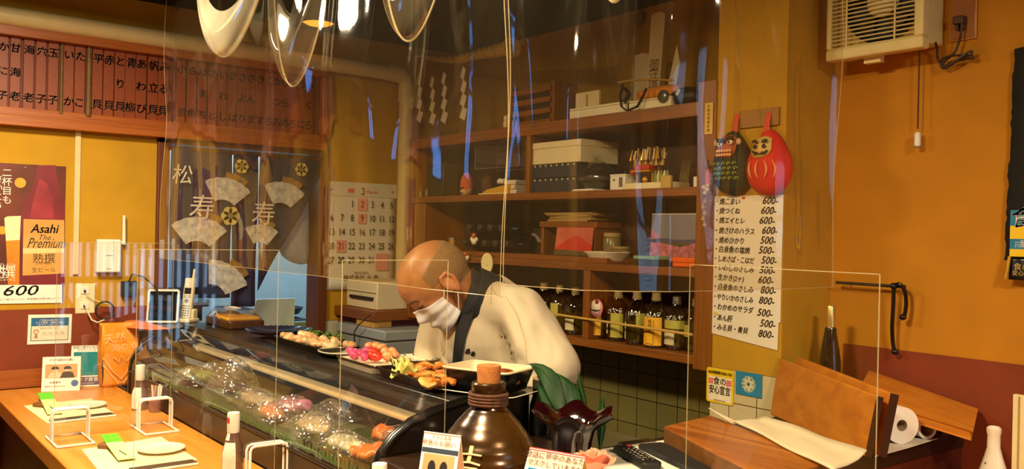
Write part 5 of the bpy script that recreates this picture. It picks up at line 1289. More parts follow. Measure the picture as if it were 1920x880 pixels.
def leaf(pts, w, label, grp='broad leaves behind the vase'):
    """broad blade along pts with its widest part a third of the way up"""
    b = MB(); n = len(pts); pts = [Vector(p) for p in pts]; vs = []
    for i, p in enumerate(pts):
        u = i/(n-1); ww = w*(math.sin(PI*(u**.7))*.95+.05*(1-u)); tn = (pts[min(i+1, n-1)]-pts[max(i-1, 0)]).normalized()
        sd = tn.cross(fw).normalized()
        vs += [p-sd*ww, p+(fw*.006*-1), p+sd*ww]
    b.add(vs, [(i*3+k, i*3+k+1, i*3+k+4, i*3+k+3) for i in range(n-1) for k in range(2)])
    t = thing('broad_leaf', label, 'leaf', None, grp)
    o = b.build('blade', m_leaf, t, solid=.0012, sub=1)
    b = MB(); b.tube([p-fw*.007 for p in pts], .0014, 5); b.build('midrib', M('leaf_rib', '#1e4c1e', .5), t)
def lp(px, py, Y): return ony(px, py, Y)
leaf([lp(1060, 790, -1.06), lp(1050, 750, -1.05), lp(1035, 715, -1.04), lp(1012, 690, -1.03), lp(992, 682, -1.02)], .030, 'longest broad green leaf arching left towards the sauce box')
leaf([lp(1080, 792, -1.05), lp(1078, 755, -1.04), lp(1068, 725, -1.03), lp(1045, 700, -1.02)], .026, 'broad green leaf standing in the middle of the bunch')
leaf([lp(1090, 795, -1.04), lp(1088, 760, -1.03), lp(1080, 738, -1.02), lp(1076, 722, -1.01)], .016, 'short pointed green leaf on the right of the bunch')
leaf([lp(1040, 800, -1.07), lp(1030, 765, -1.06), lp(1018, 735, -1.05), lp(1006, 720, -1.04)], .020, 'green leaf leaning over the black bottle')
leaf([lp(1100, 800, -1.0), lp(1095, 750, -1.0), lp(1086, 718, -1.0), lp(1084, 695, -1.0)], .009, 'narrow upright green leaf tip against the tiled wall')
leaf([lp(1124, 850, -1.02), lp(1128, 800, -1.01), lp(1128, 770, -1.0), lp(1131, 738, -1.0)], .014, 'single green leaf tip rising behind the right side of the vase')
P = onz(1010, 815, ZL)
t = thing('black_bottle', 'slim black bottle with a pale cap behind the jug and leaves', 'bottle', at((P.x, P.y, ZL+.0006)))
hb = ony(1011, 706, P.y).z-ZL
b = MB(); b.lathe([(.022, 0), (.024, .006), (.024, hb*.5), (.0175, hb*.66), (.0165, hb*.9)], 22); b.build('glass', m_black, t)
b = MB(); b.lathe([(.0175, hb*.80), (.0180, hb*.94), (.016, hb*.95)], 20); b.build('neck_band', M('band_grey', '#3a3632', .3), t)
b = MB(); b.lathe([(.0165, hb*.94), (.017, hb*.985), (.012, hb), (0, hb)], 20); b.build('cap', M('cap_tan', '#c9a884', .4), t)
# artificial rose
P = onz(1112, 895, ZL)
t = thing('artificial_rose', 'peach pink artificial rose lying at the front of the ledge', 'artificial flower', at((P.x, P.y, ZL+.0006), .5))
m_rose = M('rose_pink', '#ec8468', .6, col2='#f2a888', scale=14, sss=.2)
random.seed(8)
for k in range(13):
    lay = 0 if k < 3 else 1 if k < 8 else 2
    a = k*2.4; R_ = [.008, .017, .025][lay]; hh = [.056, .052, .042][lay]; w_ = [1.0, .8, .62][lay]
    b = MB(); b.grid(lambda u, v: ((R_*(.35+.75*v)+(.010*lay*v*v))*math.cos(a+(u-.5)*2*w_), (R_*(.35+.75*v)+(.010*lay*v*v))*math.sin(a+(u-.5)*2*w_), hh*v*(1-.18*abs(u-.5)*2)+.004-(.008*lay*max(0, v-.75))), 8, 6)
    b.build('petal', m_rose, t, solid=.0012, sub=1)
b = MB(); b.lathe([(.004, 0), (.012, .004), (.014, .012), (0, .012)], 12); b.build('calyx', m_leaf, t)

def tent(P, rz, w, h, label, nm='tent_card', lean=.26, depth=.06):
    t = thing(nm, label, 'table card', at(P, rz))
    cs, sn = math.cos(lean), math.sin(lean)
    Mf = fr((0, -h*sn, 0), (1, 0, 0), (0, sn, cs), (0, -cs, sn)); Mb_ = fr((0, h*sn*.9, 0), (1, 0, 0), (0, -sn*.9, cs), (0, cs, sn))
    b = MB(); b.box((0, h/2, 0), (w, h, .0012)); b.build('front_face', m_paper, t, smooth=False, M4=Mf)
    b = MB(); b.box((0, h/2, 0), (w, h, .0012)); b.build('back_face', m_paper, t, smooth=False, M4=Mb_)
    return t, Mf
m_phot = M('photo_tan', '#d8a878', .6, col2='#c48450', scale=6)
m_phod = M('photo_black', '#1c1414', .6)
m_skinp = M('photo_skin', '#e6bc98', .6, var=.04)
m_slate = M('slate_band', '#2c3848', .6)
def couple(t, Mf, w, h, y0, y1, tx=None):
    def q(m, pts, z, nm):
        b = MB(); b.poly([(p[0]*w, p[1]*h) for p in pts], z, z+.0004); b.build(nm, m, t, smooth=False, M4=Mf)
    q(m_phot, [(-.42, y0), (.42, y0), (.42, y1), (-.42, y1)], .0008, 'printed_picture')
    H = y1-y0
    for sx, nm in ((-1, 'printed_woman'), (1, 'printed_man')):
        cx = .16*sx; 
        q(m_phod if sx > 0 else m_skinp, [(cx-.2, y0), (cx+.2, y0), (cx+.14, y0+H*.38), (cx+.02, y0+H*.48), (cx-.12, y0+H*.40)], .0014, nm)
        q(m_skinp, [(cx+.085*math.cos(k*PI/8), y0+H*.62+H*.16*math.sin(k*PI/8)) for k in range(16)], .0018, nm+'_face')
        q(m_phod, [(cx+.1*math.cos(k*PI/8), y0+H*.68+H*.17*math.sin(k*PI/8)) for k in range(-1, 10)], .0022, nm+'_hair')
def tlet(t, Mf, items, m=None, nm='lettering'):
    b = MB()
    for (tx, s_, x, y) in items: b.text(tx, s_, x, y, .0026)
    b.build(nm, m or m_ink, t, smooth=False, M4=Mf)
# couple card by the left wall
Pc = onz(116, 724, ZC); w, h = .135, .135
t, Mf = tent((.135, Pc.y-.02, ZC+.0006), math.radians(74), w, h, 'small white table card with a photo of a couple eating, by the left wall')
couple(t, Mf, w, h, .38, .78)
b = MB(); b.disc((w*.36, h*.22), .013, .0012, 18); b.build('printed_badge', M('badge_blue', '#2a5a9a', .6), t, smooth=False, M4=Mf)
tlet(t, Mf, [('マスク会食のお願い', .010, 0, h*.9), ('お食事中', .010, -.02, h*.25), ('会話のときはマスク', .008, -.02, h*.14)])
Pc = onz(170, 722, ZC); w, h = .118, .165
t, Mf = tent((.062, Pc.y-.012, ZC+.0006), math.radians(72), w, h, 'white table card with a teal picture right of the couple card by the left wall')
b = MB(); b.box((0, h*.55, .001), (w*.84, h*.58, .0006)); b.build('printed_picture', M('teal_print', '#14707c', .18, col2='#1c8488', scale=4, coat=.6), t, smooth=False, M4=Mf)
b = MB(); b.box((0, h*.13, .001), (w*.84, h*.2, .0006)); b.build('printed_band', M('violet_band', '#3a2c5c', .5), t, smooth=False, M4=Mf)
tlet(t, Mf, [('会話に夢中のあなた', .012, 0, h*.95), ('マスクしていますか?', .010, .01, h*.885)], M('teal_ink', '#3a5a52', .6)); tlet(t, Mf, [('マスク飲食', .018, 0, h*.16), ('ご協力ください', .009, 0, h*.07)], m_paper, 'band_lettering')
# couple card in front of the jug
Pc = onz(824, 965, ZL)
t, Mf = tent((Pc.x+.02, Pc.y-.01, ZL+.0006), math.radians(28), .072, .152, 'tall white table card with a photo of a couple leaning by the brown jug')
w, h = .072, .152
couple(t, Mf, w, h, .30, .76)
b = MB(); b.box((0, h*.80, .001), (w*.98, h*.05, .0006)); b.box((0, h*.27, .001), (w*.9, h*.04, .0006)); b.build('printed_band', m_slate, t, smooth=False, M4=Mf)
tlet(t, Mf, [('黙食のお願い', .011, -.004, h*.88), ('マスク会食', .008, 0, h*.95), ('お食事中の会話は', .008, 0, h*.2), ('マスクをつけて', .008, 0, h*.12)], M('brown_print', '#7a4a2a', .7))
Pc = onz(1042, 995, ZL)
w, h = .105, .15
t, Mf = tent((Pc.x, Pc.y+.0, ZL+.0006), math.radians(20), w, h, 'white and red table card with a teal picture in front of the ruffled vase', lean=.5)
b = MB(); b.box((0, h*.52, .001), (w*.86, h*.5, .0006)); b.build('printed_picture', M('blue_print', '#146a94', .15, col2='#1c7a9c', scale=4, coat=.8), t, smooth=False, M4=Mf)
b = MB(); b.box((0, h*.985, .001), (w, h*.03, .0008)); b.build('red_edge', M('edge_red', '#c02a18', .5), t, smooth=False, M4=Mf)
b = MB(); b.box((0, h*.88, .0007), (w*.98, h*.18, .0004)); b.build('heading_ground', M('pink_ground', '#eeb49c', .6), t, smooth=False, M4=Mf)
tlet(t, Mf, [('会話に夢中のあなた', .0125, 0, h*.92), ('マスクしていますか?', .0115, .004, h*.83)])
# paper sheet, remote controls, black slab, phone on the ledge
zl = ZL+.0005
Q = [onz(px, py, ZL) for px, py in ((1110, 846), (1250, 826), (1400, 905), (1150, 935), (1050, 915))]
b = MB(); b.poly([(q.x, q.y) for q in Q], zl, zl+.001); tag(b.build('white_sheet', m_paper, smooth=False), 'white paper sheet under the remote control on the ledge', 'paper')
A_, B_ = onz(1168, 848, ZL), onz(1245, 893, ZL)
dv = (B_-A_); an = math.atan2(dv.y, dv.x); L_ = .165
t = thing('remote_control', 'black remote control with a red power key on the white sheet', 'remote control', at((A_.x+math.cos(an)*L_/2, A_.y+math.sin(an)*L_/2-.006, zl+.0016), an))
b = MB(); b.poly(rrect(L_, .046, .010), 0, .016); b.build('body', m_blackm, t, bevel=.004)
b = MB(); b.lathe([(.0055, .016), (.005, .0185), (0, .019)], 14, -L_/2+.018, .010); b.build('power_key', M('power_red', '#e8344a', .4), t)
b = MB()
for r_ in range(7):
    for c_ in range(3): b.text('123456789*0#VOLCHUP-+MU'[r_*3+c_], .011, -L_/2+.042+r_*.016, -.012+.012*c_, .0166, rot=-PI/2+.0)
b.build('key_legends', m_paper, t, smooth=False)
A_, B_ = onz(1222, 843, ZL), onz(1330, 893, ZL); an = math.atan2((B_-A_).y, (B_-A_).x)
b = MB(); b.poly(rrect(.24, .07, .012), 0, .012)
tag(b.build('black_tablet_case', M('black_rubber', '#141312', .7), M4=at((A_.x+math.cos(an)*.11, A_.y+math.sin(an)*.11, zl+.0012), an), bevel=.004), 'flat matt black case lying between the remote control and the thick cutting board', 'case')
A_, B_ = onz(1172, 838, ZL), onz(1216, 832, ZL); an = math.atan2((B_-A_).y, (B_-A_).x)
t = thing('silver_phone', 'thin silver-edged black phone at the inner edge of the ledge', 'phone', at(((A_.x+B_.x)/2+.0, (A_.y+B_.y)/2, zl+.0012), an))
b = MB(); b.poly(rrect(.10, .03, .005), 0, .006); b.build('rim', m_steel, t, bevel=.001)
b = MB(); b.poly(rrect(.096, .027, .004), .006, .0068); b.build('screen', m_black, t, smooth=False)
# ------------------------------------------------------------------ cutting boards
m_cb = M('board_honey', '#b06a22', .4, kind='wood', axis=0, col2='#7c3c0e', grain=12, scale=12)
m_cb2 = M('board_orange', '#cc8024', .45, kind='wood', axis=0, col2='#b0641a', grain=14, scale=8)
m_cb3 = M('board_dark_edge', '#35180c', .5, var=.2)
zb1 = 1.015
Q = [onz(px, py, zb1) for px, py in ((1244, 799), (1333, 778), (1560, 868), (1440, 900))]
b = MB(); b.poly([(q.x, q.y) for q in Q], ZL+.0022, zb1); b.mi = [1, 0, 1, 1, 1, 1]
tag(b.build('cutting_board', [m_cb, M('board_side', '#6a4014', .55, var=.25, scale=30)], bevel=.006, seg=3), 'thick worn cutting board lying flat beside the black case', 'cutting board')
def slab(bl, br, tl, tr, th, nm, label, m, medge=None):
    n = (br-bl).cross(tl-bl).normalized()
    if n.dot(CAM-bl) > 0: n = -n
    q = [bl, br, tr, tl]; vs = q+[p+n*th for p in q]
    b = MB(); b.add(vs, [(0, 1, 2, 3), (7, 6, 5, 4), (0, 4, 5, 1), (2, 6, 7, 3), (3, 7, 4, 0)])
    b.m = 1; b.add([vs[1], vs[5], vs[6], vs[2]], [(0, 1, 2, 3)])
    return tag(b.build(nm, [m, medge or m], bevel=.003), label, 'cutting board', 'cutting boards at the right end of the ledge')
zl2 = ZL+.001
bl, br = Vector((2.452, -.292, zl2)), Vector((2.872, -.515, zl2))
tl, tr = onz(1461, 669, 1.119), onz(1652, 743, 1.117)
tl = Vector((2.445, -.247, 1.122)); tr = Vector((2.915, -.545, 1.115))
slab(bl, br, tl, tr, .018, 'cutting_board', 'front one of two orange wooden boards standing on edge', m_cb2, m_cb3)
n_ = (br-bl).cross(Vector((0, 0, 1))).normalized(); n_ = n_ if n_.dot(CAM-bl) < 0 else -n_
o_ = n_*.034
slab(bl+o_+Vector((.03, -.012, 0)), br+o_, tl+o_+Vector((.03, -.012, .008)), tr+o_+Vector((0, 0, .006)), .022, 'cutting_board', 'rear one of two orange wooden boards standing on edge', m_cb2, m_cb3)
pl = [Vector((2.60, -.028, 1.088)), Vector((2.90, -.028, 1.030)), Vector((2.985, -.24, 1.012)), Vector((2.70, -.27, 1.055))]
nn = (pl[1]-pl[0]).cross(pl[3]-pl[0]).normalized(); nn = nn if nn.z < 0 else -nn
b = MB(); b.add(pl+[p+nn*.022 for p in pl], [(0, 1, 2, 3), (7, 6, 5, 4)]+[(i, (i+1) % 4, (i+1) % 4+4, i+4) for i in range(4)])
tag(b.build('cutting_board', m_cb2, bevel=.003), 'broad orange board lying tilted on top of things against the right wall', 'cutting board', 'cutting boards at the right end of the ledge')
b = MB(); b.b2((2.69, -.16, ZL+.001), (2.88, -.05, 1.0)); tag(b.build('wooden_block', m_cb3, bevel=.004), 'dark wooden block under the tilted board by the right wall', 'block')
# cloth, paper rolls
Qs = [onz(px, py, 1.018) for px, py in ((1372, 790), (1430, 788), (1625, 858), (1560, 885))]
b = MB()
def clothf(u, v):
    p = (Qs[0]*(1-u)+Qs[3]*u)*(1-v)+(Qs[1]*(1-u)+Qs[2]*u)*v
    return (p.x, p.y, 1.0185+.004*math.sin(u*5+v*3)**2+.010*(v > .8)*(v-.8)/.2)
b.grid(clothf, 20, 8); tag(b.build('white_cloth', M('white_cotton', '#d6c6a6', .85, var=.04), solid=.003), 'folded white cloth draped over the edge of the thick cutting board', 'cloth')
b = MB(); b.tube([onz(1330, 766, 1.02), onz(1350, 778, 1.022), onz(1372, 790, 1.026)], [.003, .005, .008], 8, flat=.5); tag(b.build('cloth_tie', _M['white_cotton']), 'twisted white tie running from the corner of the cloth to the tiles', 'cloth')
Q = [onz(px, py, ZL) for px, py in ((1640, 858), (1675, 822), (1758, 824), (1700, 842))]
b = MB(); b.poly([(q.x, q.y) for q in Q], zl, zl+.001); tag(b.build('paper_sheet', m_paper, smooth=False), 'crumpled white paper under the paper rolls', 'paper')
def roll(c, ax, L_, r, ri, label):
    t = thing('paper_roll', label, 'paper roll', None, 'white paper rolls behind the boards')
    z = Vector(ax).normalized(); x = Vector((0, 0, 1)); y = z.cross(x)
    t.matrix_basis = fr(c, x, y, z)
    b = MB(); b.lathe([(ri, 0), (r, 0), (r, L_), (ri, L_)], 30); 
    b.v = b.v; n = 30
    b.add([], []); b.f = [f for f in b.f if len(f) == 4]; b.mi = [0]*len(b.f)
    b.build('paper', M('roll_white', '#ece4da', .85, var=.02), t)
    b = MB(); b.lathe([(ri*.99, .0005), (ri*.99, L_)], 24); b.f = [f for f in b.f if len(f) == 4]; b.mi = [0]*len(b.f); b.build('core', M('core_grey', '#b9a68a', .9), t)
ax = Vector((-.85, .45, 0)).normalized()
c1 = onz(1699, 800, ZL+.045); c1 = Vector((2.855, -.32, ZL+.0465))
roll(c1, ax, .115, .045, .014, 'bigger white paper roll standing out from behind the boards')
c2 = Vector((2.865, -.215, ZL+.028))
roll(c2, ax, .12, .026, .019, 'smaller white paper roll right of the bigger roll')
# dark bottle by the pillar
P = Vector((2.535, -.13, ZL+.0006)); hb = .31
t = thing('soy_bottle', 'tall dark brown bottle with a gold cap behind the standing boards', 'bottle', at(P))
b = MB(); b.lathe([(.028, 0), (.030, .006), (.030, hb*.48), (.024, hb*.62), (.0155, hb*.78), (.0135, hb*.80)], 24); b.build('glass', M('brown_bottle', '#1c0c0a', .12, coat=.6, var=.2), t)
b = MB(); b.lathe([(.0155, hb*.765), (.0165, hb*.775), (.0155, hb*.785)], 20); b.build('collar', m_blackm, t)
b = MB(); b.lathe([(.0125, hb*.79), (.0125, hb*.985), (.010, hb), (0, hb)], 20); b.build('cap', M('champagne_gold', '#d8b870', .25, metal=.8), t)
b = MB(); b.grid(lambda u, v: (.0307*math.cos(-2.2+1.8*u), .0307*math.sin(-2.2+1.8*u), hb*(.1+.3*v)), 10, 1); b.build('label', M('dark_label', '#3a2030', .5), t)
# white sake bottle and menu book on the right counter
P = Vector((3.062, -.30, ZC+.0006)); hb = .236
t = thing('sake_bottle', 'white porcelain bottle with blue blossom pattern at the right edge of the photo', 'bottle', at(P))
b = MB(); b.lathe([(.026, 0), (.029, .005), (.031, hb*.35), (.029, hb*.58), (.020, hb*.70), (.014, hb*.80), (.0135, hb*.92), (.0155, hb*.95), (.0155, hb*.985), (.012, hb), (.008, hb*.99), (0, hb*.96)], 28); b.build('body', M('porcelain', '#e8dccb', .15, var=.02, coat=.6), t)
b = MB(); random.seed(4)
for k in range(22):
    a = random.uniform(-2.6, .6); z_ = random.uniform(.25, .68)*hb; r_ = .0312 if z_ < hb*.45 else .0305-.012*(z_-hb*.45)/(hb*.25)
    b.ell((r_*math.cos(a), r_*math.sin(a), z_), (.0038, .0038, .004), 8, 5)
b.build('blossom_pattern', M('print_indigo', '#4a4658', .4, var=.3), t)
P = Vector((3.16, -.30, ZC+.0006))
t = thing('menu_book', 'cream menu book standing upright behind the porcelain bottle', 'menu', at(P, math.radians(-8)))
b = MB(); b.box((.005, 0, .158), (.13, .012, .316)); b.build('cover', M('menu_cream', '#e2cfa0', .6, var=.04), t, bevel=.001)
b = MB(); b.box((-.045, -.0065, .158), (.004, .001, .31)); b.build('spine_line', M('tan_line2', '#a88a4a', .6), t, smooth=False)
b = MB(); b.T = fr((-.005, -.0068, 0), (1, 0, 0), (0, 0, 1), (0, -1, 0)); b.vtext('おしながき', .026, 0, .25); b.build('lettering', M('gold_ink', '#8a6a14', .5), t, smooth=False)

# ================================================================== on the customers' counter
m_mat = M('placemat_paper', '#e8d8ae', .8, col2='#ddc896', scale=6)
def setting(corners, label, packet, rest, plate_c, plate_r, sleeve, wh):
    Q = [onz(px, py, ZC) for px, py in corners]
    c = sum((q for q in Q), Vector())/4; ex = (Q[1]-Q[0]+Q[2]-Q[3])/2; ey = (Q[3]-Q[0]+Q[2]-Q[1])/2
    b = MB(); b.poly([(q.x, q.y) for q in Q][::-1], ZC+.0005, ZC+.0012); mat_ = tag(b.build('placemat', m_mat, smooth=False), 'cream paper placemat '+wh, 'placemat', 'paper placemats on the counter')
    z = ZC+.0014
    A_, B_ = onz(*packet[0], z), onz(*packet[1], z); an = math.atan2((B_-A_).y, (B_-A_).x); L_ = (B_-A_).length
    R0, R1 = onz(*rest[0], z), onz(*rest[1], z)
    b = MB(); b.poly(rrect((R1-R0).length, .03, .006), 0, .014)
    tag(b.build('chopstick_rest', M('dark_wood', '#8a5a20', .6, kind='wood', axis=0, col2='#5a3410', grain=20), M4=at((R0+R1)/2+Vector((0, 0, 0)), math.atan2((R1-R0).y, (R1-R0).x)), bevel=.003), 'small brown wooden rest under the green packet '+wh, 'chopstick rest', 'wooden rests on the placemats')
    t = thing('green_packet', 'bright green paper packet propped on its rest '+wh, 'packet', Matrix.Translation((A_+B_)/2+Vector((0, 0, .012))) @ Euler((0, .05, an)).to_matrix().to_4x4(), 'green packets on the placemats')
    b = MB(); b.box((0, 0, .002), (L_, .046, .004)); b.build('packet', M('packet_green', '#b0d878', .6, col2='#d8e0a0', scale=3), t, bevel=.001)
    b = MB(); b.box((-L_*.33, 0, .0043), (L_*.34, .0465, .001)); b.build('green_end', M('vivid_green', '#5ac81c', .5, var=.06), t, smooth=False)
    b = MB(); b.tube([(L_*.2, -.006, .006), (L_*.4, .004, .006)], .001, 4); b.build('brush_mark', m_ink, t)
    P = onz(*plate_c, z); t = thing('small_plate', 'small pale celadon plate '+wh, 'plate', at((P.x, P.y, z)), 'small plates on the placemats')
    b = MB(); b.lathe([(0, .002), (plate_r*.55, .001), (plate_r*.9, .005), (plate_r, .009), (plate_r, .0105), (plate_r*.93, .0085), (plate_r*.84, .0055), (plate_r*.5, .004), (0, .004)], 32, close=True); b.build('plate', M('celadon', '#dcdcc2', .18, var=.03, coat=.6), t)
    A_, B_ = onz(*sleeve[0], z), onz(*sleeve[1], z); an = math.atan2((B_-A_).y, (B_-A_).x); L_ = (B_-A_).length
    t = thing('chopstick_sleeve', 'dark chopstick sleeve with a pale edge along the front '+wh, 'chopsticks', at((A_+B_)/2, an), 'chopstick sleeves on the placemats')
    b = MB(); b.box((0, 0, .003), (L_, .042, .006)); b.build('sleeve', M('sleeve_dark', '#3a2e18', .5, col2='#241b0e', scale=8), t, bevel=.002)
    b = MB(); b.box((0, -.0235, .0025), (L_, .005, .005)); b.build('edge_strip', m_paper, t, smooth=False)
    b = MB(); random.seed(len(wh))
    for k in range(14):
        x, y = random.uniform(-.42, .42), random.uniform(-.36, .36); q0 = c+ex*x+ey*y; q0.z = ZC+.0013; b.tube([q0, q0+ex.normalized()*random.uniform(.01, .03)+ey.normalized()*random.uniform(-.006, .006)], [.0012, .0006], 4, flat=.3)
    b.build('printed_sketch', M('mat_print', '#7a6030', .8), mat_)
    for k in range(0): x = ex.length*random.uniform(-.3, .3); b.tube([c+ex.normalized()*x+ey.normalized()*.02*(k-2)+Vector((0, 0, .0014)), c+ex.normalized()*(x+.03)+ey.normalized()*.02*(k-2)+Vector((0, 0, .0014))], .0008, 4)
setting(((44, 762), (170, 748), (214, 776), (89, 795)), '', ((83, 749), (103, 779)), ((66, 762), (86, 764)), (165, 763), .062, ((95, 792), (212, 778)), 'at the far seat')
setting(((153, 844), (302, 820), (370, 863), (191, 892)), '', ((203, 829), (238, 866)), ((186, 840), (230, 842)), (302, 846), .066, ((245, 885), (366, 868)), 'at the near seat')
# menu printing on the mats is faint; wire stands
def wire_stand(px, py, rz, label):
    P = onz(px, py, ZC)
    t = thing('wire_stand', label, 'stand', at((P.x, P.y, ZC+.0045), rz), 'white wire stands on the counter')
    w, d, h, r_ = .10, .16, .095, .0036
    b = MB(); b.tube([(-w/2, -d/2, 0), (w/2, -d/2, 0), (w/2, d/2, 0), (-w/2, d/2, 0), (-w/2, -d/2, 0)], r_, 8); b.build('base_loop', m_white, t)
    for y in (-.012, .012):
        b = MB(); q = .012
        b.tube([(-w/2, y, 0), (-w/2, y, h-q), (-w/2+q*.3, y, h-q*.3), (-w/2+q, y, h), (w/2-q, y, h), (w/2-q*.3, y, h-q*.3), (w/2, y, h-q), (w/2, y, 0)], r_, 8); b.build('upright_loop', m_white, t)
    return t
wire_stand(131, 828, math.radians(90), 'white wire stand in front of the far placemat')
wire_stand(290, 806, math.radians(90), 'white wire stand beside the glass case, left of the tall sauce bottle')
wire_stand(500, 905, math.radians(90), 'white wire stand at the bottom edge right of the sauce bottle with the red label')
# sauce bottles
def sauce(px, py, label, full=True, ztop=None):
    P = onz(px, py, ZC) if ztop is None else onz(px, py, ztop)
    t = thing('soy_dispenser', label, 'sauce bottle', at((P.x, P.y, ZC+.0006), math.radians(-35)), 'white-capped sauce bottles on the counter')
    b = MB(); b.lathe([(.026, 0), (.0285, .005), (.0285, .045), (.027, .060), (.0185, .086), (.0150, .098), (.0140, .108)], 28); b.build('glass', M('sauce_glass', '#7a5c50', .2, var=.2, coat=.6, col2='#503830', scale=8), t)
    b = MB(); b.lathe([(.0155, .104), (.0165, .108), (.0165, .152), (.0155, .157), (0, .158)], 24); b.build('cap', m_white, t)
    def wrap(a0, a1, za, zb_, m, nm, rr):
        b = MB(); b.grid(lambda u, v: (rr(za+(zb_-za)*v)*math.cos(a0+(a1-a0)*u), rr(za+(zb_-za)*v)*math.sin(a0+(a1-a0)*u), za+(zb_-za)*v), 14, 6); b.build(nm, m, t)
    PB = [(.0285, 0), (.0285, .045), (.027, .060), (.0185, .086), (.015, .098), (.014, .108), (.0155, .112), (.0165, .16)]
    def rb(z):
        for (r1, z1_), (r2, z2_) in zip(PB, PB[1:]):
            if z1_ <= z <= z2_: return r1+(r2-r1)*(z-z1_)/(z2_-z1_)+.0006
        return .017
    wrap(-2.7, -1.7, .006, .085, M('label_white', '#e4dcd0', .5), 'front_label', lambda z: rb(z)); wrap(-.9, .5, .006, .08, _M['label_white'], 'back_label', lambda z: rb(z))
    if full:
        wrap(-1.35, -.4, .130, .145, M('label_red', '#c8202a', .5), 'red_label', lambda z: .0169); wrap(-1.35, -.3, .085, .128, _M['label_white'], 'neck_label', lambda z: rb(z)+.0003)
    b = MB(); 
    for k in range(7): 
        a = -2.5+.05*k; b.box((.0296*math.cos(a), .0296*math.sin(a), .022), (.0009, .0006+.0006*(k % 3), .022), Matrix.Rotation(a, 3, 'Z'))
    b.build('barcode', m_ink, t, smooth=False)
    return t
sauce(262, 768, 'far white-capped sauce bottle next to the left end of the glass case', False)
sauce(436, 884, 'white-capped sauce bottle with a red label on its cap, in front of the glass case')
sauce(712, 872, 'sauce bottle of which only the white cap shows at the bottom edge', ztop=ZC+.155)
P = onz(298, 772, ZC); P.y = min(P.y, -1.475)
t = thing('toothpick_holder', 'small holder of paper-wrapped toothpicks behind the far sauce bottle', 'holder', at((P.x, P.y, ZC+.0006)))
b = MB(); b.lathe([(.02, 0), (.022, .004), (.022, .05), (.0195, .05), (.0195, .008), (0, .008)], 20, close=True); b.build('cup', M('holder_brown', '#7a5040', .4, var=.2), t)
random.seed(9)
for k in range(9):
    a = random.uniform(0, 2*PI); q = Vector((.009*math.cos(a), .009*math.sin(a), .01)); b = MB(); b.box((0, 0, .04), (.007, .0015, .08+.012*random.random()), None)
    b.build('paper_pick', M('pick_paper', '#c8946c', .7, var=.2) if k % 2 else m_paper, t, M4=at(q, a, random.uniform(-.15, .15), random.uniform(-.15, .15)))
# orange bag and its draped top
t = thing('paper_bag', 'orange printed bag standing at the left end of the glass case', 'bag', at((.0, 0, 0)))
bw = [onz(205, 722, ZC), onz(258, 738, ZC)]
x0, y0 = .075, onx(200, 700, .075).y; x1, y1 = .30, -1.42
bx0, bx1, by0, by1, bz = .075, .165, -1.512, -1.372, .252
def bagpt(s_, v):
    """outline of the bag, s_ runs round it from 0 to 4"""
    i = int(s_) % 4; f_ = s_-int(s_); c_ = [(bx1, by0), (bx1, by1), (bx0, by1), (bx0, by0)]
    p, q = c_[i], c_[(i+1) % 4]; x = p[0]+(q[0]-p[0])*f_; y = p[1]+(q[1]-p[1])*f_
    pinch = 1-.75*max(0, v-.55)/.45; x = (bx0+bx1)/2+(x-(bx0+bx1)/2)*pinch
    x += .007*math.sin(v*9+f_*5+i)*(.3+v); y += .004*math.sin(v*7+i)
    return (x, y, ZC+.002+bz*v)
b = MB(); b.grid(lambda u, v: bagpt(u*3.999, v), 48, 18); b.build('bag_body', M('orange_bag', '#f09a1c', .5, col2='#e88414', scale=6, bump=.3), t, solid=.001)
b = MB(); b.T = fr((bx1+.007, (by0+by1)/2, ZC), (0, 1, 0), (-.02, 0, 1), (1, 0, .02))
b.text('天然', .042, -.025, .195, 0, rot=.12); b.text('海の幸', .034, .012, .158, 0, rot=.1)
for q in ([(-.07, .12), (-.03, .06), (.0, .03), (.03, .07), (.07, .12)], [(-.07, .09), (-.04, .05), (-.01, .012)], [(.01, .012), (.04, .06), (.07, .085)], [(-.03, .12), (-.01, .10), (.0, .125), (.02, .10), (.035, .12)]): b.tube([(x, y, .0) for x, y in q], .0026, 5, flat=.5)
b.build('white_print', M('bag_print', '#f4c08a', .6), t, smooth=False)
P0 = [onz(px, py, 1.058) for px, py in ((205, 605), (285, 596), (312, 600), (250, 622))]
b = MB(); b.grid(lambda u, v: (.05+.30*u, -1.43+.12*v+.05*u*(1-v), 1.046+.006+.012*math.sin(PI*v)*(1-u)-(.014 if v < .15 else 0)*(1-u)), 12, 8)
tag(b.build('orange_cloth_wrap', M('peach_wrap', '#e8804a', .5, var=.1), solid=.002), 'orange wrapping cloth spread over the dark cabinet above the orange bag', 'cloth')

# ================================================================== fridge and printer by the back corner
t = thing('freezer_chest', 'grey chest freezer in the back corner under the printer shelf', 'freezer', at((.30, -.24, 0)))
zf = ony(740, 625, -.42).z
b = MB(); b.b2((-.24, -.18, .02), (.22, .2, zf-.05)); b.build('body', M('freezer_grey', '#8f979a', .35, var=.05), t, bevel=.006)
b = MB(); b.b2((-.245, -.19, zf-.045), (.225, .205, zf)); b.build('lid', M('freezer_lid', '#9ca4a6', .35, var=.05), t, bevel=.006)
zs = ony(716, 586, -.40).z
t = thing('printer_shelf', 'small dark wooden shelf carrying the cream printer in the back corner', 'shelf')
b = MB(); b.b2((.012, -.42, zs-.045), (.40, -.02, zs)); b.build('board', m_shelfwood, t, bevel=.002)
b = MB(); b.b2((.012, -.40, zs-.10), (.03, -.02, zs-.045)); b.build('bracket', m_shelfwood, t, bevel=.002)
t = thing('printer', 'cream receipt printer on the small shelf beside the chef', 'printer', at((.21, -.22, zs+.001)))
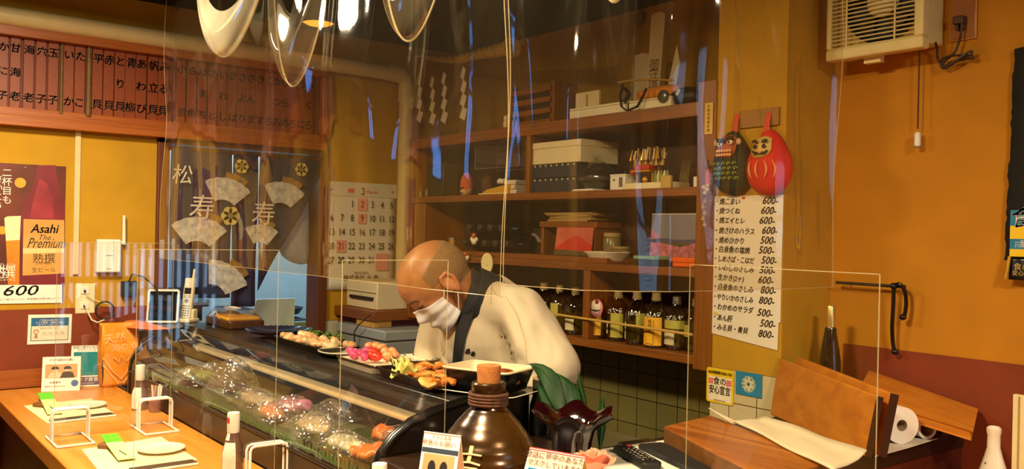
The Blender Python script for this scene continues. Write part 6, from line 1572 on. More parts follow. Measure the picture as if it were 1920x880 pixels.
b = MB(); b.poly([(-.16, 0), (.16, 0), (.16, .11), (.06, .13), (-.16, .13)], -.15, .15); b.build('case', m_cream, t, bevel=.006, M4=fr((0, 0, 0), (0, 1, 0), (0, 0, 1), (1, 0, 0)))
b = MB(); b.b2((-.10, -.172, .045), (.12, -.159, .058)); b.build('paper_slot', m_blackm, t, smooth=False)
b = MB(); b.b2((-.14, -.165, .078), (.14, -.158, .080)); b.build('seam', M('seam_tan', '#a8935c', .5), t, smooth=False)
b = MB(); b.box((0, 0, 0), (.16, .10, .03)); tag(b.build('yellow_pad', M('pad_yellow', '#d0a048', .6), M4=at((.30, -.36, zf+.016)), bevel=.003), 'yellow pad lying on the grey freezer lid', 'pad')
b = MB(); b.tube([(.40, -.43, zs-.01), (.36, -.47, zs-.06), (.30, -.46, zf-.02), (.27, -.445, zf-.12), (.25, -.44, zf-.2)], .003, 6); tag(b.build('printer_cable', m_blackm), 'thin black cable hanging from the printer shelf over the freezer', 'cable')
# ================================================================== pillar: masks, menu sheet, stickers
YPf = YP-.002
def hang_mask(px0, py0, px1, py1, Y, label, nm, m, strap_px):
    c, w, h = boxB(px0, py0, px1, py1, Y)
    t = thing(nm, label, 'hanging ornament', FB(Vector((c.x, YP-.004, c.z))), 'padded ornaments hanging on the pillar')
    ol = []
    for k in range(40):
        a = 2*PI*k/40; s_, c_ = math.sin(a), math.cos(a)
        wd = (.5-.10*s_-(.06*(s_ > .2)*(s_-.2)))*w
        ol.append((wd*c_*(1.0 if s_ < 0 else 1-.15*s_), h*.5*s_))
    b = MB(); n = len(ol); vs = []
    lv = [(0.92, 0), (1, .012), (.95, .030), (.75, .045), (.4, .054), (0.001, .056)]
    for s_, z in lv: vs += [(x*s_, y*s_, z) for x, y in ol]
    b.add(vs, [tuple(range(n))[::-1]]+[(i*n+k, i*n+(k+1) % n, (i+1)*n+(k+1) % n, (i+1)*n+k) for i in range(len(lv)-1) for k in range(n)])
    b.build('padded_body', m, t)
    P = ony(strap_px, (py0+215)/2, YP-.004); b = MB(); xs = P.x-c.x
    b.tube([(xs-.006, h*.45, .02), (xs-.004, h*.5+.05, .004), (xs+.004, h*.5+.05, .004), (xs+.006, h*.45, .02)], .005, 6, flat=.4); b.build('ribbon', M('ribbon_red', '#d04828', .7), t)
    return t, w, h, c
def zs_(x, y, w, h):                     # height of the padded face over the wall at a point
    r_ = min(1, math.hypot(x/(w*.5), y/(h*.5))); return .057-.010*r_**1.5-.034*max(0, r_-.55)**1.2
m_dg = M('padded_green', '#232a18', .85, var=.2); m_rd = M('padded_red', '#cc2414', .8, var=.1)
t, w, h, c = hang_mask(1336, 244, 1406, 366, YP-.03, 'black and green padded lion mask ornament hanging on the pillar', 'lion_mask', m_dg, 1384)
b = MB(); fx = lambda x, y: (x*w, y*h, zs_(x*w, y*h, w, h)+.001)
face = [(-.22, .20), (-.24, .33), (-.1, .40), (.14, .41), (.26, .35), (.26, .16), (.16, .06), (-.12, .06)]
b.add([fx(*p) for p in face]+[(.02*w, .24*h, .061)], [(8, (k+1) % 8, k) for k in range(8)]); b.build('face', M('mask_brick', '#a85434', .7, var=.1), t, solid=.002)
b = MB()
for (x, y) in ((-.10, .27), (.17, .29)): q = fx(x, y); b.ell((q[0], q[1], .0625), (w*.075, h*.035, .003), 12, 6)
b.build('eyes', M('mask_white', '#e6d4ac', .6), t)
b = MB()
for (x, y) in ((-.09, .272), (.16, .292)): q = fx(x, y); b.ell((q[0], q[1], .065), (w*.03, h*.022, .002), 10, 6)
b.tube([(-.17*w, .33*h, .063), (-.05*w, .315*h, .065), (.02*w, .32*h, .065)], .006, 6, flat=.5); b.tube([(.08*w, .335*h, .065), (.17*w, .355*h, .063), (.24*w, .35*h, .06)], .006, 6, flat=.5); b.build('brows', m_ink, t)
b = MB()
for r_ in range(2):
    for k in range(6): b.box((w*(-.16+.068*k), h*(.165-.06*r_), .0635), (w*.050, h*.045, .006))
b.build('teeth', M('mask_teeth', '#f0b07a', .6), t, bevel=.002)
b = MB()
for sx in (-.29, .30): b.ell((w*sx, h*.30, .045), (w*.06, h*.055, .008), 10, 6)
b.build('ears', M('mask_pale', '#d8b090', .7), t)
b = MB(); random.seed(6)
for i in range(5):
    for j in range(4):
        x0, y0 = -.30+.135*i+.03*(j % 2), -.03-.075*j
        pts = [fx(x0+.055*(1-k/9)*math.cos(k*.75), y0+.030*(1-k/9)*math.sin(k*.75)) for k in range(9)]+[]
        b.tube([(p[0], p[1], p[2]+.002) for p in pts], .0016, 5)
b.build('swirl_pattern', M('swirl_green', '#93a03a', .7), t)
t, w, h, c = hang_mask(1400, 242, 1480, 367, YP-.03, 'red padded round-bodied ornament with a stern pale face hanging on the pillar', 'red_doll_ornament', m_rd, 1443)
b = MB(); fx = lambda x, y: (x*w, y*h, zs_(x*w, y*h, w, h)+.001)
face = [(-.24, .12), (-.24, .26), (-.14, .37), (.06, .38), (.19, .34), (.22, .18), (.16, .10), (0, .06), (-.16, .06)]
b.add([fx(*p) for p in face]+[(0, .22*h, .062)], [(9, (k+1) % 9, k) for k in range(9)]); b.build('face', M('mask_yellow', '#dcb464', .7, var=.06), t, solid=.003)
b = MB()
for sx in (-1, 1): b.ell((sx*.105*w-.01*w, .225*h, .0645), (w*.05, h*.032, .003), 12, 6)
for sx in (-1, 1): b.tube([(sx*.06*w-.01*w, .285*h, .064), (sx*.12*w-.01*w, .31*h, .064), (sx*.17*w-.01*w, .30*h, .062)], .0045, 6, flat=.5)
for sx in (-1, 1): b.tube([(sx*.05*w-.01*w, .13*h, .064), (sx*.12*w-.01*w, .12*h, .063), (sx*.17*w-.01*w, .16*h, .061)], .004, 6, flat=.5)
b.tube([(-.03*w, .12*h, .064), (.0, .11*h, .064), (.03*w, .12*h, .064)], .002, 6); b.build('features', m_ink, t)
b = MB()
for x, sg in ((-.30, -1), (-.12, -1), (.12, 1), (.30, 1)):
    pts = [fx(x-sg*.05+sg*.06*math.sin(PI*k/8), .02-.27*k/8) for k in range(9)]
    b.tube([(p[0], p[1], p[2]+.0015) for p in pts], [.0005, .002, .003, .004, .0042, .004, .003, .002, .0005], 6, flat=.6)
b.build('gold_stripes', M('stripe_orange', '#e88a4a', .7), t)
# handwritten price list
zt, zb_ = ony(1400, 367, YPf).z, ony(1400, 636, YPf).z
xa, xb = ony(1337, 480, YPf).x, ony(1467, 480, YPf).x
c = Vector(((xa+xb)/2, YPf, (zt+zb_)/2)); w = xb-xa; h = zt-zb_
t = thing('price_list', 'long handwritten white price list pinned to the pillar under the padded ornaments', 'price list', FB(c))
b = MB(); b.add([(-w*.5, h*.5, .001), (w*.5, h*.5, .001), (w*.495, -h*.36, .001), (w*.47, -h*.365, .001), (w*.465, -h*.55, .001), (-w*.5, -h*.49, .001)], [(5, 4, 3, 2, 1, 0)][::1])
b.build('sheet', M('list_paper', '#e6dac6', .8, var=.02), t, smooth=False, solid=.0008)
rows = [('焼こまい', '600-'), ('焼つくね', '600-'), ('焼エイヒレ', '600-'), ('焼さけのハラス', '600-'), ('焼めひかり', '500-'), ('白身魚の塩焼', '500-'), ('しめさば・こはだ', '500-'), ('いわしのさしみ', '500-'), ('生かき(2ヶ)', '600-'), ('白身魚のさしみ', '800-'), ('やりいかのさしみ', '800-'), ('わかめのサラダ', '500-'), ('あん肝', '500-'), ('みる貝・青貝', '800-')]
b = MB(); random.seed(12)
for i, (a, p) in enumerate(rows):
    y = h*(.46-.068*i-(.004*max(0, i-9)))
    sz = .0215; sxx = min(.9, w*.60/(len(a)+.9)/sz)
    b.text('・'+a, sz, -w*.49, y+random.uniform(-.002, .002), .003, align='LEFT', shear=.2, rot=-.02, bold=.0004, sx=sxx)
    b.text(p, w*.125, w*.32-(.02*w*(i % 3)), y-(.012*h if i > 10 else 0), .003, shear=.3, rot=-.03, sx=.95, bold=.0004)
b.build('handwriting', M('list_ink', '#3a2a16', .7), t, smooth=False)
b = MB(); b.box((-w*.43, -h*.345, .0025), (w*.06, .008, .0006)); b.build('yellow_mark', M('mark_yellow', '#e0c040', .6), t, smooth=False)
b = MB(); b.lathe([(.004, 0), (.004, .005), (0, .007)], 10, -w*.05, h*.485, .001); b.build('pin', m_redink, t)
# stickers on the tiles
c, w, h = boxB(1325, 692, 1376, 757, YP-.006)
t = thing('yellow_sticker', 'yellow and white food safety sticker on the corner tile of the pillar', 'sticker', FB(c))
b = MB(); b.poly(rrect(w, h, .008), 0, .0012); b.build('ground', M('sticker_yellow', '#e8c21c', .4), t, smooth=False)
b = MB(); b.poly([(-w*.42, -h*.5+.006), (w*.42, -h*.5+.006), (w*.42, h*.26), (-w*.42, h*.26)], .0012, .0016); b.build('pale_field', M('sticker_pale', '#ecdfc4', .5), t, smooth=False)
b = MB(); b.text('食の', h*.24, 0, h*.12, .002, bold=.0008); b.text('安心宣言', h*.27, 0, -h*.14, .002, sx=.72, bold=.0012); b.text('食品営業賠償共済加入の店', h*.095, 0, h*.37, .002, sx=.75, bold=.0004); b.text('川崎市食品衛生協会', h*.05, 0, -h*.42, .002); b.build('lettering', m_ink, t, smooth=False)
b = MB()
for sx in (-1, 1):
    for i in range(3):
        for j in range(3): b.box((sx*w*.33+(i-1)*.006, h*.12+(j-1)*.006, .0018), (.005, .005, .0004))
b.build('pink_squares', M('sticker_pink', '#e04858', .5), t, smooth=False)
c, w, h = boxB(1380, 699, 1429, 743, YP-.006)
t = thing('blue_sticker', 'blue sticker with a pale round emblem on the tile beside the yellow sticker', 'sticker', FB(c))
b = MB(); b.box((0, 0, .0006), (w, h, .0012)); b.build('ground', M('sticker_blue', '#1c7ea8', .4), t, smooth=False)
b = MB(); b.lathe([(.013, .0012), (.0215, .0012), (.0215, .002), (.013, .002)], 30)
for k in range(12): a = 2*PI*k/12; b.poly([((.0205+.004*(q in (1, 2)))*math.cos(a+(q in (2, 3))*.3-.15), (.0205+.004*(q in (1, 2)))*math.sin(a+(q in (2, 3))*.3-.15)) for q in range(4)], .0012, .002)
b.disc((0, 0), .009, .0022, 16); b.build('emblem', M('emblem_pale', '#c8c8a8', .5), t, smooth=False)
b = MB()
for k, ch in enumerate('食品衛生協会員'): a = PI*.9-k*PI*1.8/6; b.text(ch, .006, .017*math.cos(a), .017*math.sin(a), .0026)
b.disc((0, 0), .005, .0026, 12); b.build('emblem_lettering', M('emblem_ink', '#1a4a60', .5), t, smooth=False)
# small plate behind straps
c, w, h = boxB(1388, 205, 1462, 238, YP-.002)
b = MB(); b.box((0, 0, .003), (w, h, .006)); tag(b.build('wall_hook_board', M('hook_board', '#9a6a24', .6), M4=FB(c), bevel=.001), 'thin brown hook board on the pillar above the padded ornaments', 'hook board')

# ================================================================== right wall
zf0, zf1 = 1.978, 2.30; xf0, xf1 = 2.497, 2.785; yfr = -.125
t = thing('ventilation_fan', 'square cream ventilation fan with a slatted grille high on the right wall', 'fan', at(((xf0+xf1)/2, 0, (zf0+zf1)/2)))
W_, H_ = xf1-xf0, zf1-zf0
m_fanc = M('fan_cream', '#e2cc8a', .45, var=.05)
b = MB(); b.b2((-W_/2+.02, -.09, -H_/2+.02), (W_/2-.005, -.006, H_/2)); b.build('housing', m_fanc, t, bevel=.006)
fb = MB(); fwid = .026
for s_ in ((-W_/2, -H_/2, W_/2, -H_/2+fwid*1.25), (-W_/2, H_/2-fwid, W_/2, H_/2), (-W_/2, -H_/2+fwid*1.25, -W_/2+fwid*.6, H_/2-fwid), (W_/2-fwid, -H_/2+fwid*1.25, W_/2, H_/2-fwid)): fb.b2((s_[0], -.128, s_[1]), (s_[2], -.088, s_[3]))
fb.build('front_frame', m_fanc, t, bevel=.006, seg=3)
b = MB(); z = -H_/2+fwid*1.3
while z < H_/2-fwid: b.tube([(-W_/2+.01, -.121, z), (W_/2-.02, -.121, z)], .0022, 6); z += .0118
for x in (-W_*.28, W_*.22): b.tube([(x, -.124, -H_/2+.02), (x, -.124, H_/2-.02)], .0026, 6)
b.build('grille', m_fanc, t)
b = MB(); b.box((-.0, -.0905, 0), (W_-.05, .002, H_-.05)); b.build('recess_plate', M('fan_recess', '#b9953c', .6), t, smooth=False)
b = MB(); b.lathe([(.098, 0), (.108, .004), (.112, .012), (.098, .010)], 36, close=True); b.build('duct_ring', m_blackm, t, M4=fr((.015, -.0925, -.015), (1, 0, 0), (0, 0, 1), (0, -1, 0)))
b = MB(); b.disc((0, 0), .100, .0, 36); b.build('dark_opening', m_blackm, t, M4=fr((.015, -.093, -.015), (1, 0, 0), (0, 0, 1), (0, -1, 0)), smooth=False)
b = MB(); b.lathe([(.045, 0), (.045, .012), (.036, .018), (0, .02)], 28); b.build('hub', m_cream, t, M4=fr((.015, -.094, -.01), (1, 0, 0), (0, 0, 1), (0, -1, 0)))
for k in range(5):
    a = 2*PI*k/5+.3; b = MB()
    b.grid(lambda u, v: ((.043+.052*v)*math.cos(a+(u-.5)*(.5+.35*v)), (.043+.052*v)*math.sin(a+(u-.5)*(.5+.35*v)), .004+.012*(u-.3)), 6, 4); b.build('blade', M('blade_dark', '#4a3a1e', .4), t, M4=fr((.015, -.096, -.01), (1, 0, 0), (0, 0, 1), (0, -1, 0)), solid=.0015)
b = MB(); b.box((-.02, -.08, -H_/2-.004), (.05, .02, .02)); b.build('latch', m_fanc, t)
xp = 2.725
t = thing('pull_cord', 'pull cord with a small white handle hanging under the ventilation fan', 'pull cord', at((xp, -.028, 0)))
zk = ony(1725, 268, -.03).z
b = MB(); b.tube([(0, 0, zf0+.03), (0, 0, zk+.04)], .0022, 6); b.build('cord', M('cord_brown', '#4a2c14', .7), t)
b = MB(); b.lathe([(.005, .042), (.0085, .036), (.0085, .006), (.0075, 0), (0, 0)], 14, 0, 0, zk-.012); b.build('handle', m_white, t)
b = MB(); b.lathe([(.0088, .006), (.0088, .002), (.0, .001)], 14, 0, 0, zk-.014); b.build('handle_tip', M('tip_grey', '#8a7a5a', .5), t)
c, w, h = boxB(1784, -20, 1831, 74, -.004)
t = thing('socket_plate', 'wide brown wall socket plate with a plug beside the ventilation fan', 'socket', FB(Vector((c.x, 0, c.z))))
b = MB(); b.box((0, 0, .005), (w, h, .010)); b.build('plate', M('socket_brown', '#9a5c20', .35, var=.08), t, bevel=.003)
b = MB(); b.box((0, 0, .0055), (w*1.06, h*1.03, .006)); b.build('rim', M('rim_tan', '#c58a3c', .4), t, bevel=.002)
zz = ony(1804, 38, -.02).z-c.z
b = MB(); b.box((-.002, zz, .022), (.028, .022, .026)); b.box((-.008, zz-.018, .02), (.010, .016, .016)); b.box((.006, zz-.018, .02), (.010, .016, .016)); b.build('plug', M('plug_brown', '#4a2a12', .5), t, bevel=.003)
b = MB(); w0 = lambda px, py, Y=-.02: ony(px, py, Y)
pts = [w0(1803, 42, -.03), w0(1802, 62, -.03), w0(1797, 82, -.025), w0(1790, 98, -.03), w0(1775, 112, -.03), w0(1766, 122, -.03), w0(1775, 124, -.035), w0(1795, 112, -.04), w0(1815, 98, -.035), w0(1823, 97, -.03), w0(1818, 104, -.03), w0(1798, 112, -.03), w0(1780, 124, -.03), w0(1768, 128, -.03), w0(1763, 118, -.03), w0(1772, 108, -.035), w0(1795, 104, -.035), w0(1820, 104, -.03), w0(1824, 110, -.03), w0(1810, 110, -.025), w0(1785, 118, -.025), w0(1768, 124, -.025), w0(1759, 112, -.025), w0(1757, 92, -.03), w0(1754, 80, -.05)]
def spline(P, n=6):
    out = []
    for i in range(len(P)-1):
        p0, p1, p2, p3 = P[max(i-1, 0)], P[i], P[i+1], P[min(i+2, len(P)-1)]
        for k in range(n): f_ = k/n; out.append(.5*((2*p1)+(-p0+p2)*f_+(2*p0-5*p1+4*p2-p3)*f_**2+(-p0+3*p1-3*p2+p3)*f_**3))
    return out+[P[-1]]
b.tube(spline(pts), .0034, 6); tag(b.build('bundled_cord', M('cord_dark', '#3c2412', .5)), 'bundled brown power cord hanging from the socket plate by the fan', 'cord')
# rod with a knotted cord
A_, B_ = ony(1568, 530, -.035), ony(1692, 538, -.035)
t = thing('wall_rod', 'thin black rod with a knotted black cord on the right wall', 'rod')
b = MB(); b.tube([A_, B_], .0045, 8); b.tube([B_+Vector((-.012, 0, 0)), B_+Vector((-.012, .035, 0))], .004, 8); b.tube([A_+Vector((.03, 0, 0)), A_+Vector((.03, .035, 0))], .003, 8); b.build('bar', m_blackm, t)
b = MB(); k_ = ony(1676, 537, -.04)
b.tube(spline([k_, ony(1675, 570, -.04), ony(1673, 610, -.035), ony(1674, 640, -.03), ony(1677, 658, -.03)]), .0055, 7)
b.tube(spline([k_, ony(1686, 533, -.045), ony(1696, 545, -.04), ony(1699, 570, -.035), ony(1696, 592, -.035)]), .0055, 7)
b.ell(k_, (.011, .010, .010), 12, 8); b.ell(ony(1678, 660, -.03), (.010, .009, .009), 12, 8); b.ell(ony(1693, 595, -.035), (.010, .008, .009), 12, 8); b.build('cord', m_black, t)
# black cloth banner with a hanging card at the right edge
xl, zt_, zb_ = 2.955, ony(1905, 92, -.012).z, ony(1885, 488, -.012).z
t = thing('black_banner', 'black cloth banner with a ragged edge at the right edge of the photo', 'banner', at((xl, -.014, 0)))
b = MB(); random.seed(13); N_ = 40
jag = [random.uniform(-.003, .003) for _ in range(N_+1)]
b.grid(lambda u, v: ((jag[int(v*N_)] if u == 0 else 0)+.012*v*(1-u)+.30*u, .004*math.sin(u*9), zb_+(zt_-zb_)*v+.006*math.sin(u*7)*(v > .9)), 8, N_)
b.build('cloth', M('banner_black', '#171411', .9, var=.2), t, solid=.002)
b = MB(); b.lathe([(.006, 0), (.006, .002), (.002, .003)], 12); b.build('eyelet', m_steel, t, M4=fr((.035, -.004, zb_+.02), (1, 0, 0), (0, 0, 1), (0, -1, 0)))
c, w, h = boxB(1894, 394, 1960, 482, -.03)
t = thing('food_card', 'blue and yellow hanging card over a small black packet in front of the black banner', 'card', FB(Vector((c.x, -.03, c.z))))
for (a, bb_, m, nm) in ((.16, .5, 'card_blue2', 'blue_field'), (-.12, .16, 'card_yel', 'yellow_band'), (-.34, -.12, 'card_blue2', 'blue_strip'), (-.5, -.34, 'card_yel', 'yellow_foot')):
    b = MB(); b.box((0, h*(a+bb_)/2, 0), (w, h*(bb_-a), .002)); b.build(nm, M(m, '#1478a8' if 'blue' in m else '#f0c814', .45, var=.03), t, smooth=False)
b = MB(); b.text('食', .055, -w*.5+.03, h*.30, .0018, bold=.0015); b.text('の', .05, -w*.5+.085, h*.30, .0018); b.text('一般社団法人', .013, -w*.5+.012, -h*.20, .0018, align='LEFT'); b.text('川崎市食品', .013, -w*.5+.012, -h*.27, .0018, align='LEFT'); b.build('lettering', m_paper, t, smooth=False)
c, w, h = boxB(1893, 482, 1955, 526, -.03)
t = thing('black_packet', 'small glossy black packet with pale lettering hanging under the blue and yellow card', 'packet', FB(Vector((c.x, -.028, c.z))))
b = MB(); b.grid(lambda u, v: ((u-.5)*w, (v-.5)*h, .004*math.sin(u*5)+.006*(1-v)), 8, 6); b.build('film', m_black, t, solid=.002)
b = MB(); b.text('食の安心', .02, -w*.5+.012, h*.05, .010, align='LEFT'); b.text('安心宣言', .014, -w*.5+.010, -h*.22, .011, align='LEFT'); b.build('lettering', M('gold_letter', '#c8a858', .5), t, smooth=False)
b = MB(); b.tube([(-w*.5, h*.5, .004), (-w*.5-.003, -h*.2, .008), (-w*.5-.006, -h*.48, .010)], .004, 6); b.build('shiny_edge', m_gold, t)
# ================================================================== the chef
from mathutils.bvhtree import BVHTree
def PT(px, py, t): return CAM+ray(px, py)*t
bk = -fw
Fh = (rt*-.62+up*-.72+bk*.26).normalized()
Uh = (rt*-.72+up*.66+bk*.16); Uh = (Uh-Fh*Uh.dot(Fh)).normalized()
Lh = Uh.cross(Fh)
HS = 1.0
H0 = PT(838, 533, 2.50)+Lh*-.085
def hp(x, y, z): return H0+(Fh*x+Lh*y+Uh*z)*HS
RH = Matrix((Fh, Lh, Uh)).transposed()
sp = {}
sp['neck'] = PT(893, 560, 2.62); sp['chest'] = PT(915, 625, 2.68); sp['waist'] = PT(945, 700, 2.78); sp['pelvis'] = PT(965, 765, 2.84)
sp['shL'] = PT(975, 588, 2.56); sp['elL'] = PT(1032, 688, 2.46); sp['wrL'] = PT(950, 765, 2.56)
sp['shR'] = PT(832, 598, 2.84); sp['elR'] = PT(818, 672, 2.78); sp['wrR'] = PT(868, 752, 2.66)
def cap(b, A_, B_, ra, rb, n=12, flat=1.0):
    A_, B_ = Vector(A_), Vector(B_); k = max(3, int((B_-A_).length/.02))
    b.ell(A_, (ra, ra, ra), 14, 9); b.ell(B_, (rb, rb, rb), 14, 9)
    b.tube([A_+(B_-A_)*i/k for i in range(k+1)], [ra+(rb-ra)*i/k for i in range(k+1)], 14, flat=flat)
chef = thing('person', 'person in white coat with dark collar and face mask, bending forward behind the glass case', 'person', None)
m_skin = M('chef_skin', '#a8744c', .42, col2='#95623c', scale=10, sss=.12, spec=.4)
b = MB()
S = HS
def he(c, d, R=None): b.ell(hp(*c), tuple(v*S for v in d), 20, 14, R=RH)
he((-.004, 0, .040), (.110, .084, .092)); he((-.02, 0, .03), (.096, .086, .082)); he((.035, 0, -.02), (.062, .062, .075)); he((.050, 0, -.075), (.042, .046, .036)); he((.068, 0, -.092), (.022, .024, .018))
he((.082, 0, .034), (.022, .054, .014)); he((.060, .038, -.020), (.026, .022, .022)); he((.060, -.038, -.020), (.026, .022, .022))
b.tube([hp(.085, 0, .024), hp(.100, 0, -.006), hp(.108, 0, -.026), hp(.096, 0, -.038)], [.010*S, .011*S, .012*S, .010*S], 12)
for sy in (-1, 1):
    he((.094, sy*.012, -.032), (.010, .009, .008)); he((.082, sy*.033, .010), (.012, .017, .009))
he((.086, 0, -.062), (.016, .026, .010))
cap(b, hp(-.035, 0, -.03), sp['neck'], .058*S, .062)
cap(b, hp(.005, 0, -.06), sp['neck']+(sp['chest']-sp['neck'])*.25, .045*S, .06)
for a, c_, r1, r2 in (('neck', 'chest', .075, .12), ('chest', 'waist', .125, .12), ('waist', 'pelvis', .12, .125), ('shL', 'elL', .052, .042), ('elL', 'wrL', .042, .028), ('shR', 'elR', .052, .042), ('elR', 'wrR', .042, .028), ('neck', 'shL', .06, .055), ('neck', 'shR', .06, .055)): cap(b, sp[a], sp[c_], r1, r2)
# legs down to the floor behind the counter
pv = sp['pelvis']; lat = (sp['shL']-sp['shR']); lat.z = 0; lat.normalize()
for sg in (-1, 1):
    hip = pv+lat*sg*.09; kn = Vector((hip.x, hip.y+.02, .50)); an = Vector((hip.x, hip.y+.03, .09)); fr_ = Vector((-lat.y, lat.x, 0)); fr_ = fr_ if fr_.dot(Vector((0, -1, 0))) > 0 else -fr_
    cap(b, hip, kn, .085, .058); cap(b, kn, an, .056, .040); cap(b, an-Vector((0, 0, .05)), an+fr_*.14-Vector((0, 0, .055)), .038, .030)
# hands: palm, four fingers and a thumb, holding the board edge behind the case
for side in ('L', 'R'):
    w_ = sp['wr'+side]; dr = (w_-sp['el'+side]).normalized(); down = Vector((0, 0, -1)); sd = dr.cross(down).normalized(); dn = sd.cross(dr)
    dn = dn if dn.z < 0 else -dn
    pc = w_+dr*.05; b.ell(pc, (.034, .034, .020), 12, 8)
    cap(b, w_, pc, .026, .024)
    for k in range(4):
        o_ = sd*(.024-.016*k); L_ = (.062, .074, .070, .055)[k]
        p0 = pc+dr*.025+o_; p1 = p0+dr*L_*.5+dn*.008; p2 = p1+dr*L_*.28+dn*.022; p3 = p2+dn*.018
        b.tube([p0, p1, p2, p3], [.0095, .009, .0082, .0065], 8); b.ell(p3, (.0066,)*3, 8, 6)
    tsd = sd if side == 'L' else -sd
    p0 = pc-dr*.01+tsd*.028; b.tube([p0, p0+tsd*.02+dr*.03, p0+tsd*.022+dr*.055+dn*.012], [.013, .011, .008], 8)
body = b.build('body', m_skin, chef, remesh=.0065, sm=4)
def bvh(o):
    me = o.data; return BVHTree.FromPolygons([v.co.copy() for v in me.vertices], [tuple(p.vertices) for p in me.polygons])
bt = bvh(body)
def face_at(th, z, off):
    """surface point of the head, angle th round the head's up axis from straight ahead"""
    d = Fh*math.cos(th)+Lh*math.sin(th); o_ = hp(0, 0, z)+d*.3
    h_, n_, i_, dd = bt.ray_cast(o_, -d)
    return (h_ if h_ is not None else o_-d*.2)+d*off
# ears
for sy in (-1, 1):
    b = MB(); c = hp(-.008, sy*0.0880, -.004)
    b.ell(c, (.020*S, .008*S, .034*S), 16, 12, R=RH @ Euler((sy*.25, .25, sy*.35)).to_matrix())
    b.tube([hp(.006, sy*0.0880, -.026), hp(.010, sy*0.0900, .004), hp(.002, sy*0.0940, .026), hp(-.018, sy*0.0960, .026), hp(-.027, sy*0.0960, .004), hp(-.020, sy*0.0940, -.022), hp(-.008, sy*0.0900, -.036)], [.005*S, .0055*S, .006*S, .0065*S, .0065*S, .006*S, .008*S], 8)
    e = b.build('ear', M('ear_skin', '#b0724a', .5, var=.08, sss=.15), chef, remesh=.0035, sm=2)
    b = MB(); b.ell(hp(-.002, sy*0.0925, -.004), (.008*S, .003*S, .014*S), 10, 8, R=RH); b.build('ear_hollow', M('ear_dark', '#7a3418', .6), e)
# stubble hair: sides and back, bald on top
def hair(th0, th1, zlo, zhi, nm):
    b = MB()
    def fn(u, v):
        th = th0+(th1-th0)*u; a, c_ = zlo(th), zhi(th); z = a+(c_-a)*v
        edge = min(u, 1-u, v, 1-v)*14
        return face_at(th, z, .0022*min(1, edge)-.0008)
    b.grid(fn, 60, 24); return b.build(nm, M('grey_stubble', '#866646', .9, col2='#74583a', scale=120), chef)
hair(math.radians(58), math.radians(302), lambda t_: -.035 if 1.9 < t_ < 4.4 else .018, lambda t_: .070+.022*math.cos((t_-PI)*.9), 'hair')
# brows and closed eyes
for sy in (-1, 1):
    b = MB(); pts = [face_at(math.atan2(sy*y, .09), z, .0015) for y, z in ((.014, .030), (.028, .034), (.044, .030), (.054, .022))]
    b.tube(pts, [.003, .0042, .0038, .002], 7, flat=.6); b.build('eyebrow', M('brow_hair', '#4a3422', .9), chef)
    b = MB(); pts = [face_at(math.atan2(sy*y, .09), z, .0008) for y, z in ((.018, .006), (.030, .002), (.042, .005), (.050, .008))]
    b.tube(pts, [.0012, .002, .002, .001], 6); b.build('eyelid_line', M('lash_dark', '#3a2014', .8), chef)
    b = MB(); pts = [face_at(math.atan2(sy*y, .1), z, .0006) for y, z in ((.0, .062+.002), (.03, .066), (.05, .060))]
    b.tube(pts, [.0005, .0012, .0005], 5); b.build('brow_crease', M('crease_skin', '#96542c', .6), chef)
# face mask: pleated cloth over nose and chin with ear loops
b = MB()
def maskf(u, v):
    th = math.radians(-64+128*u); c_ = math.cos(th)
    zt_ = -.004-.020*(1-c_)*1.2+.010*c_**8; zb2 = -.104+.030*(1-c_)
    z = zb2+(zt_-zb2)*v
    p = face_at(th, z, .006)
    # bridge the hollows between nose, cheeks and chin
    R_ = .105*S*(1-.12*abs(v-.62)*1.6)
    d = Fh*math.cos(th)+Lh*math.sin(th); base = hp(0, 0, z)
    want = R_*(c_**.35)*(.80+.20*c_)*(.93+.07*math.cos((v-.55)*2.2))
    r_ = max((p-base).dot(d), want*.93)
    r_ += .0016*math.sin(v*2*PI*3.2)
    return base+d*r_
b.grid(maskf, 48, 26)
mk = b.build('face_mask', M('mask_cloth', '#d6d4da', .8, var=.02), chef, solid=.0015)
for sy in (0, 1):
    b = MB(); s_ = 1 if sy else -1
    for v in (.93, .12):
        A_ = Vector(maskf(sy, v)); E_ = hp(-.012, s_*0.0930, .024 if v > .5 else -.028)
        b.tube([A_, (A_+E_)/2+Lh*s_*.004, E_], .0018, 6)
    b.tube([hp(-.012, s_*0.0940, .024), hp(-.028, s_*0.0950, .0), hp(-.012, s_*0.0940, -.028)], .0018, 6); b.build('ear_loop', M('loop_white', '#e8dfd2', .8), mk)
# coat
b = MB()
nk = sp['neck']
cap(b, nk+(sp['chest']-nk)*.12, sp['chest'], .082, .150); cap(b, sp['chest'], sp['waist'], .152, .148); cap(b, sp['waist'], pv-Vector((0, 0, .12)), .150, .165)
cap(b, nk+(sp['shL']-nk)*.35+up*-.005, sp['shL']+up*-.005, .075, .076); cap(b, nk+(sp['shR']-nk)*.35, sp['shR'], .075, .076)
cap(b, sp['shL'], sp['elL'], .080, .085); cap(b, sp['elL'], sp['elL']+(sp['wrL']-sp['elL'])*.45+Vector((0, 0, -.02)), .085, .080); b.ell(PT(1045, 694, 2.50), (.050, .05, .062), 16, 10)
cap(b, PT(978, 585, 2.60), PT(1010, 660, 2.56), .075, .085); cap(b, PT(965, 600, 2.62), PT(985, 690, 2.62), .10, .11)
cap(b, sp['shR'], sp['elR'], .078, .074); cap(b, sp['elR'], sp['elR']+(sp['wrR']-sp['elR'])*.5, .074, .066)
cap(b, PT(925, 560, 2.66), PT(965, 590, 2.66), .075, .08)
coat = b.build('coat', M('coat_cotton', '#cbbca4', .85, var=.03, scale=6, bump=.08), chef, remesh=.010, sm=8)
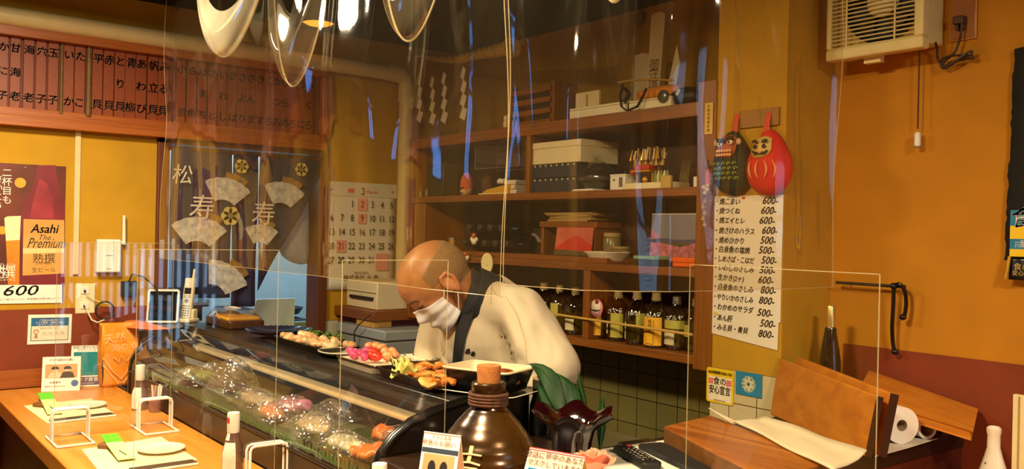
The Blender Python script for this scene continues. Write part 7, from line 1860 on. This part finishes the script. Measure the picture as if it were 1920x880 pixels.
# soft creases pressed into the cloth
cv = [(PT(950, 560, 2.5), PT(985, 660, 2.5), .011, .014), (PT(985, 650, 2.5), PT(960, 720, 2.5), .008, .016), (PT(935, 600, 2.5), PT(955, 720, 2.5), .012, .02), (PT(1010, 620, 2.5), PT(1035, 690, 2.4), .010, .02), (PT(890, 620, 2.5), PT(900, 720, 2.5), .010, .02), (PT(1005, 600, 2.5), PT(1050, 690, 2.4), .008, .018), (PT(930, 640, 2.5), PT(905, 710, 2.5), .008, .016), (PT(960, 540, 2.6), PT(1000, 570, 2.6), .006, .016), (PT(812, 620, 2.7), PT(835, 700, 2.65), .010, .016), (PT(960, 690, 2.5), PT(1010, 710, 2.4), .012, .016)]
for v in coat.data.vertices:
    p = v.co; best = 0
    for A_, B_, dp_, wd in cv:
        a = A_-CAM; a2 = B_-CAM; q = p-CAM
        # distance to the plane strip that runs through the crease line and the depth direction
        ab = a2.normalized()*q.length-a.normalized()*q.length; u = max(0, min(1, (q-a.normalized()*q.length).dot(ab)/ab.length_squared))
        d_ = (q-a.normalized()*q.length-ab*u).length
        best += dp_*math.exp(-(d_/wd)**2)*math.sin(PI*min(1, max(0, u*.9+.08)))
    if v.normal.dot(bk) > -.1: v.co = p-v.normal*min(best, .010)+v.normal*(.006*noise.noise(p*9)+.004*noise.noise(Vector((p.x*26, p.y*26, p.z*7))))
coat.data.update()
ct = bvh(coat)
def onc(px, py, off=.004):
    d = ray(px, py).normalized(); h_, n_, i_, dd = ct.ray_cast(CAM, d)
    h2, n2, i2, d2 = bt.ray_cast(CAM, d)
    if h_ is None or (h2 is not None and d2 < dd): h_, dd = (h2, d2) if h2 is not None else (CAM+d*2.5*1.05, 2.6)
    return h_-d*off
# dark collar band down the front
Lft = [(884, 503), (884, 530), (874, 562), (862, 592), (854, 625), (850, 665), (847, 704)]
Rgt = [(921, 519), (910, 540), (897, 568), (886, 598), (874, 630), (867, 665), (862, 704)]
b = MB(); n = 24
def lerp(L_, u): k = u*(len(L_)-1); i = min(int(k), len(L_)-2); f_ = k-i; return (L_[i][0]*(1-f_)+L_[i+1][0]*f_, L_[i][1]*(1-f_)+L_[i+1][1]*f_)
tc_ = []
for j in range(n+1):
    row = []
    for i in range(7):
        l_, r_ = lerp(Lft, j/n), lerp(Rgt, j/n); f_ = i/6
        q = onc(l_[0]+(r_[0]-l_[0])*f_, l_[1]+(r_[1]-l_[1])*f_, .008); row.append((q-CAM).length)
    tc_.append(row)
for _ in range(4):   # let the band lie smooth over the folds below it
    new = [r_[:] for r_ in tc_]
    for j in range(n+1):
        for i in range(7):
            nb = [tc_[jj][ii] for jj in (j-1, j, j+1) for ii in (i-1, i, i+1) if 0 <= jj <= n and 0 <= ii < 7]; new[j][i] = min(tc_[j][i], sum(nb)/len(nb))
    tc_ = new
def colf(u, v):
    j = min(n, round(v*n)); i = min(6, round(u*6)); l_, r_ = lerp(Lft, v), lerp(Rgt, v)
    return CAM+ray(l_[0]+(r_[0]-l_[0])*u, l_[1]+(r_[1]-l_[1])*u).normalized()*(tc_[j][i]-.004*math.sin(PI*u))
b.grid(colf, 6, n); b.build('collar', M('collar_navy', '#1e2024', .8, var=.15), chef, solid=.004)
# collar round the back of the neck
b = MB(); ax = (hp(-.03, 0, -.05)-nk).normalized(); e1 = ax.orthogonal().normalized(); e2 = ax.cross(e1)
b.grid(lambda u, v: nk+ax*(-.03+.075*v)+(e1*math.cos(2*PI*u)+e2*math.sin(2*PI*u))*(.092-.010*v), 36, 5); b.build('neckband', _M['collar_navy'], chef, solid=.004)
# embroidered marks and seams on the coat
b = MB()
for (px, py, s_) in ((876, 657, 1), (886, 662, .8)):
    for (dx, dy) in ((0, 0), (3, -1), (-2, 4), (2, 5), (4, 3)): q = onc(px+dx*s_, py+dy*s_, .001); b.ell(q, (.004, .003, .0035), 8, 6)
b.build('embroidery', m_ink, chef)
b = MB(); 
for line in ([(922, 522), (922, 545), (921, 575)], [(948, 556), (970, 590), (985, 640), (990, 690)], [(922, 540), (932, 555), (946, 558)]):
    pts = []
    for i in range(len(line)-1):
        for k in range(8): u = k/8; pts.append(onc(line[i][0]+(line[i+1][0]-line[i][0])*u, line[i][1]+(line[i+1][1]-line[i][1])*u, -.0005))
    b.tube(pts, .0011, 5)
b.build('seam_line', M('seam_brown', '#a88a60', .8), chef)
# grey apron band at the waist and dark trousers
b = MB()
ws = sp['waist']+(pv-sp['waist'])*.2
b.lathe([(.172, -.045), (.176, 0), (.170, .03)], 40, ws.x, ws.y, ws.z, close=True); b.f = [f for f in b.f if len(f) == 4]; b.mi = [0]*len(b.f)
b.build('apron_band', M('apron_grey', '#8a7a64', .85, var=.1), chef, solid=.004)
b = MB()
for sg in (-1, 1):
    hip = pv+lat*sg*.09; kn = Vector((hip.x, hip.y+.02, .50)); an = Vector((hip.x, hip.y+.03, .11)); cap(b, hip, kn, .100, .075); cap(b, kn, an, .074, .062)
cap(b, pv+lat*-.07, pv+lat*.07, .13, .13)
b.build('trousers', M('trousers_dark', '#1c1a1c', .85), chef, remesh=.012, sm=4)
# ================================================================== acrylic partition sheets held by the wire stands
def sheet(A_, B_, z0, z1, label):
    A_, B_ = Vector(A_), Vector(B_); d = (B_-A_); d.z = 0; L_ = d.length; x = d.normalized(); nrm = x.cross(Vector((0, 0, 1)))
    t = thing('acrylic_sheet', label, 'partition', fr((A_.x, A_.y, z0), x, (0, 0, 1), nrm), 'clear acrylic partition sheets')
    h = z1-z0
    b = MB(); b.quad((0, 0, 0), (L_, 0, 0), (L_, h, 0), (0, h, 0)); b.build('pane', m_acry, t, smooth=False)
    e = .0007
    b = MB(); b.b2((-e, 0, -e), (e, h, e)); b.b2((L_-e, 0, -e), (L_+e, h, e)); b.b2((0, h-e, -e), (L_, h+e, e)); b.build('cut_edge', m_acryedge, t, smooth=False)
ZS0, ZS1 = ZC+.012, 1.405
def xs(px0, px1, X): return (X, onx(px0, 600, X).y), (X, onx(px1, 600, X).y)
for X, p0, p1, lab in ((1.0, 105, 323, 'clear acrylic sheet across the counter at the seat nearest the left wall'), (1.79, 256, 520, 'clear acrylic sheet across the counter in front of the middle of the glass case'), (2.50, 640, 838, 'clear acrylic sheet whose far edge crosses the mask of the chef')):
    a, c_ = xs(p0, p1, X)
    c_ = (c_[0], min(c_[1], -1.459)) if X < 2.3 else c_
    sheet((a[0], a[1], 0), (c_[0], c_[1], 0), ZS0 if X < 2.3 else ZL+.002, ZS1, lab)
ya = -1.18
a, c_ = ony(1292, 600, ya), ony(1648, 600, ya)
sheet((a.x, ya, 0), (c_.x, ya, 0), ZC+.012, 1.412, 'clear acrylic sheet standing in front of the wooden boards at the right')

# ================================================================== vinyl curtains hanging from the ceiling round the bar
m_vinyl = clear('vinyl_film', (.88, .84, .75), gloss=.045, haze=.022, hazecol=(.60, .48, .30), rough=.05, bump=.25, bscale=5)
m_vinedge = M('vinyl_edge', '#b8a478', .25, var=.05, alpha=.4)
def curtain(path, zb_, zt_, label, amp, nfold, seed, hem=None, group='clear vinyl curtains round the bar'):
    """path: ground points the curtain follows; folds deepen towards the top where it is gathered"""
    P = [Vector(p) for p in path]; Ls = [0]
    for i in range(1, len(P)): Ls.append(Ls[-1]+(P[i]-P[i-1]).length)
    T_ = Ls[-1]; rnd = random.Random(seed); ph = [rnd.uniform(0, 6) for _ in range(8)]
    def fn(u, v):
        s_ = u*T_
        for i in range(len(P)-1):
            if s_ <= Ls[i+1]+1e-9: f_ = (s_-Ls[i])/(Ls[i+1]-Ls[i]); p = P[i].lerp(P[i+1], f_); d = (P[i+1]-P[i]).normalized(); break
        nrm = Vector((-d.y, d.x, 0))
        g = .25+.75*v
        o_ = amp*g*(math.sin(u*nfold*2*PI+ph[0]+.7*math.sin(v*2.2+ph[1]))+.45*math.sin(u*nfold*4.3*PI+ph[2]+1.1*v))
        o_ += .012*math.sin(v*9+u*14+ph[3])*(1-abs(2*v-1))
        z = zb_+(hem(u) if hem else 0)*(1-v)+(zt_-zb_)*v
        return (p.x+nrm.x*o_, p.y+nrm.y*o_, z)
    t = thing('vinyl_curtain', label, 'curtain', None, group)
    b = MB(); b.grid(fn, 110, 44); b.build('film', m_vinyl, t)
    b = MB(); b.tube([fn(0, k/30) for k in range(31)], .0010, 5); b.tube([fn(1, k/30) for k in range(31)], .0010, 5); b.tube([fn(k/80, 0) for k in range(81)], .0008, 5); b.build('film_edge', m_vinedge, t)
    b = MB(); b.tube([(p.x, p.y, zt_+.004) for p in P], .008, 8); b.build('hanging_rail', m_blackm, t)
    return fn
yc_ = -1.40
xa = ony(300, 250, yc_).x; xb = ony(942, 100, yc_).x
curtain([(xa, yc_, 0), (xb, yc_, 0)], 1.34, CEIL-.012, 'clear vinyl curtain hanging in front of the chef over the glass case', .022, 5, 3)
pc_ = [(xb+.02, yc_, 0), (2.84, yc_+.02, 0), (2.93, -1.25, 0), (2.95, -.78, 0)]
curtain(pc_, 1.365, CEIL-.012, 'clear vinyl curtain hanging along the right arm of the bar in front of the shelves', .020, 4, 5)
# gathered swags of spare film tied up at the top
def swag(x0, x1, depth, y, label, zt_=CEIL-.03, k=1.0, lo=.70):
    w_ = (x1-x0)*.16; x0 -= w_; x1 += w_
    t = thing('vinyl_swag', label, 'curtain', None, 'looped swags of spare vinyl film')
    def fn(u, v):
        x = x0+(x1-x0)*u; par = 1-(2*u-1)**2
        par = par**.8; z = zt_-depth*par*(lo+(1-lo)*v)
        return (x, y-.02-.06*v*par*math.sin(PI*v)*k-.03*par, z+.012*math.sin(v*12)*par)
    b = MB(); b.grid(fn, 40, 22); b.build('film', clear('vinyl_swag_film', (.95, .93, .88), gloss=.05, haze=.06, hazecol=(.75, .62, .40), rough=.06, bump=.2, bscale=6) if 'leftmost' not in label else clear('vinyl_swag_milky', (.95, .93, .88), gloss=.12, haze=.40, hazecol=(.95, .86, .62), rough=.10, bump=.2, bscale=6), t)
    b = MB(); b.tube([fn(k_/40, 1) for k_ in range(41)], .0022, 6); b.build('film_edge', m_vinedge, t)
for px0, px1, pb, lab in ((398, 528, 104, 'shiny swag of vinyl film, leftmost under the ceiling'), (535, 650, 160, 'deep loop of vinyl film hanging second from the left'), (735, 895, 76, 'loop of vinyl film hanging above the straw rope'), (1130, 1270, 6, 'short loop of vinyl film at the top edge above the talisman')):
    y = yc_-.05; A_ = ony(px0, 60, y); B_ = ony(px1, 60, y); Z_ = ony((px0+px1)/2, pb, y).z
    swag(A_.x, B_.x, CEIL-.03-Z_, y, lab)
